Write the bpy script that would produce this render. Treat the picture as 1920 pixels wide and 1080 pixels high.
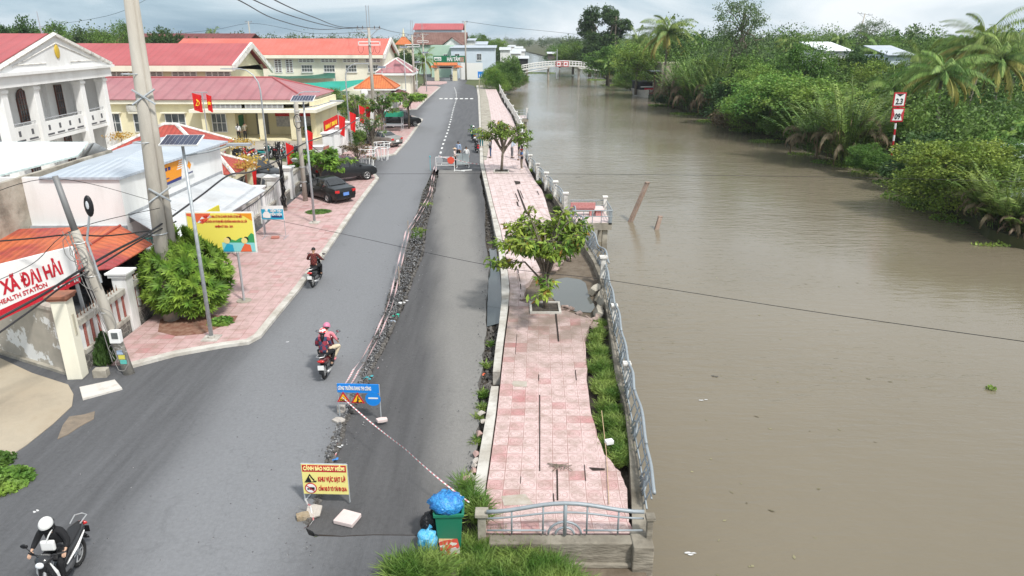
import bpy, bmesh, math, random
import numpy as np
from mathutils import Vector, Matrix
R = math.radians
random.seed(7); rng = np.random.default_rng(7)
S = bpy.context.scene; C = S.collection
for o in list(bpy.data.objects): bpy.data.objects.remove(o)
# ---------------------------------------------------------------- camera
F = 1340.0; CH = 10.3; P = math.atan((540-70)/F); cp, sp = math.cos(P), math.sin(P)
cam = bpy.data.cameras.new('camera'); co = bpy.data.objects.new('camera', cam); C.objects.link(co)
cam.sensor_width = 36; cam.lens = 36*F/1920; cam.clip_end = 9000; cam.clip_start = .1
co.location = (0, 0, CH); co.rotation_euler = (math.pi/2-P, 0, 0); S.camera = co
S.render.resolution_x = 1920; S.render.resolution_y = 1080
# ---------------------------------------------------------------- light
SUN_EL, SUN_AZ = 52, 140           # azimuth clockwise from +Y
w = bpy.data.worlds.new('World'); S.world = w; w.use_nodes = True
nt = w.node_tree; nt.nodes.clear(); N = nt.nodes.new; LK = nt.links.new
out = N('ShaderNodeOutputWorld'); bg = N('ShaderNodeBackground'); bg.inputs[1].default_value = .085
sky = N('ShaderNodeTexSky'); sky.sky_type = 'NISHITA'; sky.sun_disc = False
sky.sun_elevation = R(SUN_EL); sky.sun_rotation = R(SUN_AZ); sky.air_density = 1.0; sky.dust_density = 2.0
tc = N('ShaderNodeTexCoord'); mp = N('ShaderNodeMapping'); mp.inputs['Scale'].default_value = (1.1, 1.1, 5.5)
mp.inputs['Location'].default_value = (.35, .1, .2)
nz = N('ShaderNodeTexNoise'); nz.inputs['Scale'].default_value = 2.6; nz.inputs['Detail'].default_value = 9; nz.inputs['Roughness'].default_value = .55
nz.inputs['Distortion'].default_value = .6
LK(tc.outputs['Generated'], mp.inputs[0]); LK(mp.outputs[0], nz.inputs[0])
sx = N('ShaderNodeSeparateXYZ'); LK(tc.outputs['Generated'], sx.inputs[0])
ad = N('ShaderNodeMath'); ad.operation = 'MULTIPLY_ADD'; LK(sx.outputs[0], ad.inputs[0]); ad.inputs[1].default_value = .20; LK(nz.outputs[0], ad.inputs[2])
az = N('ShaderNodeMath'); az.operation = 'MULTIPLY_ADD'; LK(sx.outputs[2], az.inputs[0]); az.inputs[1].default_value = .42; LK(ad.outputs[0], az.inputs[2])
cr = N('ShaderNodeValToRGB'); e = cr.color_ramp.elements
e[0].position = .27; e[0].color = (.25, .375, .48, 1); e[1].position = .70; e[1].color = (.93, .97, 1, 1)
m1 = cr.color_ramp.elements.new(.45); m1.color = (.47, .60, .69, 1)
LK(az.outputs[0], cr.inputs[0])
mul = N('ShaderNodeMixRGB'); mul.blend_type = 'MULTIPLY'; mul.inputs[0].default_value = 1; mul.inputs[2].default_value = (9.2, 9.3, 9.4, 1); LK(cr.outputs[0], mul.inputs[1])
mx = N('ShaderNodeMixRGB'); mx.inputs[0].default_value = .88; LK(sky.outputs[0], mx.inputs[1]); LK(mul.outputs[0], mx.inputs[2])
LK(mx.outputs[0], bg.inputs[0]); LK(bg.outputs[0], out.inputs[0])
sl = bpy.data.lights.new('sun', 'SUN'); sl.energy = 2.6; sl.angle = R(6); sl.color = (1, .97, .91)
so = bpy.data.objects.new('sun', sl); C.objects.link(so); so.rotation_euler = (R(90-SUN_EL), 0, R(180-SUN_AZ)); so.location = (0, 0, 60)
S.view_settings.view_transform = 'Standard'; S.view_settings.look = 'None'; S.view_settings.exposure = .55; S.view_settings.gamma = 1
# ---------------------------------------------------------------- photo -> place helpers
def G(x, y, z=0.0):
    a = (x-960)/F; b = (540-y)/F; dz = -sp+b*cp; t = (z-CH)/dz
    return Vector((a*t, (cp+b*sp)*t, z))
def ZZ(Y, y):
    b = (540-y)/F; return CH+Y/(cp+b*sp)*(-sp+b*cp)
def AX(px, Y, z=0.0): return (px-960)/F*(Y*cp-(z-CH)*sp)
def AT(px, Y, z=0.0): return Vector((AX(px, Y, z), Y, z))
# ---------------------------------------------------------------- materials
MATS = {}
def mat(name, col, rough=.8, col2=None, ns=3.0, nd=5, lo=.35, hi=.65, bump=0, bs=30, metal=0, spec=.4, coord='Object', dirt=0, dcol=(.1,.09,.07), ds=.6, island=0, transl=0, stretch=None, coat=0, emit=0):
    if name in MATS: return MATS[name]
    m = bpy.data.materials.new(name); m.use_nodes = True; t = m.node_tree; n = t.nodes.new; L = t.links.new
    b = t.nodes['Principled BSDF']; b.inputs['Roughness'].default_value = rough; b.inputs['Metallic'].default_value = metal
    b.inputs['Specular IOR Level'].default_value = spec; b.inputs['Base Color'].default_value = (*col, 1)
    if coat: b.inputs['Coat Weight'].default_value = coat
    if coord == 'World': g = n('ShaderNodeNewGeometry'); vec = g.outputs['Position']
    else: g = n('ShaderNodeTexCoord'); vec = g.outputs[coord]
    if stretch:
        mpn = n('ShaderNodeMapping'); mpn.inputs['Scale'].default_value = stretch; L(vec, mpn.inputs[0]); vec = mpn.outputs[0]
    cur = None
    if col2:
        nn = n('ShaderNodeTexNoise'); nn.inputs['Scale'].default_value = ns; nn.inputs['Detail'].default_value = nd; nn.inputs['Roughness'].default_value = .6; L(vec, nn.inputs[0])
        r = n('ShaderNodeValToRGB'); r.color_ramp.elements[0].position = lo; r.color_ramp.elements[1].position = hi
        r.color_ramp.elements[0].color = (*col, 1); r.color_ramp.elements[1].color = (*col2, 1); L(nn.outputs[0], r.inputs[0]); cur = r.outputs[0]
        if island:
            g2 = n('ShaderNodeNewGeometry'); hs = n('ShaderNodeHueSaturation'); mr = n('ShaderNodeMapRange')
            mr.inputs[3].default_value = 1-island; mr.inputs[4].default_value = 1+island; L(g2.outputs['Random Per Island'], mr.inputs[0]); L(mr.outputs[0], hs.inputs['Value']); L(cur, hs.inputs['Color'])
            oi = n('ShaderNodeObjectInfo'); mr2 = n('ShaderNodeMapRange'); mr2.inputs[3].default_value = .485; mr2.inputs[4].default_value = .515
            L(oi.outputs['Random'], mr2.inputs[0]); L(mr2.outputs[0], hs.inputs['Hue']); cur = hs.outputs[0]
    if dirt:
        nn = n('ShaderNodeTexNoise'); nn.inputs['Scale'].default_value = ds; nn.inputs['Detail'].default_value = 8; nn.inputs['Roughness'].default_value = .68; L(vec, nn.inputs[0])
        r = n('ShaderNodeMapRange'); r.inputs[1].default_value = .48; r.inputs[2].default_value = .75; r.inputs[4].default_value = dirt; L(nn.outputs[0], r.inputs[0])
        mi = n('ShaderNodeMixRGB'); L(r.outputs[0], mi.inputs[0]); mi.inputs[2].default_value = (*dcol, 1)
        if cur: L(cur, mi.inputs[1])
        else: mi.inputs[1].default_value = (*col, 1)
        cur = mi.outputs[0]
    if cur: L(cur, b.inputs['Base Color'])
    if bump:
        nb = n('ShaderNodeTexNoise'); nb.inputs['Scale'].default_value = bs; nb.inputs['Detail'].default_value = 4; L(vec, nb.inputs[0])
        bp = n('ShaderNodeBump'); bp.inputs['Strength'].default_value = bump; bp.inputs['Distance'].default_value = .05; L(nb.outputs[0], bp.inputs['Height']); L(bp.outputs[0], b.inputs['Normal'])
    if transl:
        tr = n('ShaderNodeBsdfTranslucent'); ms = n('ShaderNodeMixShader'); ms.inputs[0].default_value = transl
        if cur: L(cur, tr.inputs[0])
        else: tr.inputs[0].default_value = (*col, 1)
        L(b.outputs[0], ms.inputs[1]); L(tr.outputs[0], ms.inputs[2]); L(ms.outputs[0], t.nodes['Material Output'].inputs[0])
    if emit: b.inputs['Emission Color'].default_value = (*col, 1); b.inputs['Emission Strength'].default_value = emit
    MATS[name] = m; return m
def sheetmat(name, c1, c2, step, axis=0, rib=.4, **k):   # ribbed sheet-metal / tile roof: bump waves across one local axis
    if name in MATS: return MATS[name]
    m = mat(name, c1, col2=c2, **k); t = m.node_tree; n = t.nodes.new; L = t.links.new
    u = n('ShaderNodeTexCoord'); w_ = n('ShaderNodeTexWave'); w_.wave_type = 'BANDS'; w_.bands_direction = 'XY'[axis]
    w_.inputs['Scale'].default_value = 2*math.pi/step/20*1.0; w_.wave_profile = 'SIN'
    L(u.outputs['UV'], w_.inputs[0]); bp = n('ShaderNodeBump'); bp.inputs['Strength'].default_value = .55; bp.inputs['Distance'].default_value = .04
    L(w_.outputs[0], bp.inputs['Height']); b = t.nodes['Principled BSDF']; L(bp.outputs[0], b.inputs['Normal'])
    src = b.inputs['Base Color'].links[0].from_socket; mm = n('ShaderNodeMixRGB'); mm.blend_type = 'MULTIPLY'; mm.inputs[0].default_value = rib
    mr = n('ShaderNodeMapRange'); mr.inputs[1].default_value = 0; mr.inputs[2].default_value = .25; mr.inputs[3].default_value = .45; L(w_.outputs[0], mr.inputs[0])
    L(src, mm.inputs[1]); L(mr.outputs[0], mm.inputs[2]); L(mm.outputs[0], b.inputs['Base Color']); return m
# ---------------------------------------------------------------- mesh building
class MB:
    def __init__(s): s.v = []; s.f = []; s.uv = None
    def add(s, vs, fs, M=None):
        k = len(s.v)
        s.v += [tuple(M @ Vector(v)) for v in vs] if M is not None else [tuple(v) for v in vs]
        s.f += [tuple(i+k for i in f) for f in fs]; return s
    def box(s, c, d, rz=0, M=None):
        x, y, z = d[0]/2, d[1]/2, d[2]/2; T = Matrix.Translation(c) @ Matrix.Rotation(rz, 4, 'Z')
        if M is not None: T = M @ T
        return s.add([(a*x, b*y, e*z) for a in (-1, 1) for b in (-1, 1) for e in (-1, 1)], [(0,1,3,2),(4,6,7,5),(0,4,5,1),(2,3,7,6),(0,2,6,4),(1,5,7,3)], T)
    def bb(s, x0, x1, y0, y1, z0, z1): return s.box(((x0+x1)/2, (y0+y1)/2, (z0+z1)/2), (abs(x1-x0), abs(y1-y0), abs(z1-z0)))
    def prism(s, pts, z0, z1, M=None):
        n = len(pts); z0 = z0 if hasattr(z0, '__len__') else [z0]*n; z1 = z1 if hasattr(z1, '__len__') else [z1]*n
        return s.add([(p[0], p[1], z0[i]) for i, p in enumerate(pts)]+[(p[0], p[1], z1[i]) for i, p in enumerate(pts)],
              [tuple(range(n-1, -1, -1)), tuple(range(n, 2*n))]+[(i, (i+1) % n, (i+1) % n+n, i+n) for i in range(n)], M)
    def tube(s, pts, r, n=8, cap=True):
        pts = [Vector(p) for p in pts]; rs = r if hasattr(r, '__len__') else [r]*len(pts); k0 = len(s.v); up = None
        for i, p in enumerate(pts):
            d = (pts[min(i+1, len(pts)-1)]-pts[max(i-1, 0)]).normalized()
            if up is None: up = Vector((0, 0, 1)) if abs(d.z) < .9 else Vector((1, 0, 0))
            a = d.cross(up).normalized(); b = a.cross(d).normalized(); up = b
            for j in range(n):
                t = 2*math.pi*j/n; s.v.append(tuple(p+(a*math.cos(t)+b*math.sin(t))*rs[i]))
        for i in range(len(pts)-1):
            for j in range(n): s.f.append((k0+i*n+j, k0+i*n+(j+1) % n, k0+(i+1)*n+(j+1) % n, k0+(i+1)*n+j))
        if cap: s.f.append(tuple(k0+j for j in range(n-1, -1, -1))); s.f.append(tuple(k0+(len(pts)-1)*n+j for j in range(n)))
        return s
    def cyl(s, c, r, h, n=12, r2=None): return s.tube([c, (c[0], c[1], c[2]+h)], [r, r if r2 is None else r2], n)
    def ell(s, c, r, nu=12, nv=8, M=None, cut=-1):
        r = r if hasattr(r, '__len__') else (r, r, r); vs = []; fs = []; a0 = math.asin(max(-1, cut))
        for i in range(nv+1):
            p = a0+(math.pi/2-a0)*i/nv
            for j in range(nu): t = 2*math.pi*j/nu; vs.append((c[0]+r[0]*math.cos(p)*math.cos(t), c[1]+r[1]*math.cos(p)*math.sin(t), c[2]+r[2]*math.sin(p)))
        for i in range(nv):
            for j in range(nu): fs.append((i*nu+j, i*nu+(j+1) % nu, (i+1)*nu+(j+1) % nu, (i+1)*nu+j))
        return s.add(vs, fs, M)
    def quad(s, a, b, c, d): return s.add([a, b, c, d], [(0, 1, 2, 3)])
    def rock(s, c, r, rx=None):
        M = Matrix.Translation(c) @ Matrix.Rotation(random.random()*6, 4, 'Z') @ Matrix.Rotation(random.random()*2, 4, 'X')
        vs = [(1,0,0),(-1,0,0),(0,1,0),(0,-1,0),(0,0,1),(0,0,-1),(.6,.6,.5),(-.6,.6,-.4),(.6,-.6,-.5),(-.6,-.6,.5)]
        vs = [Vector(v)*r*random.uniform(.65, 1.15) for v in vs]
        bm = bmesh.new(); [bm.verts.new(v) for v in vs]; bmesh.ops.convex_hull(bm, input=bm.verts); bm.verts.index_update()
        V = [v.co.copy() for v in bm.verts]; Fc = [tuple(v.index for v in f.verts) for f in bm.faces]; bm.free(); return s.add(V, Fc, M)
    def build(s, name, m, parent=None, smooth=False, loc=None, rz=0, mats=None):
        me = bpy.data.meshes.new(name); me.from_pydata(s.v, [], s.f); me.materials.append(m)
        if smooth: me.shade_smooth()
        o = bpy.data.objects.new(name, me); C.objects.link(o); o.parent = parent
        if loc is not None: o.location = loc
        o.rotation_euler.z = rz; return o
def uvbox(o):  # planar uv: u = along local horizontal of the face, v = along slope
    me = o.data; uv = me.uv_layers.new(name='UVMap')
    for p in me.polygons:
        n = p.normal; h = Vector((0, 0, 1)).cross(n)
        if h.length < 1e-3: h = Vector((1, 0, 0))
        h.normalize(); v = n.cross(h)
        for li in p.loop_indices: c = me.vertices[me.loops[li].vertex_index].co; uv.data[li].uv = (c.dot(h), c.dot(v))
    return o
def sm(o, ang=40):
    me = o.data; me.shade_smooth()
    try: me.set_sharp_from_angle(angle=R(ang))
    except Exception: pass
    return o
def bevel(o, wd=.02, seg=2):
    md = o.modifiers.new('bevel', 'BEVEL'); md.width = wd; md.segments = seg; md.limit_method = 'ANGLE'; return o
def thing(name, label, cat, loc=(0, 0, 0), rz=0, group=None):
    o = bpy.data.objects.new(name, None); C.objects.link(o); o.location = loc; o.rotation_euler = (0, 0, rz); o.empty_display_size = .2
    o['label'] = label; o['category'] = cat
    if group: o['group'] = group
    return o
def tag(o, label, cat, group=None, kind=None):
    o['label'] = label; o['category'] = cat
    if group: o['group'] = group
    if kind: o['kind'] = kind
    return o
def struct(o, label=None, cat=None):
    o['kind'] = 'structure'
    if label: o['label'] = label; o['category'] = cat or o.name.replace('_', ' ')
    return o
def dup(root, loc=None, rz=None, label=None, scale=None, group=None, mats=None):
    r = root.copy(); C.objects.link(r)
    if loc is not None: r.location = loc
    if rz is not None: r.rotation_euler = (root.rotation_euler.x, root.rotation_euler.y, rz)
    if scale is not None: r.scale = scale if hasattr(scale, '__len__') else (scale,)*3
    if label: r['label'] = label
    if group: r['group'] = group
    def rec(a, b):
        for ch in list(a.children):
            c = ch.copy(); C.objects.link(c); c.parent = b
            if mats and ch.name.split('.')[0] in mats: c.data = c.data.copy(); c.data.materials[0] = mats[ch.name.split('.')[0]]
            rec(ch, c)
    rec(root, r); return r
def lerp(a, b, t): return a+(b-a)*t
def text(s, h, m, parent, loc, width=None, rot=(math.pi/2, 0, 0), ext=.004, bold=.0, name='lettering', align='CENTER'):
    cu = bpy.data.curves.new('t', 'FONT'); cu.body = s; cu.size = h/.73; cu.extrude = ext; cu.offset = bold*h; cu.align_x = align; cu.resolution_u = 3
    o = bpy.data.objects.new('t', cu); C.objects.link(o); bpy.context.view_layer.update()
    me = bpy.data.meshes.new_from_object(o.evaluated_get(bpy.context.evaluated_depsgraph_get())); bpy.data.objects.remove(o)
    if width and len(me.vertices):
        xs = [v.co.x for v in me.vertices]; sc = width/(max(xs)-min(xs))
        for v in me.vertices: v.co.x *= sc
    me.materials.clear(); me.materials.append(m); q = bpy.data.objects.new(name, me); C.objects.link(q); q.parent = parent; q.location = loc; q.rotation_euler = rot; return q
def rows(pl, y):  # x of a photo polyline at row y
    pl = sorted(pl, key=lambda p: p[1])
    if y <= pl[0][1]: return pl[0][0]
    for a, b in zip(pl, pl[1:]):
        if y <= b[1]: return lerp(a[0], b[0], (y-a[1])/(b[1]-a[1]))
    return pl[-1][0]
def ribbon(name, Lp, Rp, zl, zr, m, th=.3, nx=6, wob=0, jag=0, side=True):
    """surface between two polylines of ground points (same count), uv in metres, with a skirt"""
    n = len(Lp); vs = []; fs = []; uvs = []; acc = 0
    for i in range(n):
        if i: acc += ((Lp[i]+Rp[i])/2-(Lp[i-1]+Rp[i-1])/2).length
        wdt = (Rp[i]-Lp[i]).length
        for j in range(nx+1):
            t = j/nx; p = Lp[i].lerp(Rp[i], t); a = zl[i] if hasattr(zl, '__len__') else zl; b = zr[i] if hasattr(zr, '__len__') else zr
            vs.append((p.x, p.y, lerp(a, b, t)+(random.uniform(-wob, wob) if wob else 0))); uvs.append((t*wdt, acc))
    for i in range(n-1):
        for j in range(nx): k = i*(nx+1)+j; fs.append((k, k+1, k+nx+2, k+nx+1))
    if side:
        ring = [j for j in range(nx+1)]+[i*(nx+1)+nx for i in range(1, n)]+[(n-1)*(nx+1)+j for j in range(nx-1, -1, -1)]+[i*(nx+1) for i in range(n-2, 0, -1)]
        k0 = len(vs); vs += [(vs[i][0], vs[i][1], vs[i][2]-th) for i in ring]; uvs += [(uvs[i][0], uvs[i][1]) for i in ring]
        for a in range(len(ring)): b = (a+1) % len(ring); fs.append((ring[a], k0+a, k0+b, ring[b]))
    me = bpy.data.meshes.new(name); me.from_pydata(vs, [], fs); me.materials.append(m); uv = me.uv_layers.new(name='UVMap')
    for l in me.loops: uv.data[l.index].uv = uvs[l.vertex_index]
    o = bpy.data.objects.new(name, me); C.objects.link(o); return o
def poly(name, pts, z, m, th=.15):
    n = len(pts); bm = bmesh.new(); vs = [bm.verts.new((p[0], p[1], z)) for p in pts]; f = bm.faces.new(vs)
    if f.normal.z < 0: f.normal_flip()
    f.normal_update()
    if f.normal.z < 0: f.normal_flip()
    bmesh.ops.triangulate(bm, faces=[f]); lo = [bm.verts.new((p[0], p[1], z-th)) for p in pts]
    for i in range(n): bm.faces.new((vs[i], vs[(i+1) % n], lo[(i+1) % n], lo[i]))
    bmesh.ops.recalc_face_normals(bm, faces=bm.faces)
    me = bpy.data.meshes.new(name); bm.to_mesh(me); bm.free(); me.materials.append(m); o = bpy.data.objects.new(name, me); C.objects.link(o); return o
# ================================================================ SETTING: ground, road, promenade, river
def tilemat(name, pale, red, amt, src='UV', rot=0, size=.4, ring=1.0, line=(.30,.17,.15)):
    m = bpy.data.materials.new(name); m.use_nodes = True; t = m.node_tree; n = t.nodes.new; L = t.links.new; b = t.nodes['Principled BSDF']
    def mt(op, a, c=None, d=None):
        q = n('ShaderNodeMath'); q.operation = op
        for i, v in enumerate((a, c, d)):
            if v is None: continue
            if hasattr(v, 'links'): L(v, q.inputs[i])
            else: q.inputs[i].default_value = v
        return q.outputs[0]
    if src == 'UV': g = n('ShaderNodeTexCoord').outputs['UV']
    else: g = n('ShaderNodeNewGeometry').outputs['Position']
    mp_ = n('ShaderNodeMapping'); mp_.inputs['Scale'].default_value = (1/size,)*3; mp_.inputs['Rotation'].default_value = (0, 0, rot); L(g, mp_.inputs[0])
    s_ = n('ShaderNodeSeparateXYZ'); L(mp_.outputs[0], s_.inputs[0]); fx = mt('FRACT', s_.outputs[0]); fy = mt('FRACT', s_.outputs[1])
    fl = n('ShaderNodeVectorMath'); fl.operation = 'FLOOR'; L(mp_.outputs[0], fl.inputs[0])
    cz = n('ShaderNodeCombineXYZ'); L(mt('FLOOR', s_.outputs[0]), cz.inputs[0]); L(mt('FLOOR', s_.outputs[1]), cz.inputs[1])
    wn = n('ShaderNodeTexWhiteNoise'); wn.noise_dimensions = '2D'; L(cz.outputs[0], wn.inputs[0])
    ex = mt('ABSOLUTE', mt('SUBTRACT', fx, .5)); ey = mt('ABSOLUTE', mt('SUBTRACT', fy, .5)); edge = mt('GREATER_THAN', mt('MAXIMUM', ex, ey), .475)
    dx = mt('MULTIPLY', ex, 1.0); r2 = mt('SQRT', mt('ADD', mt('MULTIPLY', dx, dx), mt('MULTIPLY', ey, ey)))
    ringm = mt('LESS_THAN', mt('ABSOLUTE', mt('SUBTRACT', r2, .40)), .016)
    r3 = mt('SQRT', mt('ADD', mt('MULTIPLY', mt('SUBTRACT', ex, .2), mt('SUBTRACT', ex, .2)), mt('MULTIPLY', ey, ey)))
    ring2 = mt('LESS_THAN', mt('ABSOLUTE', mt('SUBTRACT', r3, .15)), .014)
    rg = mt('MULTIPLY', mt('MAXIMUM', ringm, ring2), .55*ring)
    big = n('ShaderNodeTexNoise'); big.inputs['Scale'].default_value = .35; big.inputs['Detail'].default_value = 4; L(g, big.inputs[0])
    k = mt('ADD', mt('MULTIPLY', wn.outputs[0], .55), mt('MULTIPLY', big.outputs[0], .9)); mr = n('ShaderNodeMapRange'); mr.inputs[1].default_value = 1.02-amt; mr.inputs[2].default_value = 1.32-amt; L(k, mr.inputs[0])
    c1 = n('ShaderNodeMixRGB'); c1.inputs[1].default_value = (*pale, 1); c1.inputs[2].default_value = (*red, 1); L(mr.outputs[0], c1.inputs[0])
    c2 = n('ShaderNodeMixRGB'); L(rg, c2.inputs[0]); L(c1.outputs[0], c2.inputs[1]); c2.inputs[2].default_value = (red[0]*.6, red[1]*.5, red[2]*.5, 1)
    st = n('ShaderNodeTexNoise'); st.inputs['Scale'].default_value = 2.2; st.inputs['Detail'].default_value = 9; st.inputs['Roughness'].default_value = .7; L(g, st.inputs[0])
    sr = n('ShaderNodeMapRange'); sr.inputs[1].default_value = .44; sr.inputs[2].default_value = .66; sr.inputs[4].default_value = .7; L(st.outputs[0], sr.inputs[0])
    c3 = n('ShaderNodeMixRGB'); L(sr.outputs[0], c3.inputs[0]); L(c2.outputs[0], c3.inputs[1]); c3.inputs[2].default_value = (.30, .22, .18, 1)
    lw = n('ShaderNodeTexNoise'); lw.inputs['Scale'].default_value = 1.3; L(g, lw.inputs[0]); lr = n('ShaderNodeMapRange'); lr.inputs[1].default_value = .3; lr.inputs[2].default_value = .65; lr.inputs[3].default_value = .25; L(lw.outputs[0], lr.inputs[0])
    c4 = n('ShaderNodeMixRGB'); L(mt('MULTIPLY', edge, lr.outputs[0]), c4.inputs[0]); L(c3.outputs[0], c4.inputs[1]); c4.inputs[2].default_value = (*line, 1)
    
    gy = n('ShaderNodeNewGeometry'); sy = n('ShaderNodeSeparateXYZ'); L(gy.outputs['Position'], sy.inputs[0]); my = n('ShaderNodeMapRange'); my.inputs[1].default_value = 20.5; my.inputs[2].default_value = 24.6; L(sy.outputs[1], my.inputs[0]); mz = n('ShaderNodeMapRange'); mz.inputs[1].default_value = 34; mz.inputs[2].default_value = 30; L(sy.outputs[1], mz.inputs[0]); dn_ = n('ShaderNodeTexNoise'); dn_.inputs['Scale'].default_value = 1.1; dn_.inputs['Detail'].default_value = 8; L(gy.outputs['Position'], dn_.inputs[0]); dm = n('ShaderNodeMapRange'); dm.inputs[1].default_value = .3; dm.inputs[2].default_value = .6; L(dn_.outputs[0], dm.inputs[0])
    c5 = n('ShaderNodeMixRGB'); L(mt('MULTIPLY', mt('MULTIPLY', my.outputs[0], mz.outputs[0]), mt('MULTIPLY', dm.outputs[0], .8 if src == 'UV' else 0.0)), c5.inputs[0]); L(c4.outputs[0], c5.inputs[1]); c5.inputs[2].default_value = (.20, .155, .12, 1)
    L(c5.outputs[0], b.inputs['Base Color']); b.inputs['Roughness'].default_value = .62; b.inputs['Specular IOR Level'].default_value = .3
    bp = n('ShaderNodeBump'); bp.inputs['Strength'].default_value = .5; bp.inputs['Distance'].default_value = .02; L(mt('SUBTRACT', 1, mt('MAXIMUM', edge, rg)), bp.inputs['Height']); L(bp.outputs[0], b.inputs['Normal'])
    MATS[name] = m; return m
def asphalt(name, dark, light, cx, half, slope, amt=1.0, nw=3.2, yr=None):
    m = mat(name, dark, rough=.85, col2=tuple(c*1.35 for c in dark), ns=1.4, nd=10, lo=.35, hi=.7, coord='World', bump=.3, bs=30, spec=.25, stretch=(2.2, .16, 1))
    t = m.node_tree; n = t.nodes.new; L = t.links.new; b = t.nodes['Principled BSDF']; src = b.inputs['Base Color'].links[0].from_socket
    g = n('ShaderNodeNewGeometry'); s_ = n('ShaderNodeSeparateXYZ'); L(g.outputs['Position'], s_.inputs[0])
    a = n('ShaderNodeMath'); a.operation = 'MULTIPLY_ADD'; L(s_.outputs[1], a.inputs[0]); a.inputs[1].default_value = slope; L(s_.outputs[0], a.inputs[2])
    nn = n('ShaderNodeTexNoise'); nn.inputs['Scale'].default_value = .5; nn.inputs['Detail'].default_value = 8; nm = n('ShaderNodeMapping'); nm.inputs['Scale'].default_value = (1, .3, 1); L(g.outputs['Position'], nm.inputs[0]); L(nm.outputs[0], nn.inputs[0])
    a2 = n('ShaderNodeMath'); a2.operation = 'MULTIPLY_ADD'; L(nn.outputs[0], a2.inputs[0]); a2.inputs[1].default_value = nw; L(a.outputs[0], a2.inputs[2])
    a3 = n('ShaderNodeMath'); a3.operation = 'SUBTRACT'; L(a2.outputs[0], a3.inputs[0]); a3.inputs[1].default_value = cx+nw/2
    a4 = n('ShaderNodeMath'); a4.operation = 'ABSOLUTE'; L(a3.outputs[0], a4.inputs[0])
    mr = n('ShaderNodeMapRange'); mr.interpolation_type = 'SMOOTHSTEP'; mr.inputs[1].default_value = half*.3; mr.inputs[2].default_value = half; mr.inputs[3].default_value = amt; mr.inputs[4].default_value = 0; L(a4.outputs[0], mr.inputs[0])
    mi = n('ShaderNodeMixRGB'); L(mr.outputs[0], mi.inputs[0]); L(src, mi.inputs[1]); mi.inputs[2].default_value = (*light, 1)
    # fine aggregate speckle and hairline cracks
    sp_ = n('ShaderNodeTexNoise'); sp_.inputs['Scale'].default_value = 9; sp_.inputs['Detail'].default_value = 12; sp_.inputs['Roughness'].default_value = .85; L(g.outputs['Position'], sp_.inputs[0])
    mu = n('ShaderNodeMapRange'); mu.inputs[1].default_value = .3; mu.inputs[2].default_value = .7; mu.inputs[3].default_value = .8; mu.inputs[4].default_value = 1.2; L(sp_.outputs[0], mu.inputs[0])
    vo = n('ShaderNodeTexVoronoi'); vo.feature = 'DISTANCE_TO_EDGE'; vo.inputs['Scale'].default_value = .45; dn = n('ShaderNodeTexNoise'); dn.inputs['Scale'].default_value = 1.6; dn.inputs['Detail'].default_value = 6; L(g.outputs['Position'], dn.inputs[0]); va = n('ShaderNodeVectorMath'); va.operation = 'MULTIPLY_ADD'; L(dn.outputs['Color'], va.inputs[0]); va.inputs[1].default_value = (1.6, 1.6, 0); L(g.outputs['Position'], va.inputs[2]); L(va.outputs[0], vo.inputs[0])
    vm = n('ShaderNodeMapRange'); vm.inputs[1].default_value = 0; vm.inputs[2].default_value = .012; vm.inputs[3].default_value = .8; vm.inputs[4].default_value = 1; L(vo.outputs[0], vm.inputs[0]); m3 = n('ShaderNodeMixRGB'); m3.blend_type = 'MULTIPLY'; L(dn.outputs[0], m3.inputs[0]); L(mi.outputs[0], m3.inputs[1]); L(vm.outputs[0], m3.inputs[2])
    m2 = n('ShaderNodeMixRGB'); m2.blend_type = 'MULTIPLY'; m2.inputs[0].default_value = 1; L(m3.outputs[0], m2.inputs[1]); L(mu.outputs[0], m2.inputs[2])
    L(m2.outputs[0], b.inputs['Base Color']); return m
M_con2 = mat('stained concrete', (.15, .13, .10), col2=(.30, .27, .22), ns=1.3, nd=9, coord='World', dirt=.95, dcol=(.035, .03, .02), ds=1.1, bump=.7, bs=6, rough=.95, stretch=(.7, .7, 2.2))
M_as = asphalt('asphalt', (.088, .089, .094), (.192, .196, .206), -5.7, 3.2, .05, nw=1.8)
M_sl = asphalt('asphalt slab', (.074, .073, .075), (.205, .198, .188), .9, 1.8, .1, nw=1.4)
M_tp = tilemat('promenade tile', (.60, .455, .435), (.44, .19, .185), .24)
M_tf = tilemat('promenade tile faded', (.66, .54, .53), (.52, .34, .33), .10, ring=.35)
M_tl = tilemat('pavement tile', (.54, .375, .365), (.44, .21, .205), .16, src='W', rot=R(-2.3), ring=.2)
M_curb = mat('curb concrete', (.42, .39, .34), col2=(.56, .54, .50), ns=1.2, coord='World', dirt=.7, dcol=(.16, .13, .10), ds=1.5, bump=.3, bs=8, rough=.9)
M_con = mat('old concrete', (.30, .27, .22), col2=(.42, .39, .33), ns=1.5, coord='World', dirt=.85, dcol=(.07, .06, .045), ds=.9, bump=.5, bs=6, rough=.95)
M_mud = mat('mud', (.10, .075, .05), col2=(.17, .135, .10), ns=2.0, coord='World', bump=.8, bs=5, rough=.8)
M_soil = mat('dark soil', (.035, .03, .024), col2=(.08, .065, .05), ns=4, coord='World', bump=.8, bs=14, rough=.95)
M_yard = mat('yard concrete', (.30, .27, .22), col2=(.40, .36, .30), ns=.6, coord='World', dirt=.6, dcol=(.15, .13, .11), ds=.5, rough=.9)
M_path = mat('path concrete', (.36, .30, .22), col2=(.44, .385, .30), ns=.7, nd=8, coord='World', dirt=.75, dcol=(.15, .115, .075), ds=.35, rough=.9, bump=.15, bs=12)
M_gnd = mat('ground', (.10, .10, .045), col2=(.06, .095, .025), ns=.2, nd=8, coord='World', rough=.95, bump=.5, bs=2)
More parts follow.
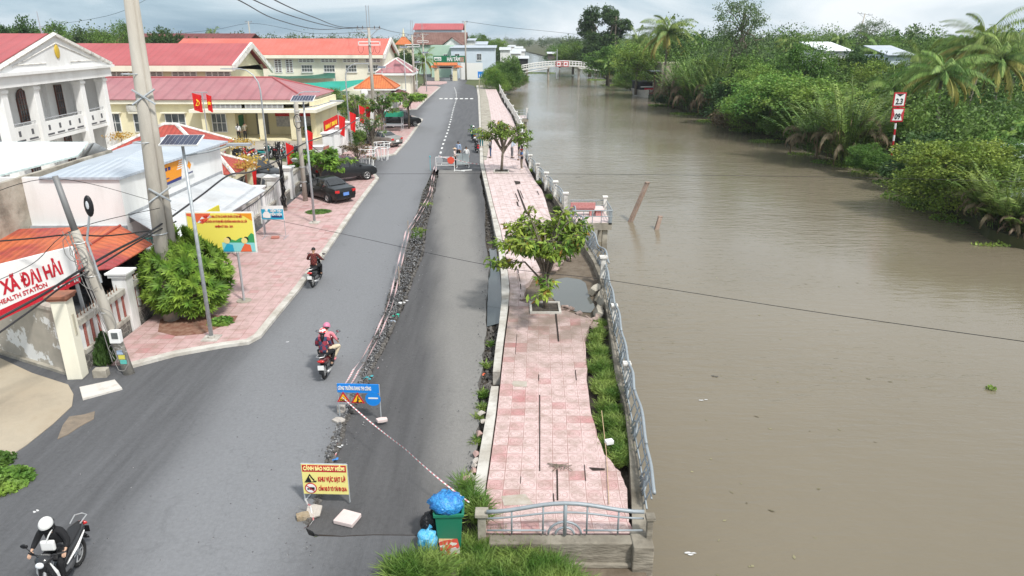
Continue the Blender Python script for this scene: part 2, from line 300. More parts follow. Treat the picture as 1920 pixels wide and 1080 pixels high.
# river water
def water_mat():
    m = bpy.data.materials.new('river water'); m.use_nodes = True; t = m.node_tree; n = t.nodes.new; L = t.links.new; b = t.nodes['Principled BSDF']
    b.inputs['Roughness'].default_value = .07; b.inputs['IOR'].default_value = 1.333; b.inputs['Specular IOR Level'].default_value = .5
    g = n('ShaderNodeNewGeometry'); n1 = n('ShaderNodeTexNoise'); n1.inputs['Scale'].default_value = .035; n1.inputs['Detail'].default_value = 5; L(g.outputs['Position'], n1.inputs[0])
    r = n('ShaderNodeValToRGB'); r.color_ramp.elements[0].position = .35; r.color_ramp.elements[1].position = .7
    r.color_ramp.elements[0].color = (.162, .137, .096, 1); r.color_ramp.elements[1].color = (.205, .176, .128, 1); L(n1.outputs[0], r.inputs[0]); L(r.outputs[0], b.inputs['Base Color'])
    def nz(sc, d, rot, st):
        mp_ = n('ShaderNodeMapping'); mp_.inputs['Rotation'].default_value = (0, 0, rot); mp_.inputs['Scale'].default_value = st; L(g.outputs['Position'], mp_.inputs[0])
        q = n('ShaderNodeTexNoise'); q.inputs['Scale'].default_value = sc; q.inputs['Detail'].default_value = d; q.inputs['Roughness'].default_value = .55; L(mp_.outputs[0], q.inputs[0]); return q.outputs[0]
    a = nz(1.9, 4, R(12), (.45, 1.6, 1)); c = nz(.45, 3, R(-8), (.6, 1.3, 1)); ms = n('ShaderNodeTexNoise'); ms.inputs['Scale'].default_value = .045; ms.inputs['Detail'].default_value = 4; L(g.outputs['Position'], ms.inputs[0])
    mr = n('ShaderNodeMapRange'); mr.inputs[1].default_value = .38; mr.inputs[2].default_value = .62; mr.inputs[3].default_value = .22; mr.inputs[4].default_value = .8; L(ms.outputs[0], mr.inputs[0])
    ad = n('ShaderNodeMath'); ad.operation = 'MULTIPLY_ADD'; L(c, ad.inputs[0]); ad.inputs[1].default_value = .8; L(a, ad.inputs[2])
    bp = n('ShaderNodeBump'); bp.inputs['Distance'].default_value = .09; L(ad.outputs[0], bp.inputs['Height']); L(mr.outputs[0], bp.inputs['Strength']); L(bp.outputs[0], b.inputs['Normal']); return m
M_wat = water_mat(); WZ = -1.8
def flat(name, pts, z, m):
    me = bpy.data.meshes.new(name); me.from_pydata([(p[0], p[1], z) for p in pts], [], [tuple(range(len(pts)))]); me.materials.append(m); o = bpy.data.objects.new(name, me); C.objects.link(o); return o
struct(flat('river', [(-1500, -60), (2500, -60), (2500, 5000), (-1500, 5000)], WZ, M_wat), 'brown silty river water with light ripples', 'river')
# --- polylines of the near structures, rows of the photograph
crkL = [(812,318),(800,345),(793,358),(785,388),(771,430),(760,474),(746,518),(728,551),(718,595),(705,626),(692,658),(679,694),(669,725),(651,765),(632,806),(616,847),(606,872),(594,938),(588,960),(573,991),(579,1003),(592,1007)]
crkR = [(824,318),(818,350),(812,372),(806,400),(797,440),(794,479),(776,520),(759,569),(741,608),(724,645),(705,683),(690,720),(667,765),(648,796),(641,831),(623,869),(600,938),(592,963),(578,990),(586,1000),(600,1002)]
drL = [(903,300),(905,318),(899,328),(907,365),(909,400),(910,430),(912,451),(916,476),(918,497),(912,530),(914,585),(909,631),(907,655),(904,685),(899,708),(896,759),(897,782),(896,817),(886,871),(878,890),(862,925),(846,960),(838,1000)]
kbL = [(893,160),(896,180),(899,249),(900,307),(909,347),(921,398),(927,430),(933,453),(939.5,511),(940.7,562),(935,613),(930,643),(921,724),(909,794),(897,861),(889,917),(888,935)]
kbR = [(897,160),(900,180),(903,249),(907,307),(914.5,340),(926,388),(938,430),(949,488),(955.7,539),(953,571),(945,631),(939.5,678),(930,770),(919,850),(908,927),(907,935)]
tlR = [(927,160),(941,190),(958,215),(968,240),(978,280),(988,310),(1002,337),(1016,356),(1022,372),(1030,400),(1040,430),(1046,455),(1046,470),(1030,490),(1000,512),(985,530),(985,555),(1010,572),(1070,585),(1110,598),(1096,634),(1098,680),(1102,712),(1108,759),(1116,805),(1128,842),(1150,868),(1166,890),(1173,915),(1180,965),(1184,1000)]
wlL = [(934,160),(947,190),(966,222),(975,250),(984,285),(994,308),(1012,334),(1030,358),(1048,384),(1058,402),(1075,430),(1094,462),(1112,490),(1124,520),(1133,560),(1139,600),(1145,640),(1155,712),(1170,759),(1178,828),(1181,870),(1184,938),(1186,1003)]
wlR = [(938,160),(951,188),(971,220),(981,250),(990,285),(1001,306),(1019,331),(1038,355),(1056,379),(1066,396),(1084,424),(1103,456),(1124,488),(1136,520),(1145,560),(1152,600),(1158,640),(1170,712),(1183,759),(1196,828),(1203,870),(1209,938),(1214,1003)]
def PL(pl, z=0.0): return [G(x, y, z) for x, y in pl]
def pts_rows(pl, ys, z=0.0): return [G(rows(pl, y), y, z) for y in ys]
def refine(ys, k=3, j=0): 
    out = []
    for a, b in zip(ys, ys[1:]): out += [lerp(a, b, i/k) for i in range(k)]
    return out+[ys[-1]]
wall_edge = PL(wlR)                       # outer line of the river wall, far -> near
bank_far = [Vector((-2.0, 175, 0)), Vector((1.0, 190, 0)), Vector((4.5, 225, 0)), Vector((2, 300, 0)), Vector((-4, 420, 0)), Vector((-12, 620, 0)), Vector((-60, 1200, 0)), Vector((-160, 3000, 0))]
crkLg = PL(crkL)                          # far -> near
# left land sheet: everything left of the crack / promenade
rb = [(-1400, 3000)]+[(p.x-3, p.y) for p in reversed(bank_far)]+[(p.x, p.y) for p in PL([(934,160)])]+[(p.x, p.y) for p in PL([(903,318)])]+[(p.x, p.y) for p in crkLg[:-1]]+[(-2.0, 13.0), (-1.2, 12.2), (-1.0, 11.0), (-.5, -40), (-1400, -40)]
struct(poly('ground', rb, -.04, M_gnd, 2.2), 'flat grassy ground of the river plain', 'ground')
struct(poly('far_river_bank', [(p.x-4, p.y) for p in bank_far[:6]]+[(p.x, p.y) for p in reversed(bank_far[:6])], -.7, M_mud, 1.5), 'low muddy bank under the mangroves', 'bank')
# low fill under the slumped part, down to the wall
fillp = [(p.x-.4, p.y) for p in crkLg]+[(-5.2, 12.9)]+[(G(1186,1003).x, G(1186,1003).y+.05)]+[(p.x, p.y) for p in reversed(PL(wlL))]
struct(poly('sunken_fill', [(p[0], p[1]) for p in fillp if True], -.42, M_soil, 1.6), 'dark wet soil exposed under the collapsed embankment', 'soil')
fg = [(-1.3, 12.75), (2.95, 12.75), (2.7, 11.5), (2.0, 9), (1.0, -40), (-1.5, -40), (-1.3, 11)]
struct(poly('grass_bank', fg, -.62, M_mud, 1.5), 'low earth bank in front of the promenade end wall', 'bank')
# main road
road = [(-60, -30)]+[(-60, 11.5)]+[(-60, 30), (-14.2, 30), (-15.6, 58), (-17.4, 100), (-19.5, 150), (-19.9, 176), (-21.0, 186), (-26, 215), (-40, 262), (-36, 262), (-19, 222), (-13.5, 196), (-11.3, 188)]+[(p.x, p.y) for p in PL([(872,157),(889,161),(894,168),(896,180),(899,249),(903,300),(905,318)])]+[(p.x, p.y) for p in crkLg]+[(p.x, p.y) for p in PL([(604,1003.5),(700,1003.5),(783,1003.5),(838,1003.5)])]+[(-1.5, 12.4), (-1.4, 11.6), (-1.35, 11), (-1.2, -30)]
struct(poly('road', road, 0, M_as, .5), 'grey asphalt road along the river promenade', 'road')
# slumped slab, tilting towards the drain
ys = refine([318,345,372,400,440,479,520,569,608,645,683,720,765,796,831,869,900,938,965,990,1003], 4)
ja = [random.uniform(-.05, .05) for _ in ys]
zs_ = [lerp(-.10, 0, min(1, max(0, (y-900)/90, (365-y)/45))) for y in ys]; Lp = [G(rows(crkR, y), y, z)+Vector((random.uniform(-.05, .05), 0, 0)) for y, z in zip(ys, zs_)]; Rp = [G(rows(drL, y), y, z)+Vector((random.uniform(-.07, .05), 0, 0)) for y, z in zip(ys, zs_)]
o = struct(ribbon('road_slab', Lp, Rp, [lerp(-.10, -.006, min(1, max(0, (y-900)/90, (365-y)/45))) for y in ys], [lerp(-.13, -.006, min(1, max(0, (y-930)/70, (365-y)/45))) for y in ys], M_sl, .3, 8, .003), 'dark broken asphalt strip slumped towards the river', 'road'); sm(o)
# kerb beam
ys = refine([160,180,215,249,280,307,347,398,430,453,511,562,613,643,724,794,861,917,935], 3)
def kb(y0, y1, z):
    q = [y for y in ys if y0 <= y <= y1]; return ribbon('promenade_kerb', pts_rows(kbL, q, z), pts_rows(kbR, q, z), z, z, M_curb, .55, 2, .004)
struct(kb(0, 700, .05), 'long concrete kerb beam between drain and pink tiles', 'kerb')
struct(kb(705, 2000, .03), 'near stretch of the whitish concrete kerb beam by the bin', 'kerb')
# gutter apron on the far part + promenade tiles
ys = refine([160,175,190,215,240,280,310,337,356,372,400,430,455,470,490,512,530,555,572], 3)
Lp = [G(rows(kbR, y)+.8, y) for y in ys]; Rp = [G(rows(tlR, y), y)+Vector((random.uniform(-.06, .06) if y > 430 else 0, 0, 0)) for y in ys]
zz = [-.02-(.10 if y > 470 else 0)*min(1, (y-470)/50 if y > 470 else 0) for y in ys]
struct(ribbon('promenade', Lp, Rp, [0 if y < 480 else -.04 for y in ys], zz, M_tf, .25, 8, .010), 'pale pink tiled promenade cracked along its length', 'promenade')
ys = refine([160,175,190,215,240,270,300], 3)
struct(ribbon('gutter_strip', [G(rows(kbR, y)+.5, y) for y in ys], [G(rows([(908,160),(916,190),(920,215),(922,250),(912,300)], y), y) for y in ys], .012, .014, M_con, .2, 3, .004), 'stained concrete service strip between kerb and far tiles', 'strip')
ys = refine([574,585,598,615,634,680,712,759,805,842,868,890,915,965,1000], 3)
Lp = [G(max(rows(kbR, y)+3, 905), y) for y in ys]; Rp = [G(rows(tlR, y), y)+Vector((random.uniform(-.04, .04), 0, 0)) for y in ys]
struct(ribbon('promenade', Lp, Rp, 0, -.02, M_tp, .25, 8, .008), 'near end of the promenade paved with pink ringed tiles', 'promenade')
# river wall
ys = refine([160,190,222,250,285,308,334,358,384,402,430,462,490,520,560,600,640,712,759,828,870,938,1003], 2)
struct(ribbon('river_wall', pts_rows(wlL, ys), pts_rows(wlR, ys), .03, .03, M_con2, 2.6, 1, .01), 'stained concrete retaining wall along the river', 'river wall')
w0 = G(1186,1003); w1 = G(1216,1003)
b = MB(); b.bb(-.5, w0.x+.02, 12.72, 13.02, -2.6, .0); b.bb(.4, w0.x+.02, 12.66, 12.78, -.62, -.50); b.bb(.2, w0.x+.02, 12.60, 12.78, -2.6, -1.0); b.bb(w0.x-.05, w1.x+.05, 12.55, 13.1, -2.7, .03)
o = b.build('end_wall', M_con2); struct(bevel(o, .03), 'stained stepped concrete wall closing the promenade end', 'end wall')
# puddles
def puddle(name, pix, z, label, m):
    o = poly(name, [(p.x, p.y) for p in PL(pix, z)], z, m, .02); return struct(o, label, 'puddle')
M_pud = mat('still water', (.10, .105, .095), rough=.03, spec=.6)
M_pud2 = mat('drain water', (.04, .05, .05), rough=.03, spec=.8)
puddle('puddle', [(1040,524),(1062,520),(1088,524),(1098,530),(1104,552),(1116,575),(1108,586),(1080,584),(1050,574),(1034,556),(1030,536)], -.30, 'shallow puddle in the sunken corner by the wall', M_pud)
struct(poly('sunken_mud', [(p.x, p.y) for p in PL([(930,466),(1010,456),(1060,466),(1092,470),(1122,508),(1132,560),(1128,600),(1100,606),(1040,592),(960,590),(950,540)], -.33)], -.33, M_mud, .1), 'brown silt washed over the collapsed tiles', 'mud')
puddle('drain_water', [(917,466),(930,466),(936,500),(942,540),(941,575),(936,606),(913,612),(914,560),(912,530),(921,500)], -.34, 'strip of standing water in the drain beside the kerb beam', M_pud2)
# left pavements with kerbs
def pave(pix_out, inner, label, z=.12):
    pv_ = PL(pix_out, z); pin = []
    for i, p in enumerate(pv_):
        d = (pv_[min(i+1, len(pv_)-1)]-pv_[max(i-1, 0)]).normalized(); s_ = -1 if inner[0][0] < p.x else 1; n__ = Vector((d.y, -d.x, 0)); c0 = Vector((inner[0][0], (inner[0][1]+inner[-1][1])/2, 0)); n__ = n__ if (c0-p).dot(n__) > 0 else -n__; q = p+n__*.24; pin.append((q.x, q.y))
    pts = pin+inner
    o = struct(poly('pavement', pts, z, M_tl, .14), label, 'pavement'); b = MB(); v = [Vector((*p, 0)) for p in pin]; offs = []
    for i, p in enumerate(v):
        d = (v[min(i+1, len(v)-1)]-v[max(i-1, 0)]).normalized(); offs.append(Vector((d.y, -d.x, 0)))
    cen = Vector((sum(p[0] for p in pts)/len(pts), sum(p[1] for p in pts)/len(pts), 0)); sg = 1 if (v[0]-cen).dot(offs[0]) > 0 else -1
    for i in range(len(v)-1):
        a, c = v[i], v[i+1]; a2, c2 = a+offs[i]*.26*sg, c+offs[i+1]*.26*sg
        b.add([(a.x,a.y,0),(c.x,c.y,0),(c2.x,c2.y,0),(a2.x,a2.y,0),(a.x,a.y,z+.01),(c.x,c.y,z+.01),(c2.x+0,c2.y,z-.01),(a2.x,a2.y,z-.01)], [(0,1,2,3),(4,5,6,7),(0,1,5,4),(1,2,6,5),(2,3,7,6),(3,0,4,7)])
    struct(b.build('kerb', M_curb), 'pale concrete kerb edging the '+label.split(' with')[0].replace('pink tiled ', ''), 'kerb')
pave([(246,684),(330,662),(420,646),(466,640),(488,628),(514,596),(560,541),(600,488),(640,430),(676,378),(710,333),(704,326),(690,324)], [(-14.95, 58), (-14.2, 40), (-13.9, 26), (-13.9, 21.6)], 'pink tiled pavement nearest, with billboard and parked black cars')
pave([(560,305),(620,302),(700,296),(742,288),(764,264),(793,223),(775,217),(740,214)], [(-16.8, 100), (-15.4, 70), (-19.5, 64)], 'pink tiled pavement in the middle with silver car')
pave([(738,206),(782,204),(800,186),(826,163),(818,161),(790,161)], [(-20.3, 165), (-17.9, 125), (-17.6, 112)], 'pink tiled pavement farthest, lined with poles')
struct(poly('pavement', [(-20.6, 170), (-16.6, 170), (-15.4, 176), (-16.0, 182), (-21, 184)], .11, M_tl, .12), 'small tiled apron in front of the gate arch', 'pavement')
struct(poly('yard', [(-60, 30), (-14.2, 30), (-15.5, 60), (-22, 64), (-22, 66), (-16, 70), (-17.2, 100), (-19, 150), (-60, 150)], .02, M_yard, .1), 'grey concrete yard behind the white fence', 'yard')
struct(poly('path', [(-60, 11.5)]+[(p.x, p.y) for p in PL([(0,868),(50,835),(100,795),(135,762),(138,740),(128,722),(60,700),(0,672)])]+[(-60, 40)], .02, M_path, .1), 'sandy stained concrete path by the peeling wall', 'path')
M_dust = mat('silt', (.25, .20, .15), col2=(.17, .14, .11), ns=3, coord='World', rough=.95, bump=.4, bs=12)
struct(poly('silt_patch', [(p.x, p.y) for p in PL([(118,798),(130,782),(158,778),(178,772),(176,786),(150,800),(128,815),(108,824)])], .02, M_dust, .03), 'brown silt drift at the mouth of the path', 'silt')
# road paint
M_pw = mat('road paint', (.72, .72, .70), rough=.6, dirt=.4, dcol=(.3, .3, .3), ds=3, coord='World')
b = MB()
line = [(852,164),(855,172),(856,185),(850,205),(846,222),(840,245),(836,256),(831,270),(828,280),(824,294)]; g = PL(line); L_ = [0]
for a, c in zip(g, g[1:]): L_.append(L_[-1]+(c-a).length)
s_ = 0
while s_ < L_[-1]-1:
    k = max(i for i in range(len(L_)) if L_[i] <= s_); k = min(k, len(g)-2); t = (s_-L_[k])/(L_[k+1]-L_[k]); p = g[k].lerp(g[k+1], t); d = (g[k+1]-g[k]).normalized(); nn = Vector((-d.y, d.x, 0))
    a, c = p-nn*.09, p+nn*.09; e2 = d*1.1; b.quad((a.x, a.y, .004), (c.x, c.y, .004), (c.x+e2.x, c.y+e2.y, .004), (a.x+e2.x, a.y+e2.y, .004)); s_ += 2.9
struct(b.build('road_marking', M_pw), 'dashed white centre line of the road', 'road marking')
b = MB(); p0, p1 = G(822,185), G(889,185)
for i in range(7):
    p = p0.lerp(p1, (i+.5)/7); b.bb(p.x-.28, p.x+.28, p.y-.9, p.y+.9, .0035, .0045)
struct(b.build('stop_marking', M_pw), 'row of short white blocks painted across the road', 'road marking')
# ================================================================ VEGETATION
def nrm(a): return a/np.maximum(np.linalg.norm(a, axis=-1, keepdims=True), 1e-6)
def leafgeo(c, d, L, W, up=None):
    """diamond leaves: c base points, d directions, L lengths, W widths"""
    n = len(c); d = nrm(d); r = rng.normal(size=(n, 3)) if up is None else up; s = nrm(np.cross(d, r)); L = np.broadcast_to(L, n)[:, None]; W = np.broadcast_to(W, n)[:, None]
    v = np.stack([c, c+d*L*.45+s*W*.5, c+d*L, c+d*L*.45-s*W*.5], 1).reshape(-1, 3); return v
def leafobj(name, V, m, parent=None):
    V = np.concatenate(V) if isinstance(V, list) else V; n = len(V)//4; me = bpy.data.meshes.new(name)
    me.vertices.add(n*4); me.vertices.foreach_set('co', V.astype(np.float32).ravel()); me.loops.add(n*4); me.loops.foreach_set('vertex_index', np.arange(n*4, dtype=np.int32))
    me.polygons.add(n); me.polygons.foreach_set('loop_start', np.arange(0, n*4, 4, dtype=np.int32)); me.polygons.foreach_set('loop_total', np.full(n, 4, dtype=np.int32)); me.update(calc_edges=True)
    me.materials.append(m); o = bpy.data.objects.new(name, me); C.objects.link(o); o.parent = parent; return o
def clumps(blobs, per, size, clr=.24, wl=.6, ratio=None, shell=.62, up=.35):
    """leaf clumps through a crown made of ellipsoids (cx,cy,cz,rx,ry,rz,weight)"""
    out = []
    for b in blobs:
        c = np.array(b[:3]); r = np.array(b[3:6]); k = max(3, int(wl*b[6] if len(b) > 6 else wl*30))
        d = nrm(rng.normal(size=(k, 3))); rad = shell+(1-shell)*rng.random((k, 1))**.7; cc = c+d*r*rad
        cs = clr*np.mean(r)*rng.uniform(.55, 1.25, (k, 1, 1)); p = cc[:, None, :]+rng.normal(size=(k, per, 3))*cs*np.array([1, 1, .7]); p = p.reshape(-1, 3)
        out_ = nrm(p-c)+rng.normal(size=p.shape)*.8+np.array([0, 0, -up]); out.append(leafgeo(p, out_, size*rng.uniform(.6, 1.3, len(p)), size*.62*rng.uniform(.7, 1.2, len(p))))
    return np.concatenate(out)
def foliage(name, a, b, isl=.28, ns=.5, **k): return mat(name, a, col2=b, ns=ns, nd=3, lo=.38, hi=.62, rough=.55, island=isl, transl=.28, spec=.3, **k)
F_mid = foliage('leaf mid', (0.0605, 0.133, 0.0228), (0.161, 0.266, 0.0513), ns=.45, isl=.4); F_lt = foliage('leaf light', (0.111, 0.226, 0.0399), (0.252, 0.354, 0.0684), isl=.4)
F_dk = foliage('leaf dark', (0.036, 0.084, 0.0264), (0.072, 0.138, 0.036)); F_gr = foliage('leaf grey green', (0.102, 0.156, 0.066), (0.168, 0.228, 0.096))
F_pm = foliage('palm leaf', (0.096, 0.192, 0.036), (0.24, 0.324, 0.084), isl=.4); F_py = foliage('palm leaf yellow', (0.264, 0.264, 0.06), (0.432, 0.372, 0.108))
F_dead = foliage('dead frond', (.16, .115, .065), (.30, .23, .15)); F_brn = foliage('brown scrub', (.11, .085, .045), (.19, .14, .08))
F_ol = foliage('leaf olive', (0.101, 0.197, 0.0285), (0.252, 0.344, 0.0627), isl=.4); F_far = foliage('far leaf', (0.06, 0.108, 0.042), (0.132, 0.192, 0.066), ns=.06); F_wood = foliage('wood leaf', (0.0454, 0.0984, 0.0228), (0.171, 0.266, 0.057), ns=.16, isl=.42)
F_tr = foliage('street tree leaf', (0.084, 0.18, 0.024), (0.312, 0.396, 0.06), isl=.4, ns=1.2); F_red = foliage('turning leaf', (.28, .12, .03), (.35, .26, .04))
F_ros = foliage('glossy shrub leaf', (0.084, 0.204, 0.024), (0.216, 0.36, 0.048), ns=1.6, isl=.35); F_gs = foliage('grass blade', (.08, .17, .025), (.27, .36, .09), ns=1.0, isl=.35)
M_bark = mat('bark', (.12, .095, .07), col2=(.22, .19, .15), ns=6, bump=.6, bs=20, rough=.95); M_palmbark = mat('palm bark', (.20, .17, .13), col2=(.30, .27, .22), ns=5, bump=.7, bs=14, rough=.95, stretch=(1, 1, 3))
def trunk_geo(h, r, limbs, lean=(0, 0)):
    b = MB(); b.tube([(0, 0, -.3), (lean[0]*.3, lean[1]*.3, h*.35), (lean[0]*.7, lean[1]*.7, h*.7), (lean[0], lean[1], h)], [r*1.2, r, r*.8, r*.55], 8)
    for l in limbs:
        s0 = Vector((lean[0]*.7, lean[1]*.7, h*random.uniform(.55, .95))); e = Vector(l[:3]); m_ = s0.lerp(e, .5)+Vector((random.uniform(-.2, .2), random.uniform(-.2, .2), .1*h*random.random())); b.tube([s0, m_, e], [r*.5, r*.32, r*.12], 6, False)
    return b
UNIT = {}
def proto(kind, cat, W, H, parts):
    """parts: list of (name, builder->object)"""
    root = bpy.data.objects.new(kind, None); root['category'] = cat; UNIT[kind] = (root, W, H)
    for o in parts: o.parent = root
    return root
def blobs_round(n, R_, H_, z0, rmin, rmax, wt=28, flat_=.8):
    out = []
    for i in range(n):
        t = i*2.4+random.random(); rr = R_*math.sqrt((i+.5)/n)*random.uniform(.75, 1.05); r = random.uniform(rmin, rmax); zt = z0+(H_-z0)*random.uniform(.25, .95)*(1-.45*(rr/R_)**2)
        out.append((rr*math.cos(t), rr*math.sin(t), zt, r, r, r*flat_, wt))
    return out
def mk(kind, cat, m, W, H, blobs, per, size, tr=None, **k):
    ps = [leafobj('crown', clumps(blobs, per, size, **k), m)]
    b = trunk_geo(*tr) if tr else trunk_geo(H*.5, .12, [q[:3] for q in blobs[:8]]); ps.append(b.build('trunk', M_bark, smooth=True)); return proto(kind, cat, W, H, ps)
# bushes reaching the ground
B1 = blobs_round(16, 3.1, 6.0, .5, 1.1, 1.7); mk('riverside_bush', 'bush', F_mid, 8, 6.6, B1+[(0, 0, 1.2, 3, 3, 1.3, 80)], 36, .21, wl=1.2, clr=.2)
B2 = blobs_round(14, 3.0, 5.6, .3, 1.0, 1.8); mk('light_bush', 'bush', F_ol, 8, 6.2, B2+[(0, 0, 1.1, 3, 3, 1.2, 90)], 46, .17, wl=1.3, clr=.2)
B3 = blobs_round(12, 2.6, 5.0, .4, 1.0, 1.5); mk('dark_bush', 'bush', F_dk, 7, 5.8, B3+[(0, 0, 1.1, 2.6, 2.6, 1.2, 60)], 22, .32, wl=1.0)
B4 = blobs_round(18, 3.6, 9.0, 2.0, 1.2, 2.0); mk('leafy_tree', 'tree', F_mid, 9, 10, B4, 26, .30, tr=(6.0, .22, [q[:3] for q in B4]), wl=1.1)
B5 = blobs_round(16, 3.4, 8.6, 1.8, 1.2, 1.9); mk('light_tree', 'tree', F_lt, 9, 9.6, B5, 26, .28, tr=(6.0, .2, [q[:3] for q in B5]), wl=1.1)
B6 = [(random.uniform(-1, 1)*(2.9-1.6*(z/13)), random.uniform(-1, 1)*2.0, z, random.uniform(.9, 1.5), 1.2, random.uniform(.7, 1.2), 24) for z in np.linspace(4, 12.6, 20)]
mk('tall_dark_tree', 'tree', F_dk, 7.5, 13.8, B6, 24, .36, tr=(11.5, .28, [q[:3] for q in B6]), wl=1.0)
B7 = [(random.uniform(-1, 1)*3.4*(.4+.6*math.sin(math.pi*(z-3)/9)), random.uniform(-1, 1)*2.2, z, random.uniform(.8, 1.3), 1.0, .7, 20) for z in np.linspace(3.5, 11.4, 26)]
mk('airy_tree', 'tree', F_gr, 8, 12, B7, 15, .24, tr=(10.5, .18, [q[:3] for q in B7]), wl=1.0, clr=.34)
B8 = blobs_round(9, 2.6, 2.6, .2, .6, 1.1); mk('brown_scrub', 'bush', F_brn, 6.5, 3.0, B8, 30, .2, wl=1.1)
B9 = blobs_round(15, 4.0, 7.5, 2.5, 1.1, 1.7); mk('dark_tree', 'tree', F_dk, 9.5, 8.6, B9, 24, .34, tr=(5.0, .24, [q[:3] for q in B9]), wl=1.1)
def frond(az, e0, L, droop, nl=26, ll=.8, wd=.10, wind=0, base=(0, 0, 0), hang=.75):
    p = np.array(base, float); pts = [p.copy()]; dirs = []; e = e0
    for i in range(nl):
        d = np.array([math.cos(az)*math.cos(e)+wind*.5*i/nl, math.sin(az)*math.cos(e), math.sin(e)]); d /= np.linalg.norm(d); p = p+d*L/nl; pts.append(p.copy()); dirs.append(d); e -= droop/nl*(1+i/nl)
    pts = np.array(pts); c = []; dd = []; ln = []
    for i in range(2, nl):
        s = np.cross(dirs[i], [0, 0, 1.0]); s /= max(np.linalg.norm(s), 1e-3); t = i/nl; l = ll*math.sin(math.pi*(.12+.86*t))**.7
        for sg in (-1, 1): c.append(pts[i]); dd.append(s*sg*(1-hang*.5)+dirs[i]*.65+np.array([wind*.4, 0, -hang+random.uniform(-.15, .15)])); ln.append(l*random.uniform(.85, 1.1))
    c = np.array(c); dd = np.array(dd); V = leafgeo(c, dd, np.array(ln), wd, up=np.tile(np.array([[0, 0, 1.0]]), (len(c), 1)))
    r = []
    for i in range(0, nl, 2): a = pts[i]; b_ = pts[min(i+2, nl)]; s = np.cross(dirs[min(i, nl-1)], [0, 0, 1.0]); s = s/max(np.linalg.norm(s), 1e-3)*.035; r.append([a-s, a+s, b_+s*.8, b_-s*.8])
    return np.concatenate([V, np.array(r).reshape(-1, 3)])
def coco(kind, H=9.0, nf=38, Lf=5.0, wind=0, seed=1, m2=F_py, old=9):
    random.seed(seed); g = []; o_ = []
    for i in range(nf):
        t = i/nf; az = i*2.399+random.uniform(-.2, .2); Lf_ = Lf; (g if i >= old else o_).append(frond(az, lerp(-.5, 1.4, t)+random.uniform(-.15, .15), Lf*random.uniform(.8, 1.08), lerp(1.0, 1.15, t)*random.uniform(.8, 1.2), nl=38, wind=wind, base=(0, 0, H), wd=.085, ll=1.0, hang=1.0))
    ps = [leafobj('crown', g, F_pm), leafobj('old_fronds', o_, m2)]; b = MB(); b.tube([(.5, .3, -.3), (.25, .2, H*.4), (0, 0, H*.75), (0, 0, H+.1)], [.2, .15, .13, .15], 8); ps.append(b.build('trunk', M_palmbark, smooth=True))
    b = MB(); [b.ell((.28*math.cos(k*1.1), .28*math.sin(k*1.1), H-.25-.1*(k % 2)), .14, 7, 5) for k in range(6)]; ps.append(b.build('coconuts', mat('coconut', (.16, .15, .04), col2=(.28, .16, .05), ns=3), smooth=True))
    proto(kind, 'palm', 8.4, H+2.7, ps)
coco('coconut_palm', seed=3); coco('windblown_palm', H=9, wind=.75, seed=5, nf=32, Lf=5.2); coco('young_palm', H=5, seed=9, nf=20, Lf=4.2, old=4, m2=F_py)
def nipa(kind, seed, nf=66, H=5.8, m=F_pm, dead=18):
    random.seed(seed); g = []; d_ = []
    for i in range(nf):
        az = i*2.4; r = random.uniform(.1, 1.6); dd_ = i < dead; ba = (r*math.cos(az), r*math.sin(az), random.uniform(0, .45)*H if dd_ else 0)
        (d_ if dd_ else g).append(frond(az+random.uniform(-.3, .3), random.uniform(.95, 1.35) if dd_ else random.uniform(1.15, 1.55), H*(random.uniform(.4, .62) if dd_ else random.uniform(.8, 1.15)), 2.3 if dd_ else random.uniform(.25, .8), nl=26, ll=.6 if dd_ else 1.05, wd=.09 if dd_ else .17, base=ba, hang=1.1 if dd_ else .35))
    proto(kind, 'nipa palm', 8.0, H*.9, [leafobj('fronds', g, m), leafobj('dead_fronds', d_, F_dead)])
nipa('nipa_palm', 11); nipa('withered_nipa_palm', 12, dead=34)
def banana():
    V = []
    for i in range(9):
        az = i*2.4; e = random.uniform(.5, 1.3); p = np.array([0, 0, 2.2]); w_ = .33; pr = None
        for k in range(10):
            d = np.array([math.cos(az)*math.cos(e), math.sin(az)*math.cos(e), math.sin(e)]); s = np.array([-math.sin(az), math.cos(az), 0]); q = p+d*.24; wa = w_*math.sin(math.pi*(k+.3)/10.6); wb = w_*math.sin(math.pi*(k+1.3)/10.6) if k < 9 else .02
            V.append(np.array([p, p+s*wa-[0, 0, wa*.3], q+s*wb-[0, 0, wb*.3], q])); V.append(np.array([p, p-s*wa-[0, 0, wa*.3], q-s*wb-[0, 0, wb*.3], q])); p = q; e -= .17
    b = MB(); b.tube([(0, 0, -.2), (0, 0, 1.2), (0, 0, 2.3)], [.14, .11, .07], 8)
    proto('banana_plant', 'banana plant', 3.6, 3.9, [leafobj('leaves', [v.reshape(-1, 3) for v in V], F_lt), b.build('stem', mat('banana stem', (.16, .2, .07), rough=.6))])
banana()
used = {}
def plant(kind, px, Y, top, wpx, label, base=-1.1, group=None, rz=None, name=None):
    root, W, H = UNIT[kind]; h = ZZ(Y, top)-base; zm = base+h*.55; x = AX(px, Y, zm); wm = wpx/F*(Y*cp-(zm-CH)*sp); k = used.get(kind, 0); used[kind] = k+1
    sxy = wm/W*1.0; rz = random.uniform(0, 6.28) if rz is None else rz
    if k == 0: C.objects.link(root); r = root; r.location = (x, Y, base); r.rotation_euler.z = rz; r.scale = (sxy, sxy, h/H); r['label'] = label
    else: r = dup(root, (x, Y, base), rz, label, (sxy, sxy, h/H))
    if group: r['group'] = group
    elif 'group' in r: del r['group']
    return r
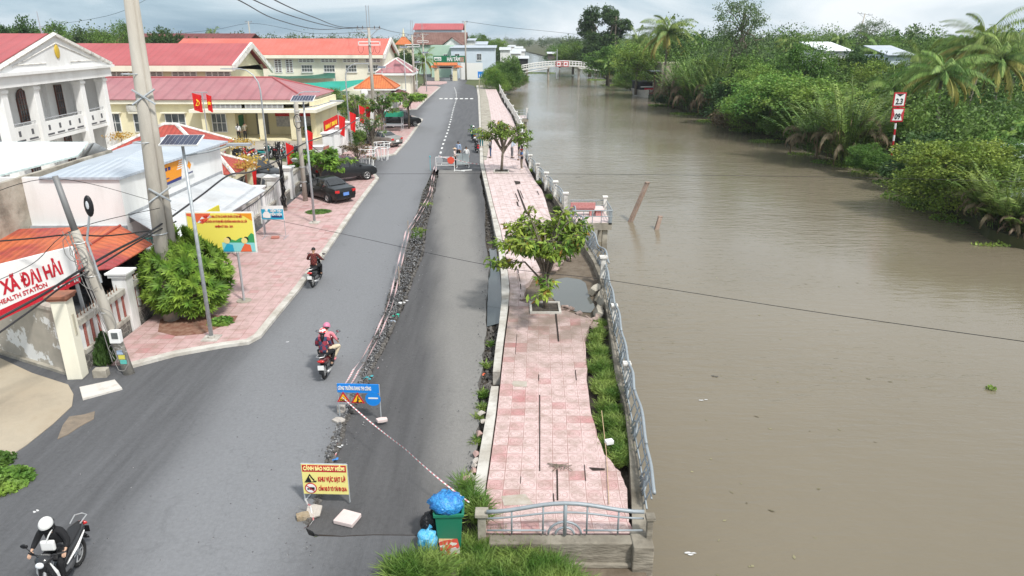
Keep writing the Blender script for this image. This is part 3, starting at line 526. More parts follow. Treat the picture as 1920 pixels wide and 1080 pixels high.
# ---- right bank
bank = [(1920,474,0),(1860,462,0),(1822,448,0),(1790,420,0),(1700,372,0),(1650,332,0),(1560,300,0),(1500,284,0),(1450,262,0),(1380,232,0),(1300,214,0),(1220,190,0),(1160,160,0),(1130,150,0)]
bpt = [G(x, y, WZ) for x, y, _ in bank]+[Vector((33, 300, WZ)), Vector((26, 420, WZ)), Vector((14, 620, WZ)), Vector((-20, 1200, WZ)), Vector((-60, 3000, WZ))]
struct(poly('far_bank', [(34, 20)]+[(p.x+1.0, p.y) for p in bpt]+[(3500, 3000), (3500, -40), (36, -40)], -1.15, mat('bank earth', (.045, .05, .02), col2=(.08, .08, .03), ns=.5, coord='World', rough=1, bump=.5, bs=3), 1.2), 'overgrown opposite river bank', 'bank')
def bankx(Y):
    for a, b_ in zip(bpt, bpt[1:]):
        if a.y <= Y <= b_.y: return lerp(a.x, b_.x, (Y-a.y)/(b_.y-a.y))
    return bpt[0].x
def wood(name, label, items, m, per=14, size=.5, nb=4):
    """many far trees as one mass"""
    V = []
    for (x, y, z0, h, r) in items:
        bl = [(x+random.uniform(-.5, .5)*r, y+random.uniform(-.5, .5)*r, z0+h*random.uniform(.4, .82), r*random.uniform(.45, .7), r*.6, h*random.uniform(.16, .28), 10) for _ in range(nb)]
        V.append(clumps(bl, per, size, wl=1.0, clr=.35))
    return tag(leafobj(name, V, m), label, 'vegetation', kind='stuff')
random.seed(21)
it = []
while len(it) < 560:
    Y = random.uniform(47, 150); x = bankx(Y)+random.uniform(4.5, 85)
    if x/Y > .86: continue
    it.append((x, Y, -1.6, random.choice((2.8, 4.2, 6.2))+random.uniform(0, 1.2)+min(2.5, (x-bankx(Y))*.05), random.uniform(2.0, 3.8)))
wood('undergrowth', 'dense green undergrowth filling the opposite bank', it, F_wood, 24, .32, 3)
it = []
while len(it) < 420:
    Y = random.uniform(135, 330); x = bankx(Y)+random.uniform(3, 240)
    if x/Y > .86: continue
    it.append((x, Y, -1.2, random.choice([8, 9, 10, 11, 12, 12.5, 15])*random.uniform(.88, 1.08), random.choice((2.4, 3.5, 5))))
wood('distant_wood', 'mass of trees behind the opposite bank', it, F_wood, 20, .5, 5)
it = []
while len(it) < 420:
    Y = 330*math.exp(random.random()*1.6); x = random.uniform(bankx(min(Y, 2900))+4, Y*.8); it.append((x, Y, -1.2, random.uniform(8, 12.5), random.uniform(4, 8)))
wood('far_wood', 'hazy belt of trees closing the horizon on the right', it, F_far, 12, 1.1, 4)
it = []
while len(it) < 600:
    Y = 165*math.exp(random.random()**1.4*1.9); xr = -28 if Y < 260 else lerp(-30, -40, min(1, (Y-260)/600)); x = random.uniform(-Y*.82, xr)
    if Y < 300 and x > -40-Y*.12: continue
    it.append((x, Y, 0, random.choice((8, 9.5, 11, 12.5 if x < -.45*Y else 10))*random.uniform(.9, 1.05), random.uniform(3.5, 6)))
wood('left_wood', 'belt of trees on the horizon behind the roofs', it, F_far, 20, .6, 5)
it = [(lerp(-9, -2, random.random())+ (Y-200)*-.035, Y, -.4, random.uniform(5, 8.5), random.uniform(2.5, 4)) for Y in np.linspace(262, 700, 60)]
wood('bank_wood', 'trees crowding the left river bank beyond the bridge', it, F_far, 12, .7, 4)
RB = [
('light_bush', 1790, 51, 236, 290, 'big rounded yellow-green bush over the water, near the right edge'),
('dark_bush', 1738, 59, 240, 150, 'blue-green glossy bush right behind the striped sign post'),
('riverside_bush', 1905, 56, 232, 190, 'green bush under the banana plants at the right edge'),
('riverside_bush', 1632, 65, 262, 90, 'low leafy bush dipping into the river left of the striped post'),
('nipa_palm', 1598, 71, 166, 190, 'tall clump of nipa palms with hanging dead fronds left of the striped sign'),
('withered_nipa_palm', 1535, 75, 188, 150, 'shaggy nipa palm with brown fronds at the water, next left of the tall clump'),
('nipa_palm', 1892, 44.5, 318, 210, 'nipa palm leaning over the water in the right foreground'),
('withered_nipa_palm', 1925, 43, 372, 150, 'brown withered nipa palm at the right edge of the foreground'),
('light_tree', 1540, 84, 128, 200, 'bright green tree mass behind the nipa clump'),
('light_tree', 1450, 92, 120, 190, 'light green feathery tree above the water bend'),
('leafy_tree', 1610, 86, 160, 170, 'mid-green tree beside the left coconut palm'),
('riverside_bush', 1490, 88, 190, 130, 'green bush at the waterline under the feathery tree'),
('light_bush', 1420, 97, 168, 150, 'soft green bush at the river bend'),
('brown_scrub', 1378, 100, 190, 120, 'brown leafless scrub low on the bank'),
('dark_bush', 1372, 107, 138, 120, 'dark green bush above the brown scrub'),
('nipa_palm', 1308, 122, 104, 130, 'nipa palm with straw fronds beside the boat shed'),
('withered_nipa_palm', 1275, 130, 108, 110, 'withered brown nipa palm next to the boat shed wall'),
('withered_nipa_palm', 1345, 116, 106, 100, 'withered nipa palm, third from the boat shed'),
('dark_bush', 1245, 136, 172, 60, 'small dark bush at the foot of the boat shed'),
('light_tree', 1340, 130, 84, 150, 'light green tree over the small white roof'),
('leafy_tree', 1410, 118, 92, 140, 'leafy green tree in the middle of the bank'),
('airy_tree', 1388, 122, -6, 128, 'tall airy tree with open branches topping the skyline'),
('coconut_palm', 1250, 150, 22, 120, 'tall single coconut palm by the boat shed'),
('light_tree', 1195, 160, 68, 110, 'round bright green tree above the moored boat'),
('leafy_tree', 1140, 190, 78, 100, 'green tree hanging over the end of the bridge'),
('riverside_bush', 1175, 178, 122, 60, 'dark bush at the waterline left of the boat'),
('young_palm', 1140, 186, 95, 66, 'drooping palm beside the far bridge end'),
('tall_dark_tree', 1108, 235, 10, 74, 'tall dark tree with ragged top, left one of the pair on the skyline'),
('tall_dark_tree', 1154, 235, 8, 76, 'tall dark tree, right one of the pair on the skyline'),
('young_palm', 1195, 200, 40, 60, 'feathery palm between the dark pair and the tall coconut palm'),
('leafy_tree', 1075, 250, 72, 80, 'green tree behind the bridge railing'),
('leafy_tree', 1050, 300, 78, 60, 'green tree above the shed by the river bend'),
('windblown_palm', 1835, 86, 22, 170, 'largest windblown coconut palm against the sky on the right'),
('coconut_palm', 1760, 76, 88, 175, 'broad coconut palm with yellowing fronds above the striped sign'),
('windblown_palm', 1868, 80, 60, 170, 'coconut palm with hanging straw fronds at the right'),
('windblown_palm', 1905, 98, 44, 140, 'coconut palm cut by the right edge'),
('coconut_palm', 1800, 104, 52, 120, 'coconut palm standing behind the largest windblown one'),
('windblown_palm', 1640, 128, 66, 90, 'windblown palm rising beside the grey-blue roofed house'),
('coconut_palm', 1480, 150, 56, 70, 'coconut palm on the skyline left of the long white roof'),
('coconut_palm', 1570, 160, 52, 60, 'coconut palm on the skyline behind the long white roof'),
('young_palm', 1700, 78, 150, 120, 'low spreading palm right behind the striped sign boards'),
('young_palm', 1600, 82, 150, 110, 'low arching palm behind the tall nipa clump'),
('light_tree', 1420, 104, 104, 120, 'feathery light green tree at the river bend above the brown scrub'),
('young_palm', 1672, 84, 112, 130, 'low palm with arching fronds left of the broad coconut palm'),
('young_palm', 1725, 92, 62, 110, 'dark palm in front of the blue-roofed house'),
('banana_plant', 1868, 60, 204, 90, 'banana plant with broad pale leaves behind the yellow-green bush'),
('banana_plant', 1915, 60, 196, 90, 'banana plant at the right edge'),
('dark_tree', 1610, 112, 72, 110, 'flat-topped dark tree beside the long white roof'),
('leafy_tree', 1568, 112, 92, 130, 'leafy tree screening the wall of the long white-roofed house'),
('light_tree', 1650, 104, 98, 120, 'light green tree between the two white roofs'),
('leafy_tree', 1715, 100, 98, 100, 'green tree hiding the lower part of the grey-blue roofed house'),
('leafy_tree', 1500, 108, 66, 130, 'rounded green tree left of the long white roof'),
('light_tree', 1690, 74, 190, 120, 'pale green bushy tree behind the striped sign'),
('leafy_tree', 1300, 170, 52, 110, 'green tree right of the tall coconut palm'),
('airy_tree', 1620, 190, 36, 80, 'airy tree beside the leaning power pole'),
('leafy_tree', 1672, 200, 44, 60, 'round grey-green tree on the right skyline'),
('coconut_palm', 1705, 190, 42, 34, 'small distant coconut palm on the right skyline'),
('young_palm', 1755, 200, 50, 44, 'distant palm left of the windblown palms'),
]
for a in RB: plant(*a)
# ---- left bank and street planting
LB = [
('riverside_bush', 948, 165, 94, 74, 'mangrove tree over the river just before the bridge', -.6),
('light_bush', 930, 158, 118, 60, 'lighter mangrove bush at the end of the promenade railing', -.6),
('riverside_bush', 966, 180, 118, 50, 'low mangrove leaning over the water at the bridge end', -.9),
('dark_tree', 150, 165, 40, 90, 'dark green tree second right of the pediment mast', 0),
('leafy_tree', 205, 150, 46, 90, 'green tree left of the big concrete pole', 0),
('leafy_tree', 4, 150, 40, 70, 'green tree at the top left corner', 0),
('leafy_tree', 345, 170, 56, 80, 'low green tree right of the flat-topped dark tree', 0),
('dark_tree', 40, 140, 12, 110, 'large dark tree behind the white pediment building, leftmost', 0),
('leafy_tree', 104, 150, 28, 95, 'dark round tree right behind the pediment mast', 0),
('dark_tree', 305, 150, 35, 84, 'flat-topped dark tree right of the big concrete pole', 0),
('leafy_tree', 240, 160, 28, 60, 'dark tree half hidden by the big concrete pole', 0),
('light_tree', 165, 170, 48, 90, 'yellow-green tree above the long red roof', 0),
('coconut_palm', 403, 210, 46, 28, 'small palm above the dark red roof', 0),
('leafy_tree', 620, 98, 160, 74, 'dense green tree behind the red banner', 0),
('leafy_tree', 668, 92, 172, 60, 'green tree beside the orange gatehouse', 0),
('dark_tree', 760, 165, 84, 60, 'dark tree left of the gate arch', 0),
('young_palm', 795, 170, 84, 56, 'palm tree left of the green shop sign', 0),
('leafy_tree', 905, 300, 58, 60, 'green tree behind the blue-white house', 0),
('leafy_tree', 882, 280, 62, 50, 'rounded tree above the far house roofs', 0),
('light_tree', 930, 330, 66, 50, 'yellowish tree at the river bend behind the houses', 0),
('light_bush', 760, 140, 128, 40, 'hedge bush beside the farthest poles', 0),
('light_bush', 735, 128, 150, 34, 'hedge bush behind the white side wall', 0),
('riverside_bush', 660, 72, 236, 60, 'sprawling green bush in front of the white pillars', 0),
('light_bush', 585, 80, 232, 40, 'low bush beside the red banner', 0)]
for k, px, Y, top, wp, lb, bs in LB: plant(k, px, Y, top, wp, lb, base=bs)
# ---- sprays of hanging leaves for the promenade and street trees
def spray_tree(name, label, loc, H, Rr, nb, th, seed, lsize, m=F_tr, red=.04, droop=.5, flatz=.35, tw=3, lean=0, cat='tree', density=1.0, skip=None):
    random.seed(seed); root = thing(name, label, cat, loc); b = MB(); tips = []
    b.tube([(0, 0, -.15), (.03+lean*.3, .02, th*.5), (lean, -.02, th)], [H*.028, H*.022, H*.02], 8)
    for i in range(nb):
        az = i*2.4+random.uniform(-.3, .3); rr = Rr*random.uniform(.55, 1.0)*(.35+.65*math.sqrt((i+1)/nb))*(1+.22*math.sin(2*az+seed)); ze = lerp(H*.95, th*1.0, min(.95, (rr/Rr)**1.3*random.uniform(.35, 1.1)))
        e = Vector((rr*math.cos(az)+lean, rr*math.sin(az), ze)); s0 = Vector((lean*.9, 0, th*random.uniform(.7, 1.0))); m_ = s0.lerp(e, .45)+Vector((0, 0, .12*H)); b.tube([s0, m_, e], [H*.012, H*.008, H*.004], 6, False)
        for j in range(tw):
            t = .55+.45*j/max(1, tw-1); p = m_.lerp(e, (t-.45)/.55); a2 = az+random.uniform(-1.2, 1.2); q = p+Vector((math.cos(a2), math.sin(a2), .25))*Rr*.22*random.uniform(.6, 1.2); b.tube([p, q], [H*.004, H*.002], 4, False); tips.append((p, q, a2))
    b.build('trunk', M_bark, root, smooth=True); c = []; d = []; cr_ = []; dr = []
    for p, q, a2 in tips:
        if skip and skip(q): continue
        for k in range(int(26*density)):
            t = random.random(); o = p.lerp(q, t*1.25-.1)+Vector((random.gauss(0, .035), random.gauss(0, .035), random.gauss(0, .03)-.05*t))*Rr; az = a2+random.choice((-1, 1))*random.uniform(.5, 1.5)
            (cr_ if random.random() < red else c).append(o); (dr if len(cr_) > len(dr) else d).append((math.cos(az)*.8, math.sin(az)*.8, random.uniform(-1.1, .25)*droop*2))
    L_ = lsize*rng.uniform(.7, 1.25, len(c)); leafobj('crown', leafgeo(np.array(c), np.array(d), L_, L_*.42, up=np.tile([[0, 0, 1.0]], (len(c), 1))+rng.normal(size=(len(c), 3))*.35), m, root)
    if cr_: leafobj('turning_leaves', leafgeo(np.array(cr_), np.array(dr), lsize, lsize*.42), F_red, root)
    return root
t2 = G(1022, 578); spray_tree('street_tree', 'broad tree with hanging green and reddish leaves beside the puddle on the promenade', (t2.x, t2.y, -.1), 4.45, 2.35, 28, 1.5, 5, .29, density=1.05, tw=5, droop=.8)
t1 = G(940, 322); spray_tree('street_tree', 'thin-crowned promenade tree shading the people at the railing', (t1.x, t1.y, 0), 4.4, 2.3, 30, 2.0, 8, .30, m=F_ol, red=.02, density=.9, lean=.15)
def soil_box(loc, s, label, nm='planter'):
    b = MB(); t = .09; [b.bb(*q) for q in ((-s, s, -s, -s+t, 0, .1), (-s, s, s-t, s, 0, .1), (-s, -s+t, -s+t, s-t, 0, .1), (s-t, s, -s+t, s-t, 0, .1))]; r = thing(nm, label, 'planter', loc); b.build('rim', M_curb, r); q = MB(); q.bb(-s+t, s-t, -s+t, s-t, 0, .05); q.build('soil', M_soil, r); return r
soil_box((t2.x, t2.y, -.03), .62, 'cracked square tree pit of the broad promenade tree'); soil_box((t1.x, t1.y, .002), .62, 'square tree pit under the thin-crowned tree')
g = G(643, 352, .1); spray_tree('street_tree', 'small bright green tree between the two parked black cars', (g.x-1.6, 51.0, .1), 3.0, 2.1, 30, 1.3, 15, .32, m=F_ros, red=0, density=1.4)
g = G(708, 300); spray_tree('street_tree', 'slender sparse sapling beside the silver car', (G(700,305).x, 62.5, .1), 4.6, 1.5, 16, 2.0, 16, .22, m=F_mid, density=.6)
spray_tree('street_tree', 'wide bright green tree overhanging the middle pavement', (AX(765, 86, 3), 86, .1), 4.5, 3.0, 26, 2.9, 17, .34, m=F_ros, red=0, density=1.6, flatz=.2)
spray_tree('street_tree', 'dusty sapling behind the silver car', (AX(672, 78, 1), 78, .1), 5.2, 1.9, 18, 2.2, 18, .26, m=F_ol, density=.9)
spray_tree('street_tree', 'green sapling by the white pillars', (AX(715, 80, 2), 80, .1), 5.0, 2.0, 22, 2.0, 19, .28, m=F_mid, density=1.0)
spray_tree('shrub', 'straggly grey-green shrub in front of the white pillared gate', (G(655,330).x, 59.5, .05), 2.3, 1.4, 18, .8, 20, .2, m=F_brn, density=.8, cat='shrub')
# rosette shrub by the billboard
def rosette_shrub():
    random.seed(4); r = thing('rosette_shrub', 'dense green shrub of leaf rosettes beside the yellow billboard', 'shrub', (G(352,600).x, 26.0, .12)); V = []; b = MB()
    for i in range(520):
        u = random.random(); az = i*2.4; zz = .3+2.95*u; rad = (1.45*math.sin(math.pi*min(1, (.18+.80*u)))**.6)*(.72+.28*random.random())*(1.12 if u < .75 else .9)
        if u > .86: rad *= .8; az = random.choice([.15, 2.9])+random.uniform(-.5, .5)
        c = np.array([rad*math.cos(az), rad*math.sin(az)*.85, zz]); ax = nrm(np.array([math.cos(az)*.9, math.sin(az)*.9, .55]))
        n_ = 16; th_ = np.arange(n_)*2.4; q = nrm(np.cross(ax, [0, 0, 1.0])); w_ = np.cross(ax, q); sp_ = rng.uniform(.5, 1.15, (n_, 1))
        d = q*np.cos(th_)[:, None]*sp_+w_*np.sin(th_)[:, None]*sp_+ax*.55+np.array([0, 0, -.12]); l_ = .36*rng.uniform(.8, 1.15, n_)
        V.append(leafgeo(np.tile(c, (n_, 1)), d, l_, l_*.24, up=np.tile(ax, (n_, 1))))
        if i % 6 == 0: b.tube([(0, 0, .1), tuple(c*[.4, .4, .55]), tuple(c)], [.05, .03, .015], 5, False)
    leafobj('crown', V, F_ros, r); b.build('stems', M_bark, r)
rosette_shrub()
def grass(name, label, spots, h, n, m=F_gs, w=.018, cat='grass', spread=.12):
    """spots: list of (Vector, radius)"""
    c = []
    tot = sum(s[1]**2 for s in spots)
    for p, r in spots:
        k = int(n*r*r/tot); a = rng.random(k)*6.283; q = np.sqrt(rng.random(k))*r; c.append(np.stack([p[0]+q*np.cos(a), p[1]+q*np.sin(a), np.full(k, p[2])], 1))
    c = np.concatenate(c); az = rng.random(len(c))*6.283; e = rng.uniform(.5, 1.0, len(c)); hh = h*rng.uniform(.45, 1.15, len(c)); d = np.stack([np.cos(az)*(1-e)*1.0, np.sin(az)*(1-e)*1.0, e], 1)
    V1 = leafgeo(c, d, hh*.62, w*1.3); tip = c+nrm(d)*hh[:, None]*.5; d2 = d+np.stack([np.cos(az)*.5, np.sin(az)*.5, np.full(len(az), -.35)], 1); return tag(leafobj(name, [V1, leafgeo(tip, d2, hh*.6, w)], m), label, cat, kind='stuff')
sp_ = []
for x, y, r in [(880,1040,.5),(940,1040,.55),(990,1050,.5),(1040,1075,.45),(850,1075,.4),(800,1085,.4),(905,1010,.3),(960,1012,.25),(760,1090,.35),(1010,1090,.5),(900,1100,.6),(1075,1100,.35),(865,1060,.4),(870,925,.13),(885,955,.2),(900,975,.2)]:
    p = G(x, y, -.1); sp_.append((Vector((p.x, p.y, -.55 if p.x > -1.3 and y > 1000 else -.12)), r))
grass('grass', 'tall bright green grass around the bin and the end wall', sp_, .6, 40000, w=.016)
sp_ = [(G(lerp(rows(tlR, y), rows(wlL, y), random.uniform(.15, .85)), y, -.3), random.uniform(.1, .26)) for y in rng.uniform(612, 878, 40)]+[(G(x, y, -.25), r) for x, y, r in [(1112,640,.16),(1125,665,.25),(1130,690,.28),(1138,715,.25),(1146,745,.3),(1150,775,.22),(1160,805,.25),(1166,835,.22),(1160,870,.16),(1172,858,.18),(1120,625,.15),(1140,730,.3),(1132,765,.18)]]
grass('grass', 'strip of grass growing between the tiles and the railing', sp_, .36, 14000, w=.016)
sp_ = [(G(x, y, -.25), r) for x, y, r in [(912,690,.1),(905,745,.14),(903,770,.13),(898,790,.12),(893,835,.12),(920,650,.08),(880,905,.14),(890,925,.12),(800,388,.3),(782,438,.45),(779,448,.35),(1000,322,.3),(1012,345,.3),(1035,372,.35),(1048,395,.3)]]
grass('weeds', 'weeds sprouting in the drain and the broken edges', sp_, .3, 7000, w=.03)
def lowplant(name, label, loc, r, n, size, m): 
    a = rng.random(n)*6.283; q = np.sqrt(rng.random(n))*r; c = np.stack([q*np.cos(a), q*np.sin(a), rng.random(n)*r*.45*(1-(q/r)**2)], 1); d = np.stack([rng.normal(size=n), rng.normal(size=n), rng.uniform(-.1, .7, n)], 1)
    o = leafobj(name, leafgeo(c, d, size, size*.8), m); o.location = loc; return tag(o, label, 'plant')
lowplant('creeping_plant', 'yellow-green creeping plant spilling onto the asphalt at the left edge', tuple(G(8,905,0)), .62, 1500, .13, F_lt)
lowplant('creeping_plant', 'darker weeds on the corner of the path at the left edge', tuple(G(-12,868,0)), .45, 800, .13, F_mid)
lowplant('climbing_shrub', 'dark green bush at the foot of the leaning utility pole', tuple(G(203,672,.1)), .42, 2200, .10, F_dk).scale = (1, 1, 4.2)
lowplant('fern', 'small fern on the reddish soil next to the street lamp', tuple(G(415,605,.12)), .4, 500, .16, F_lt)
lowplant('verge_grass', 'small square lawn on the pavement by the middle street lamp', tuple(G(597,397,.13)), .7, 1500, .1, F_mid).scale = (1.1, 1, .3)
def hyac(name, label, spots, n, size=.22, m=F_lt):
    V = []
    for x, y, rx, ry in spots:
        p = G(x, y, WZ); k = int(n*rx*ry); a = rng.random(k)*6.283; q = np.sqrt(rng.random(k)); c = np.stack([p.x+q*rx*np.cos(a), p.y+q*ry*np.sin(a), np.full(k, WZ+.02)], 1); V.append(leafgeo(c, np.stack([rng.normal(size=k)*.6, rng.normal(size=k)*.6, rng.uniform(.3, 1, k)], 1), size*rng.uniform(.6, 1.3, k), size*.7))
    return tag(leafobj(name, V, m), label, 'water plants', kind='stuff')
hyac('water_hyacinth', 'green water hyacinth fringing the opposite bank', [(1560,305,2.2,1.4),(1600,312,2.2,1.3),(1640,325,2.4,1.4),(1680,345,2,1.6),(1710,372,2.4,2),(1740,388,2,1.4),(1800,412,2,1.4),(1500,290,1.5,1),(1440,266,2.5,1.5),(1400,245,2.5,1.6),(1340,228,3,2),(1290,214,3,2),(1240,198,2.5,2),(1870,460,1.6,.5),(1145,160,3,2),(1010,137,6,3),(1120,150,3,3)], 90)
hyac('water_hyacinth', 'single clump of water hyacinth adrift on the open river', [(1858,730,.22,.16)], 900, .12)
# ================================================================ BUILDINGS
M_wht = mat('white wall paint', (.80, .80, .79), rough=.8, stretch=(1, 1, .3), dirt=.5, dcol=(.45, .43, .40), ds=.5); M_wh2 = mat('white wall', (.76, .76, .75), rough=.8, stretch=(1, 1, .3), dirt=.75, dcol=(.32, .31, .28), ds=.9)
M_crm = mat('cream wall', (.76, .70, .48), rough=.85, stretch=(1, 1, .3), dirt=.55, dcol=(.5, .44, .32), ds=.5); M_crl = mat('pale cream wall', (.80, .77, .64), rough=.85, stretch=(1, 1, .3), dirt=.5, dcol=(.5, .46, .38), ds=.6)
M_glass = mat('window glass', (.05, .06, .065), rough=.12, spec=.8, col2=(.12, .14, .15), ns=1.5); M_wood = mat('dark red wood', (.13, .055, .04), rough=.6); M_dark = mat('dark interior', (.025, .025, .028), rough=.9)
M_grey = mat('grey metal', (.42, .43, .45), rough=.45, metal=.3); M_steel = mat('galvanised steel', (.50, .53, .55), rough=.5, metal=.35, col2=(.38, .41, .43), ns=9); M_white = mat('white paint', (.78, .78, .77), rough=.5)
R_red = sheetmat('dark red roof sheet', (.37, .075, .08), (.42, .10, .105), .9, rib=.14, ns=.3, dirt=.25, dcol=(.25, .10, .09), ds=.4, rough=.55)
R_pink = sheetmat('faded pink roof sheet', (.34, .135, .15), (.39, .18, .19), 1.3, rib=.3, ns=.35, dirt=.3, dcol=(.33, .13, .13), ds=.5, rough=.55)
R_org = sheetmat('orange red roof sheet', (.56, .12, .085), (.60, .155, .12), .9, rib=.12, ns=.3, dirt=.2, dcol=(.38, .12, .09), ds=.5, rough=.6)
R_rust = sheetmat('red corrugated roof', (.52, .13, .05), (.33, .05, .05), .28, ns=.35, lo=.45, hi=.6, dirt=.35, dcol=(.22, .05, .04), ds=1.2, rough=.5)
R_mint = sheetmat('pale mint roof sheet', (.62, .73, .72), (.70, .80, .79), .35, rib=.12, ns=.5, dirt=.25, dcol=(.45, .5, .5), ds=.8, rough=.5)
R_gry = sheetmat('blue grey roof sheet', (.40, .45, .51), (.48, .52, .57), .35, rib=.2, ns=.5, dirt=.3, dcol=(.30, .32, .35), ds=.8, rough=.45)
R_awn = sheetmat('awning sheet', (.62, .64, .66), (.50, .52, .54), .22, rib=.2, ns=.8, dirt=.45, dcol=(.32, .31, .30), ds=.9, rough=.5)
R_tile = sheetmat('red clay tiles', (.33, .045, .035), (.43, .085, .06), .3, ns=2, dirt=.35, dcol=(.16, .05, .045), ds=1.5, rough=.7)
R_otile = sheetmat('orange clay tiles', (.60, .19, .06), (.50, .13, .045), .35, ns=2, dirt=.3, dcol=(.25, .09, .05), ds=1.2, rough=.7)
R_brn = sheetmat('brown tile roof', (.15, .075, .06), (.21, .12, .10), .5, ns=.5, rough=.8)
R_mar = sheetmat('maroon roof sheet', (.14, .035, .035), (.19, .055, .05), .8, ns=.5, rough=.7)
M_mould = mat('mouldy trim', (.72, .70, .66), rough=.9, dirt=.9, dcol=(.14, .12, .11), ds=2.4)
def gable_roof(name, m, par, x0, x1, y0, y1, ze, zr, axis='x', th=.12, yr=None):
    """two slopes, ridge along axis"""
    b = MB(); mid = yr if yr is not None else ((y0+y1)/2 if axis == 'x' else (x0+x1)/2)
    z0, z1 = (ze if hasattr(ze, '__len__') else (ze, ze))
    for a, za in (((y0 if axis == 'x' else x0), z0), ((y1 if axis == 'x' else x1), z1)):
        if axis == 'x': q = [(x0, a, za), (x1, a, za), (x1, mid, zr), (x0, mid, zr)]
        else: q = [(a, y0, za), (a, y1, za), (mid, y1, zr), (mid, y0, zr)]
        b.add(q+[(p[0], p[1], p[2]+th) for p in q], [(0,1,2,3),(4,5,6,7),(0,1,5,4),(1,2,6,5),(2,3,7,6),(3,0,4,7)])
    return uvbox(b.build(name, m, par))
def hip_roof(name, m, par, x0, x1, y0, y1, ze, zr, ins=None, th=.1, ridge='x', caps=None):
    w_, d_ = x1-x0, y1-y0
    if ridge == 'x': i_ = ins if ins is not None else d_/2; a, c = (x0+i_, (y0+y1)/2, zr), (x1-i_, (y0+y1)/2, zr)
    else: i_ = ins if ins is not None else w_/2; a, c = ((x0+x1)/2, y0+i_, zr), ((x0+x1)/2, y1-i_, zr)
    P_ = [(x0, y0, ze), (x1, y0, ze), (x1, y1, ze), (x0, y1, ze), a, c]; b = MB()
    fs = [(0,1,5,4),(1,2,5),(2,3,4,5),(3,0,4)] if ridge == 'x' else [(0,1,4),(1,2,5,4),(2,3,5),(3,0,4,5)]
    b.add(P_, fs); b.add([(p[0], p[1], p[2]-th) for p in P_[:4]]+P_[:4], [(3,2,1,0),(0,1,5,4),(1,2,6,5),(2,3,7,6),(3,0,4,7)])
    o = uvbox(b.build(name, m, par))
    if caps:
        q = MB(); e = [(0,4),(1,5),(2,5),(3,4)] if ridge == 'x' else [(0,4),(1,4),(2,5),(3,5)]
        for i, j in e+[(4,5)]:
            if (Vector(P_[i])-Vector(P_[j])).length > .1: q.tube([P_[i], P_[j]], .13, 6)
        q.build('ridge_cap', caps, o)
    return o
def window(par, x, y, z, w_, h, face='-y', arch=False, bars=(2, 2), fm=None, gm=None, depth=.06, sill=True):
    """a framed window lying on a wall, centre (x,y,z)"""
    fm = fm or M_white; gm = gm or M_glass; n = {'-y': (0, -1), '+x': (1, 0)}[face]; T = Matrix.Translation((x, y, z)) @ (Matrix.Rotation(math.pi/2, 4, 'Z') if face == '+x' else Matrix.Identity(4)); fr = MB(); gl = MB()
    gl.box((0, -.02, 0), (w_, .05, h), M=T); t = .07
    for c, d in (((-w_/2, -depth/2, 0), (t, depth, h)), ((w_/2, -depth/2, 0), (t, depth, h)), ((0, -depth/2, h/2), (w_+t, depth, t)), ((0, -depth/2, -h/2), (w_+t, depth, t))): fr.box(c, (d[0], d[1]+.06, d[2]), M=T)
    for i in range(1, bars[0]): fr.box((-w_/2+w_*i/bars[0], -.05, 0), (.045, .05, h), M=T)
    for i in range(1, bars[1]): fr.box((0, -.052, -h/2+h*i/bars[1]), (w_, .045, .045), M=T)
    if arch:
        n_ = 10; vs = [(w_/2*math.cos(a), -.045, h/2+w_/2*math.sin(a)) for a in [math.pi*i/n_ for i in range(n_+1)]]; gl.add(vs+[(v[0], .02, v[2]) for v in vs], [tuple(range(n_+1))]+[(i, i+1, n_+2+i, n_+1+i) for i in range(n_)], T)
        fr.tube([T @ Vector((v[0], -.07, v[2])) for v in vs], .04, 5)
        for k in (-.5, 0, .5): fr.box((w_/2*k, -.06, h/2+w_*.2), (.04, .04, w_*.4), M=T)
    f = fr.build('window', fm, par); gl.build('pane', gm, f)
    if sill: s_ = MB(); s_.box((0, -.09, -h/2-.09), (w_+.25, .2, .08), M=T); s_.build('sill', M_wht, f)
    return f
def vent(par, x0, x1, y, z0, z1, n=4, r=2, m=None):
    b = MB(); bk = MB(); bk.bb(x0, x1, y-.01, y+.03, z0, z1); w_ = (x1-x0)/n
    for i in range(n+1): b.bb(x0+i*w_-.07, x0+i*w_+.07, y-.07, y+.02, z0-.03, z1+.03)
    for j in range(r+1): zz_ = z0+(z1-z0)*j/r; b.bb(x0-.07, x1+.07, y-.075, y+.02, zz_-.05, zz_+.05)
    f = b.build('vent_grille', m or M_wht, par); bk.build('opening', mat('dim opening', (.16, .13, .13), rough=.9), f)
def marks(par, x, z, w_, h, m, y, sl=0):
    """a line of lettering too small and worn to read"""
    random.seed(int(abs(x*31+z*17)*10)); b = MB(); u = -w_/2
    while u < w_/2-h*.3:
        l = h*random.uniform(.3, .6)
        if random.random() > .14: b.box((x+u+l/2, y, z+sl*u), (l*.78, .006, h*random.uniform(.65, 1)))
        u += l
    return b.build('worn_lettering', m, par)
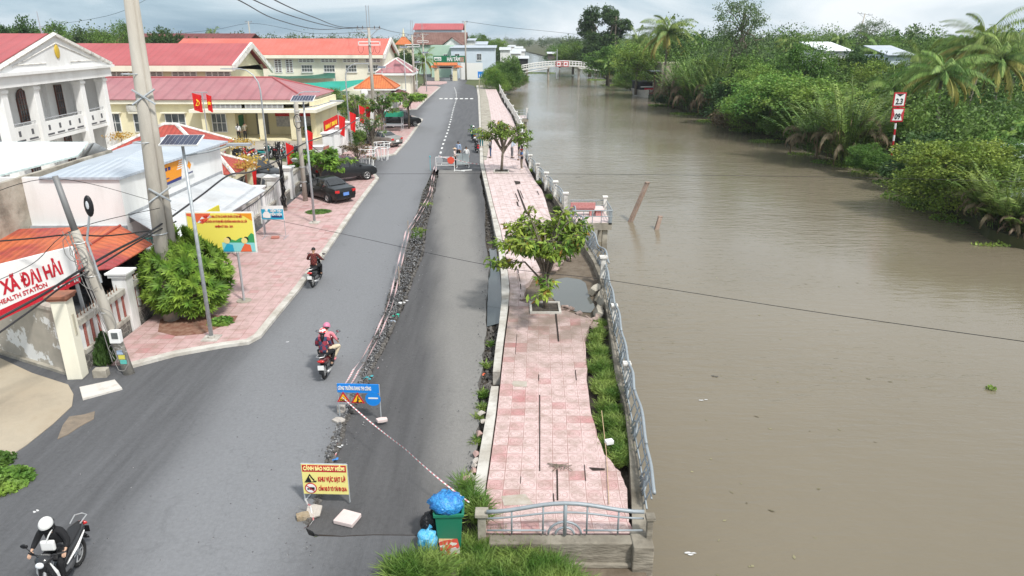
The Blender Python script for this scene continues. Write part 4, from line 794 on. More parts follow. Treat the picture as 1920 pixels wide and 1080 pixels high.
# --- white building with pediment, facing the road
Wb = thing('government_building', 'white two-storey building with pediment, tall columns and balcony, at the left edge', 'building', (-31.9, 46, 0), .087)
b = MB(); b.bb(-22, -2.8, -3, 15.2, 0, 7.7); b.bb(-2.85, -.6, 14.6, 15.05, 0, 7.3); b.bb(-2.8, -.2, -.5, 15, 0, .35); b.build('wall', M_wht, Wb)
for y in (.35, 4.1, 10.6, 14.35):
    b = MB(); b.bb(-.55, .05, y-.33, y+.33, .3, 7.3); b.bb(-.62, .12, y-.4, y+.4, 6.95, 7.15); bevel(b.build('column', M_wht, Wb), .02)
for y in (10.6,):
    b = MB(); b.bb(-2.8, -2.5, y-.3, y+.3, 0, 7.3); b.build('pilaster', M_wht, Wb)
b = MB(); b.bb(-2.8, .3, -.6, 15.3, 7.3, 8.0); b.bb(-2.8, .55, -.85, 15.55, 8.0, 8.2)
zc, zp = 8.2, 10.45; tri = [(-.8, zc), (15.5, zc), (7.35, zp)]
for xa, xb, s in ((-2.8, .25, 0), ):
    v = [(xa, y, z) for y, z in tri]+[(xb, y, z) for y, z in tri]; b.add(v, [(2,1,0),(3,4,5),(0,1,4,3),(1,2,5,4),(2,0,3,5)])
b.build('pediment', M_wht, Wb); ped = b
b = MB(); c = Vector((.32, 7.35, 9.0))
for k, (a, d) in enumerate(((tri[0], tri[2]), (tri[1], tri[2]), )):
    b.tube([(.3, a[0], a[1]+.08), (.3, d[0], d[1]+.05)], .17, 5); p = [lerp(c.y, a[0], .72), lerp(c.z, a[1], .60)]; q = [lerp(c.y, d[0], .9), lerp(c.z, d[1], .62)]; b.tube([(.27, p[0], p[1]), (.27, q[0], q[1])], .05, 4)
b.tube([(.27, 1.8, 8.62), (.27, 5.6, 8.62)], .05, 4); b.tube([(.27, 9.0, 8.62), (.27, 12.8, 8.62)], .05, 4); b.build('cornice_moulding', M_mould, Wb)
b = MB(); b.ell((.30, 7.35, 9.35), (.08, .33, .48), 14, 8, cut=-1); o = b.build('emblem', mat('gold', (.62, .43, .05), rough=.45, metal=.2), Wb, smooth=True)
b = MB(); b.tube([(-.5, 7.35, 10.4), (-.5, 7.3, 12.0)], [.04, .02], 5); b.build('roof_mast', M_grey, Wb)
hip_roof('roof', R_red, Wb, -23, -3.2, -4, 16, 7.75, 11.4, ins=7, ridge='x')
gable_roof('portico_roof', R_red, Wb, -13, -.1, -1.2, 15.9, 8.16, 10.5, axis='x', th=.06, yr=7.35)
for y0, y1 in ((.7, 3.75), (4.45, 10.25), (10.95, 14.0)):
    b = MB(); b.bb(-.35, -.15, y0, y1, 3.75, 4.75); b.bb(-2.8, -.15, y0-.3, y1+.3, 3.45, 3.7); n_ = max(2, int((y1-y0)/1.2)); bal = b.build('balcony', M_wht, Wb)
    q = MB(); [q.bb(-.17, -.135, y0+(i+.5)*(y1-y0)/n_-.13, y0+(i+.5)*(y1-y0)/n_+.13, 4.15, 4.5) for i in range(n_)]; [q.bb(-.17, -.136, y0+(i+.15)*(y1-y0)/n_, y0+(i+.85)*(y1-y0)/n_, 3.82, 3.93) for i in range(n_)]; q.build('slot', mat('slot shade', (.10, .10, .11), rough=.9), bal); q = MB(); q.tube([(-.25, y0, 4.95), (-.25, y1, 4.95)], .035, 5); [q.tube([(-.25, lerp(y0, y1, t), 4.75), (-.25, lerp(y0, y1, t), 4.95)], .02, 4) for t in (.2, .5, .8)]; q.build('handrail', M_grey, bal)
window(Wb, -2.77, 2.2, 5.2, 2.1, 1.8, '+x', True, (6, 4), M_wood); window(Wb, -2.77, 7.3, 5.35, 1.3, 1.6, '+x', True, (4, 4), M_wood); window(Wb, -2.77, 12.5, 5.6, .95, 2.3, '+x', False, (3, 4), M_wood)
window(Wb, -2.77, 7.3, 1.6, 1.3, 1.5, '+x', True, (4, 4), M_wood); window(Wb, -2.77, 12.5, 1.9, .95, 2.3, '+x', False, (3, 4), M_wood); window(Wb, -2.77, 2.2, 1.5, 2.0, 2.0, '+x', True, (6, 4), M_wood)
# --- front cream building with porch
D1 = thing('clinic_building', 'single-storey cream building with faded pink hip roof and open porch', 'building', (0, 77, 0))
b = MB(); b.bb(-52, -29.3, .3, 11, 0, 3.9); b.bb(-29.3, -21.3, 3.6, 11, 0, 3.9); b.bb(-29.3, -20.6, -.8, 11, 0, .16); b.bb(-21.5, -21.0, 1.0, 11, 0, 3.9); b.build('wall', M_crm, D1)
b = MB(); b.bb(-52.4, -21.6, -.25, 11.4, 3.72, 4.2); b.build('fascia', M_crl, D1); b = MB(); b.bb(-33.4, -20.2, -1.3, 10.8, 2.92, 3.25); b.build('porch_canopy', M_crl, D1)
hip_roof('roof', R_pink, D1, -52.6, -21.4, -.4, 11.6, 4.24, 6.1, ins=5.2, caps=R_red)
for x in (-32.1, -26.2, -22.9): b = MB(); b.bb(x-.26, x+.26, -.9, -.38, .16, 2.92); b.build('column', M_crm, D1)
for x, w_ in ((-42.3, 1.7), (-38.9, 2.2), (-35.6, 2.1), (-31.0, 1.5)): window(D1, x, .27, 1.75, w_, 1.9, '-y', False, (3, 2), M_white, sill=False); b = MB(); b.bb(x-w_/2-.25, x+w_/2+.25, -.25, .31, 2.76, 2.88); b.build('window_hood', M_crl, D1)
vent(D1, -31.6, -28.4, -.05, 3.32, 3.7, 6, 2, M_grey); vent(D1, -27.9, -24.0, -.05, 3.32, 3.7, 7, 2, M_grey); b = MB(); b.bb(-28.2, -26.9, 3.5, 3.62, .16, 2.4); b.build('door', mat('grey door', (.20, .20, .18), rough=.6), D1)
b = MB(); b.bb(-26.0, -22.2, 3.48, 3.58, 1.0, 2.1); nb_ = b.build('notice_board', mat('pinned papers', (.55, .55, .56), col2=(.35, .36, .40), ns=5, nd=2, rough=.8), D1); b = MB(); b.bb(-26.05, -22.15, 3.44, 3.60, 2.12, 2.6); b.build('red_header', mat('red board', (.55, .03, .03), rough=.6), nb_)
b = MB(); b.bb(-29.35, -29.25, 1.2, 2.6, 1.0, 2.4); b.build('green_panel', mat('green board', (.05, .20, .10), rough=.6), D1); b = MB(); b.bb(-40.4, -39.4, -.15, .28, 2.95, 3.6); b.ell((-39.9, -.16, 3.28), (.26, .03, .26), 12, 6); b.build('air_conditioner', mat('ac unit', (.55, .54, .5), rough=.6, dirt=.5), D1)
# --- long red roofed building behind
D2 = thing('school_block', 'long two-storey cream block with dark red roof behind the clinic', 'building', (0, 92.4, 0))
b = MB(); b.bb(-95, -35, .2, 12.6, 0, 6.75)
v = [(-35.0, .2, 6.7), (-35.0, 12.6, 6.0), (-35.0, 6.4, 9.3)]; b.add(v+[(p[0]-.25, p[1], p[2]) for p in v], [(0,1,2),(5,4,3),(0,1,4,3),(1,2,5,4),(2,0,3,5)]); b.build('wall', M_crm, D2)
gable_roof('roof', R_red, D2, -96, -34.2, -.8, 13.6, (7.0, 6.1), 9.45, yr=6.4); b = MB(); b.bb(-96, -34.3, -.85, -.55, 6.35, 7.02); b.build('fascia', M_crl, D2)
b = MB(); [b.add([(-34.25+dx, y, z+dz) for dx in (0, .3) for dz in (-.5, .2) for y, z in (p0, p1)], [(0,1,3,2),(4,6,7,5),(0,4,5,1),(2,3,7,6),(0,2,6,4),(1,5,7,3)]) for p0, p1 in (((-.9, 6.95), (6.4, 9.5)), ((6.4, 9.5), (13.8, 6.05)))]; b.build('verge_board', M_mould, D2)
for x in np.arange(-80, -36.5, 4.2): vent(D2, x, x+3.0, .17, 5.75, 6.25, 4, 2)
# --- orange roofed hall
D3 = thing('assembly_hall', 'long cream hall with orange-red roof, second behind the porch building', 'building', (0, 133, 0))
b = MB(); b.bb(-60, -23.1, .3, 14.7, 0, 7.2); v = [(-23.1, .3, 7.2), (-23.1, 14.7, 7.2), (-23.1, 7.6, 9.7)]; b.add(v+[(p[0]-.25, p[1], p[2]) for p in v], [(0,1,2),(5,4,3),(0,1,4,3),(1,2,5,4),(2,0,3,5)]); b.build('wall', M_crl, D3)
gable_roof('roof', R_org, D3, -61, -22.6, -.7, 15.6, 7.35, 9.98, yr=7.5); b = MB(); b.bb(-61, -22.7, -.75, -.5, 6.8, 7.36); b.build('fascia', M_crl, D3); b = MB()
for p0, p1 in (((-.8, 7.3), (7.5, 10.05)), ((7.5, 10.05), (15.8, 7.3))): b.add([(-22.65+dx, y, z+dz) for dx in (0, .35) for dz in (-.55, .2) for y, z in (p0, p1)], [(0,1,3,2),(4,6,7,5),(0,4,5,1),(2,3,7,6),(0,2,6,4),(1,5,7,3)])
b.build('verge_board', M_mould, D3)
for p0, p1 in ((565, 585), (607, 627), (648, 668), (690, 709)): xa, xb = AX(p0, 133, 5), AX(p1, 133, 5); window(D3, (xa+xb)/2, .27, 5.05, xb-xa, 1.15, '-y', False, (4, 2), M_white); vent(D3, xa-.4, xb+.4, .27, 6.15, 6.65, 4, 2)
for p0 in (515, 536): xa = AX(p0, 133, 5); vent(D3, xa, xa+1.2, .27, 4.4, 6.6, 2, 6)
# --- far maroon roofs
D4 = thing('maroon_roof_building', 'distant low building with long maroon roof and white gable', 'building', (0, 160, 0)); b = MB(); b.bb(-85, -58, .5, 16, 0, 7.4); b.build('wall', M_wht, D4); gable_roof('roof', R_mar, D4, -86, -57, 0, 17, 8.2, 11.0)
D5 = thing('side_wing', 'small white-gabled wing between the dark red and maroon roofs', 'building', (0, 118, 0)); x = AX(294, 118, 8.5); b = MB(); b.bb(x-1.9, x+1.9, .2, 10, 0, 7.4); v = [(x-1.9, .2, 7.4), (x+1.9, .2, 7.4), (x, .2, 9.0)]; b.add(v, [(0,1,2)]); b.build('wall', M_wht, D5); gable_roof('roof', R_red, D5, x-2.5, x+2.5, -.2, 12, 7.2, 9.25, axis='y')
# --- gatehouse, entrance pavilion, nets
D6 = thing('gatehouse', 'small gatehouse with bright orange tile roof behind the concrete pole', 'gatehouse', (-19.5, 107.5, 0), .04); b = MB(); b.bb(-2.2, 2.2, -2, 2, 0, 3.3); b.build('wall', M_mould, D6); b = MB(); b.bb(-2.9, 2.9, -2.8, 2.8, 3.2, 3.42); b.build('eave_slab', M_wht, D6); hip_roof('roof', R_otile, D6, -2.9, 2.9, -2.8, 2.8, 3.5, 5.15, ins=2.3, caps=mat('orange ridge', (.45, .13, .05), rough=.8))
D6b = thing('awning', 'dark red awning hanging off the orange gatehouse', 'awning', (-16.3, 108, 0), .04); b = MB(); b.tube([(-1, y, 2.0) for y in (-2.5, 2.5)], .05, 5); n_ = 8; vs = [(-1.1+2.2*i/n_*1.0, y, 2.3+.75*math.cos(math.pi/2*i/n_)) for y in (-3, 3) for i in range(n_+1)]; b.add(vs, [(i, i+1, n_+2+i, n_+1+i) for i in range(n_)]); [b.tube([(1.1, y, 0), (1.1, y, 2.3)], .04, 5) for y in (-2.8, 2.8)]; b.build('canopy', R_mar, D6b)
D7 = thing('entrance_hall', 'cream entrance hall with red hip roof beyond the orange hall', 'building', (-19.8, 128, 0), .04); b = MB(); b.bb(-2.5, 2.5, -3, 5, 0, 4.3); b.build('wall', M_crl, D7); b = MB(); b.bb(-3.2, 3.2, -3.8, 6, 4.3, 4.7); b.build('eave_slab', M_wht, D7); hip_roof('roof', R_pink, D7, -3.2, 3.2, -3.8, 6, 4.75, 6.9, ins=3.0, caps=M_mould, ridge='y')
def net(name, label, cat, cs, m, sag, posts=True, gr=None):
    r = thing(name, label, cat, (cs[0].x, cs[0].y, 0)); n_ = 10; vs = []; fs = []
    for i in range(n_+1):
        for j in range(n_+1):
            u, v = i/n_, j/n_; p = cs[0].lerp(cs[1], u).lerp(cs[3].lerp(cs[2], u), v); vs.append((p.x-cs[0].x, p.y-cs[0].y, p.z-sag*math.sin(math.pi*u)*math.sin(math.pi*v)+.12*math.sin(u*16)*sag))
    fs = [(i*(n_+1)+j, (i+1)*(n_+1)+j, (i+1)*(n_+1)+j+1, i*(n_+1)+j+1) for i in range(n_) for j in range(n_)]; b = MB(); b.add(vs, fs); uvbox(b.build('canopy', m, r, smooth=True))
    [MB().tube([(c.x-cs[0].x, c.y-cs[0].y, 0), (c.x-cs[0].x, c.y-cs[0].y, c.z)], .05, 5).build('post', M_grey, r) for c in cs]
M_net = mat('green shade net', (.02, .38, .26), col2=(.03, .45, .36), ns=.3, rough=.7, transl=.3); M_dgn = mat('dark green awning', (.02, .10, .07), col2=(.04, .16, .11), ns=.5, rough=.6)
net('shade_net', 'bright green shade net stretched between the cream buildings', 'shade net', [G(515,170,3.2), G(640,170,3.2), G(692,149,3.5), G(545,157,3.5)], M_net, .35)
net('courtyard_awning', 'dark green striped awning in front of the orange-roofed hall', 'awning', [G(503,147,3.6), G(628,147,3.6), G(628,137,4.3), G(503,133,4.3)], M_dgn, .2)
b = MB(); b.bb(0, 22, 0, .25, 0, 2.6); o = b.build('courtyard_wall', M_crl, None, loc=(-44, 112, 0)); tag(o, 'cream courtyard wall under the dark green awning', 'wall')
# --- post office and its neighbours
D8 = thing('post_office', 'white single-storey building with blue-grey sheet roof and orange wall sign', 'building', (-16.05, 29, 0))
b = MB(); b.bb(-14, 0, 0, .2, 0, 4.9); b.bb(-.2, 0, .2, 10.6, 0, 4.9); b.bb(-4.6, -.2, 10.4, 10.6, 0, 4.9); b.bb(-2.9, -2.7, .2, 10.4, 0, 4.88); b.build('wall', M_wht, D8)
b = MB(); z = 4.93; q = [(-3.2, -.1, z), (.12, -.1, z), (.45, 10.7, z), (-4.4, 10.7, z), (-1.3, 3.6, 5.25), (-2.2, 9.5, 5.35)]; b.add(q, [(0,1,4),(1,2,5,4),(2,3,5),(3,0,4,5)]); b.add([(p[0], p[1], p[2]-.1) for p in q[:4]]+q[:4], [(0,1,5,4),(1,2,6,5),(2,3,7,6),(3,0,4,7)]); uvbox(b.build('roof', R_gry, D8))
b = MB(); b.bb(-14, .0, -.12, 0, 2.72, 2.9); b.bb(-14, 0, -.03, .0, 2.5, 2.72); b.bb(0, .03, .2, 10.4, 2.95, 3.35); b.build('flashing', mat('cement flashing', (.42, .44, .46), col2=(.3, .31, .33), ns=3, rough=.9), D8)
sg = thing('wall_sign', 'orange and white sign panel high on the white side wall', 'sign', (-15.98, 33.9, 4.35), R(90)); b = MB(); b.box((0, 0, 0), (3.8, .08, 1.0)); b.build('panel', M_white, sg)
b = MB(); y = -.045; b.add([(-1.9, y, -.5), (.35, y, -.5), (.75, y, .5), (-1.9, y, .5)], [(0,1,2,3)]); b.build('orange_field', mat('sign orange', (.80, .30, .02), rough=.5), sg); b = MB(); b.add([(-1.9, y-.004, -.5), (.35, y-.004, -.5), (.42, y-.004, -.36), (-1.9, y-.004, -.38)], [(0,1,2,3)]); b.build('blue_strip', mat('sign blue', (.03, .04, .18), rough=.5), sg)
b = MB(); [b.add([(.1+.1*k, y-.006, .1+.1*k), (.75-.03*k, y-.006, .1+.1*k), (.78-.03*k, y-.006, .15+.1*k), (.14+.1*k, y-.006, .15+.1*k)], [(0,1,2,3)]) for k in range(-1, 4)]; b.build('stripes', M_white, sg)
b = MB(); [b.add([(1.15+dx, y-.004, 0), (1.4+dx, y-.004, -.22), (1.62+dx, y-.004, 0), (1.4+dx, y-.004, .22)], [(0,1,2,3)]) for dx in (0,)]; b.build('logo', MATS['sign orange'], sg)
marks(sg, -1.15, .2, 1.1, .16, MATS['sign blue'], y-.008); marks(sg, -1.3, -.22, .9, .06, MATS['sign blue'], y-.008); text('VIETNAM POST', .08, MATS['sign blue'], sg, (1.4, y-.008, -.4), .6)
AW = thing('awning', 'long weathered metal awning over the white building front', 'awning', (-16.0, 29.5, 0)); b = MB(); q = [(0, -.3, 3.2), (2.6, -2.0, 2.45), (2.65, 8.8, 2.45), (0, 9.6, 3.2)]; b.add(q+[(p[0], p[1], p[2]+.03) for p in q], [(0,1,2,3),(4,5,6,7),(0,1,5,4),(1,2,6,5),(2,3,7,6),(3,0,4,7)]); uvbox(b.build('sheet', R_awn, AW))
b = MB(); [b.tube([(2.5, y, 0), (2.5, y, 2.45)], .05, 6) for y in (-1.7, 1.2, 4.2, 8.4)]; b.tube([(2.55, -1.9, 2.4), (2.55, 8.7, 2.4)], .04, 5); b.build('posts', M_grey, AW)
b = MB(); [b.tube([(.1+.18*i, -.25, .2), (.1+.18*i, -.25, 2.5)], .02, 4) for i in range(13)]; [b.tube([(.1, -.25, z), (2.4, -.25, z)], .025, 4) for z in (.3, 1.2, 1.8, 2.4)]; tag(b.build('grille', mat('teal paint', (.10, .33, .28), rough=.6), None, loc=(-16.0, 29.0, 0)), 'teal barred grille under the near end of the metal awning', 'grille')
b = MB(); b.bb(0, .1, 0, 6.6, 0, 2.3); b.bb(0, .1, 6.6, 8.6, 0, 2.2); tag(b.build('roller_shutter', mat('shutter', (.38, .38, .38), col2=(.30, .30, .30), ns=2, stretch=(1, 1, 12)), None, loc=(-15.0, 30.5, 0)), 'grey roller shutter in the shade of the metal awning', 'shutter')
ys_ = thing('shop_sign', 'slanted yellow sign board on the edge of the metal awning', 'sign', (-13.2, 30.1, 2.85), R(88)); b = MB(); b.box((0, 0, 0), (2.7, .06, .72)); b.build('panel', mat('sign yellow', (.62, .55, .04), rough=.6, dirt=.3, dcol=(.45, .38, .05), ds=3), ys_); b = MB(); b.box((0, -.035, -.28), (2.5, .01, .03)); b.box((-1.0, -.036, -.3), (.5, .012, .2)); b.build('strip', mat('sign cyan', (.02, .35, .55), rough=.5), ys_); marks(ys_, .35, -.05, 1.5, .13, MATS['sign cyan'], -.04); marks(ys_, .35, -.2, 1.0, .04, MATS['sign cyan'], -.04)
b = MB(); q = [G(-260,398,4.7), G(146,294,5.0), G(165,269,5.45), G(-260,269,5.45)]; D9 = thing('mint_roof_house', 'house with broad pale mint sheet roof at the left edge', 'house', (q[1].x, q[1].y, 0)); o0 = Vector((q[1].x, q[1].y, 0)); q = [p-o0 for p in q]
b.add(q+[p+Vector((0, 0, .08)) for p in q], [(0,1,2,3),(4,5,6,7),(0,1,5,4),(1,2,6,5),(2,3,7,6),(3,0,4,7)]); uvbox(b.build('roof', R_mint, D9)); b = MB(); p0, p1 = G(-200,386,5)-o0, G(203,281,5.1)-o0; d_ = (p1-p0).normalized(); n_ = Vector((-d_.y, d_.x, 0))*.2
b.add([(*(p0).xy, 0), (*(p1).xy, 0), (*(p1-n_).xy, 0), (*(p0-n_).xy, 0), (*(p0).xy, 4.75), (*(p1).xy, 5.1), (*(p1-n_).xy, 5.1), (*(p0-n_).xy, 4.75)], [(0,1,2,3),(4,5,6,7),(0,1,5,4),(1,2,6,5),(2,3,7,6),(3,0,4,7)]); b.build('side_wall', M_con, D9)
b = MB(); v = [G(150,296,4.9)-o0, G(196,284,4.9)-o0, G(167,269,5.6)-o0]; b.add(v+[p+Vector((.1, .3, 0)) for p in v], [(0,1,2),(3,4,5),(0,1,4,3),(1,2,5,4)]); b.build('gable', M_wh2, D9)
# --- red corrugated lean-to in the foreground
D10 = thing('lean_to_roof', 'orange-red corrugated roof in the foreground below the white wall', 'shed', (-16.1, 28.8, 0)); o0 = Vector((-16.1, 28.8, 0)); A, B_, Cc, Dd, E_ = [G(*p)-o0 for p in ((-260,440,2.9),(226,425,2.9),(286,459,2.35),(211,505,2.3),(150,474,2.62))]; Fq = G(-260,524,2.3)-o0; Gq = G(120,511,2.3)-o0
Dl = G(150,474,2.62)-o0; b = MB(); 
def slab(*v): n_ = len(v); b.add(list(v)+[p+Vector((0, 0, .04)) for p in v], [tuple(range(n_)), tuple(range(n_, 2*n_))]+[(i, (i+1) % n_, (i+1) % n_+n_, i+n_) for i in range(n_)])
slab(A, B_, Dl, Gq, Fq); slab(B_, Cc, Dd, Dl); slab(Dl, Dd, Gq); uvbox(b.build('roof', R_rust, D10)); b = MB(); b.tube([B_+Vector((0,0,.06)), Dl+Vector((0,0,.06))], .05, 5)
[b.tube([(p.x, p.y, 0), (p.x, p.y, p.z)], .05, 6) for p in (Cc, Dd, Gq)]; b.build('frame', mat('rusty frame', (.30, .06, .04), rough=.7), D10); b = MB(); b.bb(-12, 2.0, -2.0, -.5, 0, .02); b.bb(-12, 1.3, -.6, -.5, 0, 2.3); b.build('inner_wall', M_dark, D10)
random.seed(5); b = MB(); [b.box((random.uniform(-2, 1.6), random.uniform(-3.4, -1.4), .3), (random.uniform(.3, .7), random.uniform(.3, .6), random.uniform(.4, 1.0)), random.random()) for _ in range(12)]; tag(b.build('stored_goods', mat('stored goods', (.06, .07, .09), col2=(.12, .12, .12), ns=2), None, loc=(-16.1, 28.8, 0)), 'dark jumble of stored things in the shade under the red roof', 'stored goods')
# --- red tiled pavilions in the yard
def pavilion(name, label, x0, x1, y0, y1, ze, zr, ridge='x', ins=None, wall=True):
    r = thing(name, label, 'pavilion', ((x0+x1)/2, (y0+y1)/2, 0)); w_, d_ = (x1-x0)/2, (y1-y0)/2; hip_roof('roof', R_tile, r, -w_, w_, -d_, d_, ze, zr, ins=ins, th=.02, ridge=ridge, caps=M_mould); b = MB(); b.bb(-w_+.05, w_-.05, -d_+.05, d_-.05, ze-.35, ze-.03); b.build('beam', M_crm, r); [MB().bb(a*(w_-.4)-.15, a*(w_-.4)+.15, c*(d_-.4)-.15, c*(d_-.4)+.15, 0, ze-.35).build('post', M_crm, r) for a in (-1, 1) for c in (-1, 1)]; return r
pavilion('pavilion', 'pavilion with red tiled hip roof behind the solar street lamp', -25.4, -19.2, 44.8, 50.2, 3.55, 4.95, ins=2.7)
pavilion('pavilion', 'lower red tiled roof with cream beam by the parked cars in the yard', -19.0, -16.0, 41.0, 44.8, 2.85, 3.75, ridge='x', ins=1.6)
# --- white fences
M_stone = mat('stone base', (.11, .105, .095), rough=.9, col2=(.17, .16, .145), ns=7, nd=2, bump=1.0, bs=8); M_brk = mat('red slat', (.30, .07, .055), rough=.8, col2=(.38, .16, .13), ns=20); M_mos = mat('mossy coping', (.45, .43, .38), rough=.95, dirt=.95, dcol=(.10, .09, .07), ds=2)
t = M_stone.node_tree; vo = t.nodes.new('ShaderNodeTexVoronoi'); vo.feature = 'DISTANCE_TO_EDGE'; vo.inputs['Scale'].default_value = 4.5; tcn = t.nodes.new('ShaderNodeTexCoord'); t.links.new(tcn.outputs['Object'], vo.inputs[0]); mr_ = t.nodes.new('ShaderNodeMapRange'); mr_.inputs[2].default_value = .06; t.links.new(vo.outputs[0], mr_.inputs[0]); mm_ = t.nodes.new('ShaderNodeMixRGB'); bs_ = t.nodes['Principled BSDF']; s0_ = bs_.inputs['Base Color'].links[0].from_socket; mm_.inputs[1].default_value = (.38, .36, .32, 1); t.links.new(mr_.outputs[0], mm_.inputs[0]); t.links.new(s0_, mm_.inputs[2]); t.links.new(mm_.outputs[0], bs_.inputs['Base Color'])
def fx(Y): return -13.18-.04*Y
def pillar(par, y, h, w_=.5, cap=True, m=None):
    b = MB(); x = fx(y); b.bb(x-w_/2, x+w_/2, y-w_/2, y+w_/2, 0, h)
    if cap: b.bb(x-w_/2-.08, x+w_/2+.08, y-w_/2-.08, y+w_/2+.08, h, h+.12); b.bb(x-w_/2-.14, x+w_/2+.14, y-w_/2-.14, y+w_/2+.14, h+.12, h+.2)
    bevel(b.build('pillar', m or M_wh2, par), .015)
def panel(par, y0, y1, h, slats='bars', base=.55):
    x0, x1 = fx(y0), fx(y1); L_ = y1-y0
    def seg(b, za, zb, t_=.16, off=0): b.add([(x0-t_/2+off, y0, za), (x1-t_/2+off, y1, za), (x1+t_/2+off, y1, za), (x0+t_/2+off, y0, za), (x0-t_/2+off, y0, zb), (x1-t_/2+off, y1, zb), (x1+t_/2+off, y1, zb), (x0+t_/2+off, y0, zb)], [(0,1,2,3),(4,5,6,7),(0,1,5,4),(1,2,6,5),(2,3,7,6),(3,0,4,7)])
    b = MB(); seg(b, -.1, base, .3); b.build('stone_base', M_stone, par); b = MB(); seg(b, base, base+.14, .34); seg(b, h-.2, h, .34 if slats == 'brick' else .24); b.build('coping', M_mos, par)
    n_ = int(L_/.42) if slats == 'brick' else int(L_/.34); b = MB(); q = MB()
    for i in range(n_):
        y = y0+(i+.5)*L_/n_; x = fx(y)
        if slats == 'brick': b.bb(x-.06, x+.06, y-L_/n_/2+.04, y+.03, base+.14, h-.2); q.bb(x-.04, x+.075, y+.05, y+.17, base+.14, h-.2)
        else: b.bb(x-.05, x+.05, y-L_/n_*.28, y+L_/n_*.28, base+.14, h-.2); q.bb(x+.02, x+.055, y+L_/n_*.3, y+L_/n_*.44, base+.14, h-.2)
    f = b.build('slats', M_wh2, par); q.build('coloured_slats' if slats == 'brick' else 'bars', M_brk if slats == 'brick' else M_grey, par)
    if slats == 'brick': q = MB(); [q.tube([(fx(y0+i*.2), y0+i*.2, h), (fx(y0+i*.2), y0+i*.2, h+.22)], [.025, .005], 4) for i in range(1, int(L_/.2))]; q.build('spikes', mat('rust', (.20, .10, .06), rough=.9), par)
fnc = thing('white_fence', 'near white fence with red slats and stone base beside the leaning pole', 'fence', (0, 0, 0)); [pillar(fnc, y, 2.15) for y in (24.6, 27.8)]; panel(fnc, 21.3, 24.35, 1.75, 'brick'); panel(fnc, 24.85, 27.55, 1.75, 'brick')
fnc = thing('white_fence', 'white barred fence with pillars behind the parked black cars', 'fence', (0, 0, 0)); yy = [37.6, 41.0, 44.4, 47.8, 51.2, 54.6, 57.6]; [pillar(fnc, y, 1.95, .62) for y in yy]; [panel(fnc, a+.3, c-.3, 1.6) for a, c in zip(yy, yy[1:])]
fnc = thing('white_fence', 'tall white pillared fence behind the silver car', 'fence', (0, 0, 0)); yy = [64.5, 68, 71.5, 75, 78.5, 82, 85.5]; [pillar(fnc, y, 2.3, .8) for y in yy]; [panel(fnc, a+.4, c-.4, 1.9) for a, c in zip(yy, yy[1:])]; pillar(fnc, 61.6, 2.5, .8)
fnc = thing('white_fence', 'far white fence running along the farthest tiled pavement', 'fence', (0, 0, 0)); yy = [112, 118, 124, 130, 136, 142, 148]; [pillar(fnc, y, 1.9, .5) for y in yy]; [panel(fnc, a+.3, c-.3, 1.5) for a, c in zip(yy, yy[1:])]
gp = thing('gate_pillar', 'tall cream gate pillar with terracotta cap at the end of the peeling wall', 'pillar', (-13.95, 20.75, 0), .1); b = MB(); b.bb(-.23, .23, -.23, .23, 0, 2.68); bevel(b.build('shaft', M_crl, gp), .02); b = MB(); b.bb(-.29, .29, -.29, .29, 2.68, 2.76); b.bb(-.33, .33, -.33, .33, 2.76, 2.84); b.build('cap', mat('terracotta', (.32, .13, .08), dirt=.5, ds=3), gp); b = MB(); b.bb(.22, .25, -.05, .05, 1.45, 2.15); b.build('slot', mat('slot grey', (.45, .42, .33)), gp)
M_peel = mat('peeling plaster', (.37, .34, .29), rough=.95, col2=(.44, .40, .34), ns=2, dirt=1.0, dcol=(.74, .74, .72), ds=.75); t = M_peel.node_tree
for n_ in t.nodes:
    if n_.type == 'MAP_RANGE': n_.inputs[1].default_value = .545; n_.inputs[2].default_value = .56
p0, p1 = Vector((-14.2, 20.9, 0)), Vector((-17.9, 22.75, 0)); d_ = (p1-p0).normalized(); p1 = p0+d_*11
wl_ = thing('plaster_wall', 'grey boundary wall with peeling white paint on the left', 'wall', p0, math.atan2(d_.y, d_.x)); b = MB(); b.bb(0, 11, -.2, 0, 0, 2.15); b.build('wall', M_peel, wl_); b = MB(); b.bb(0, 11, -.24, .04, 2.15, 2.27); b.build('coping', M_mos, wl_); b = MB(); [b.bb(x-.15, x+.15, .0, .12, 0, 2.15) for x in (4.3, 8.5)]; b.build('pilasters', M_peel, wl_); b = MB(); b.bb(0, 11, -.0, .14, 0, .1); b.build('footing', M_con, wl_)
# health station sign over the path
L0, L1 = Vector((AX(-120, 18.9, 3), 18.9, 0)), Vector((AX(146, 22.5, 3.1), 22.5, 0)); ml = Vector((AX(0, 20.5, 3), 20.5, 0)); d_ = (L1-ml).normalized(); Ls = (L1-ml).length; hs_ = thing('gateway_sign', 'large white and red board reading XÃ ĐẠI HẢI hung with cables', 'sign', ml, math.atan2(d_.y, d_.x)); ex = 2.4
b = MB(); sz = lambda u: (lerp(2.15, 2.62, u/Ls), lerp(3.79, 3.84, u/Ls)); P_ = [(-ex, sz(-ex)[0]), (Ls, sz(Ls)[0]), (Ls, sz(Ls)[1]), (-ex, sz(-ex)[1])]
b.add([(u, 0, z) for u, z in P_]+[(u, .15, z) for u, z in P_], [(0,1,2,3),(7,6,5,4),(0,1,5,4),(1,2,6,5),(2,3,7,6),(3,0,4,7)]); b.build('panel', M_white, hs_); b = MB(); y = -.006; b.add([(-ex, y, P_[0][1]+.0), (Ls, y, P_[1][1]), (Ls, y, P_[1][1]+.28), (-ex, y, P_[0][1]+.34)], [(0,1,2,3)]); M_sred = mat('sign red', (.50, .015, .03), rough=.5); b.build('red_band', M_sred, hs_)
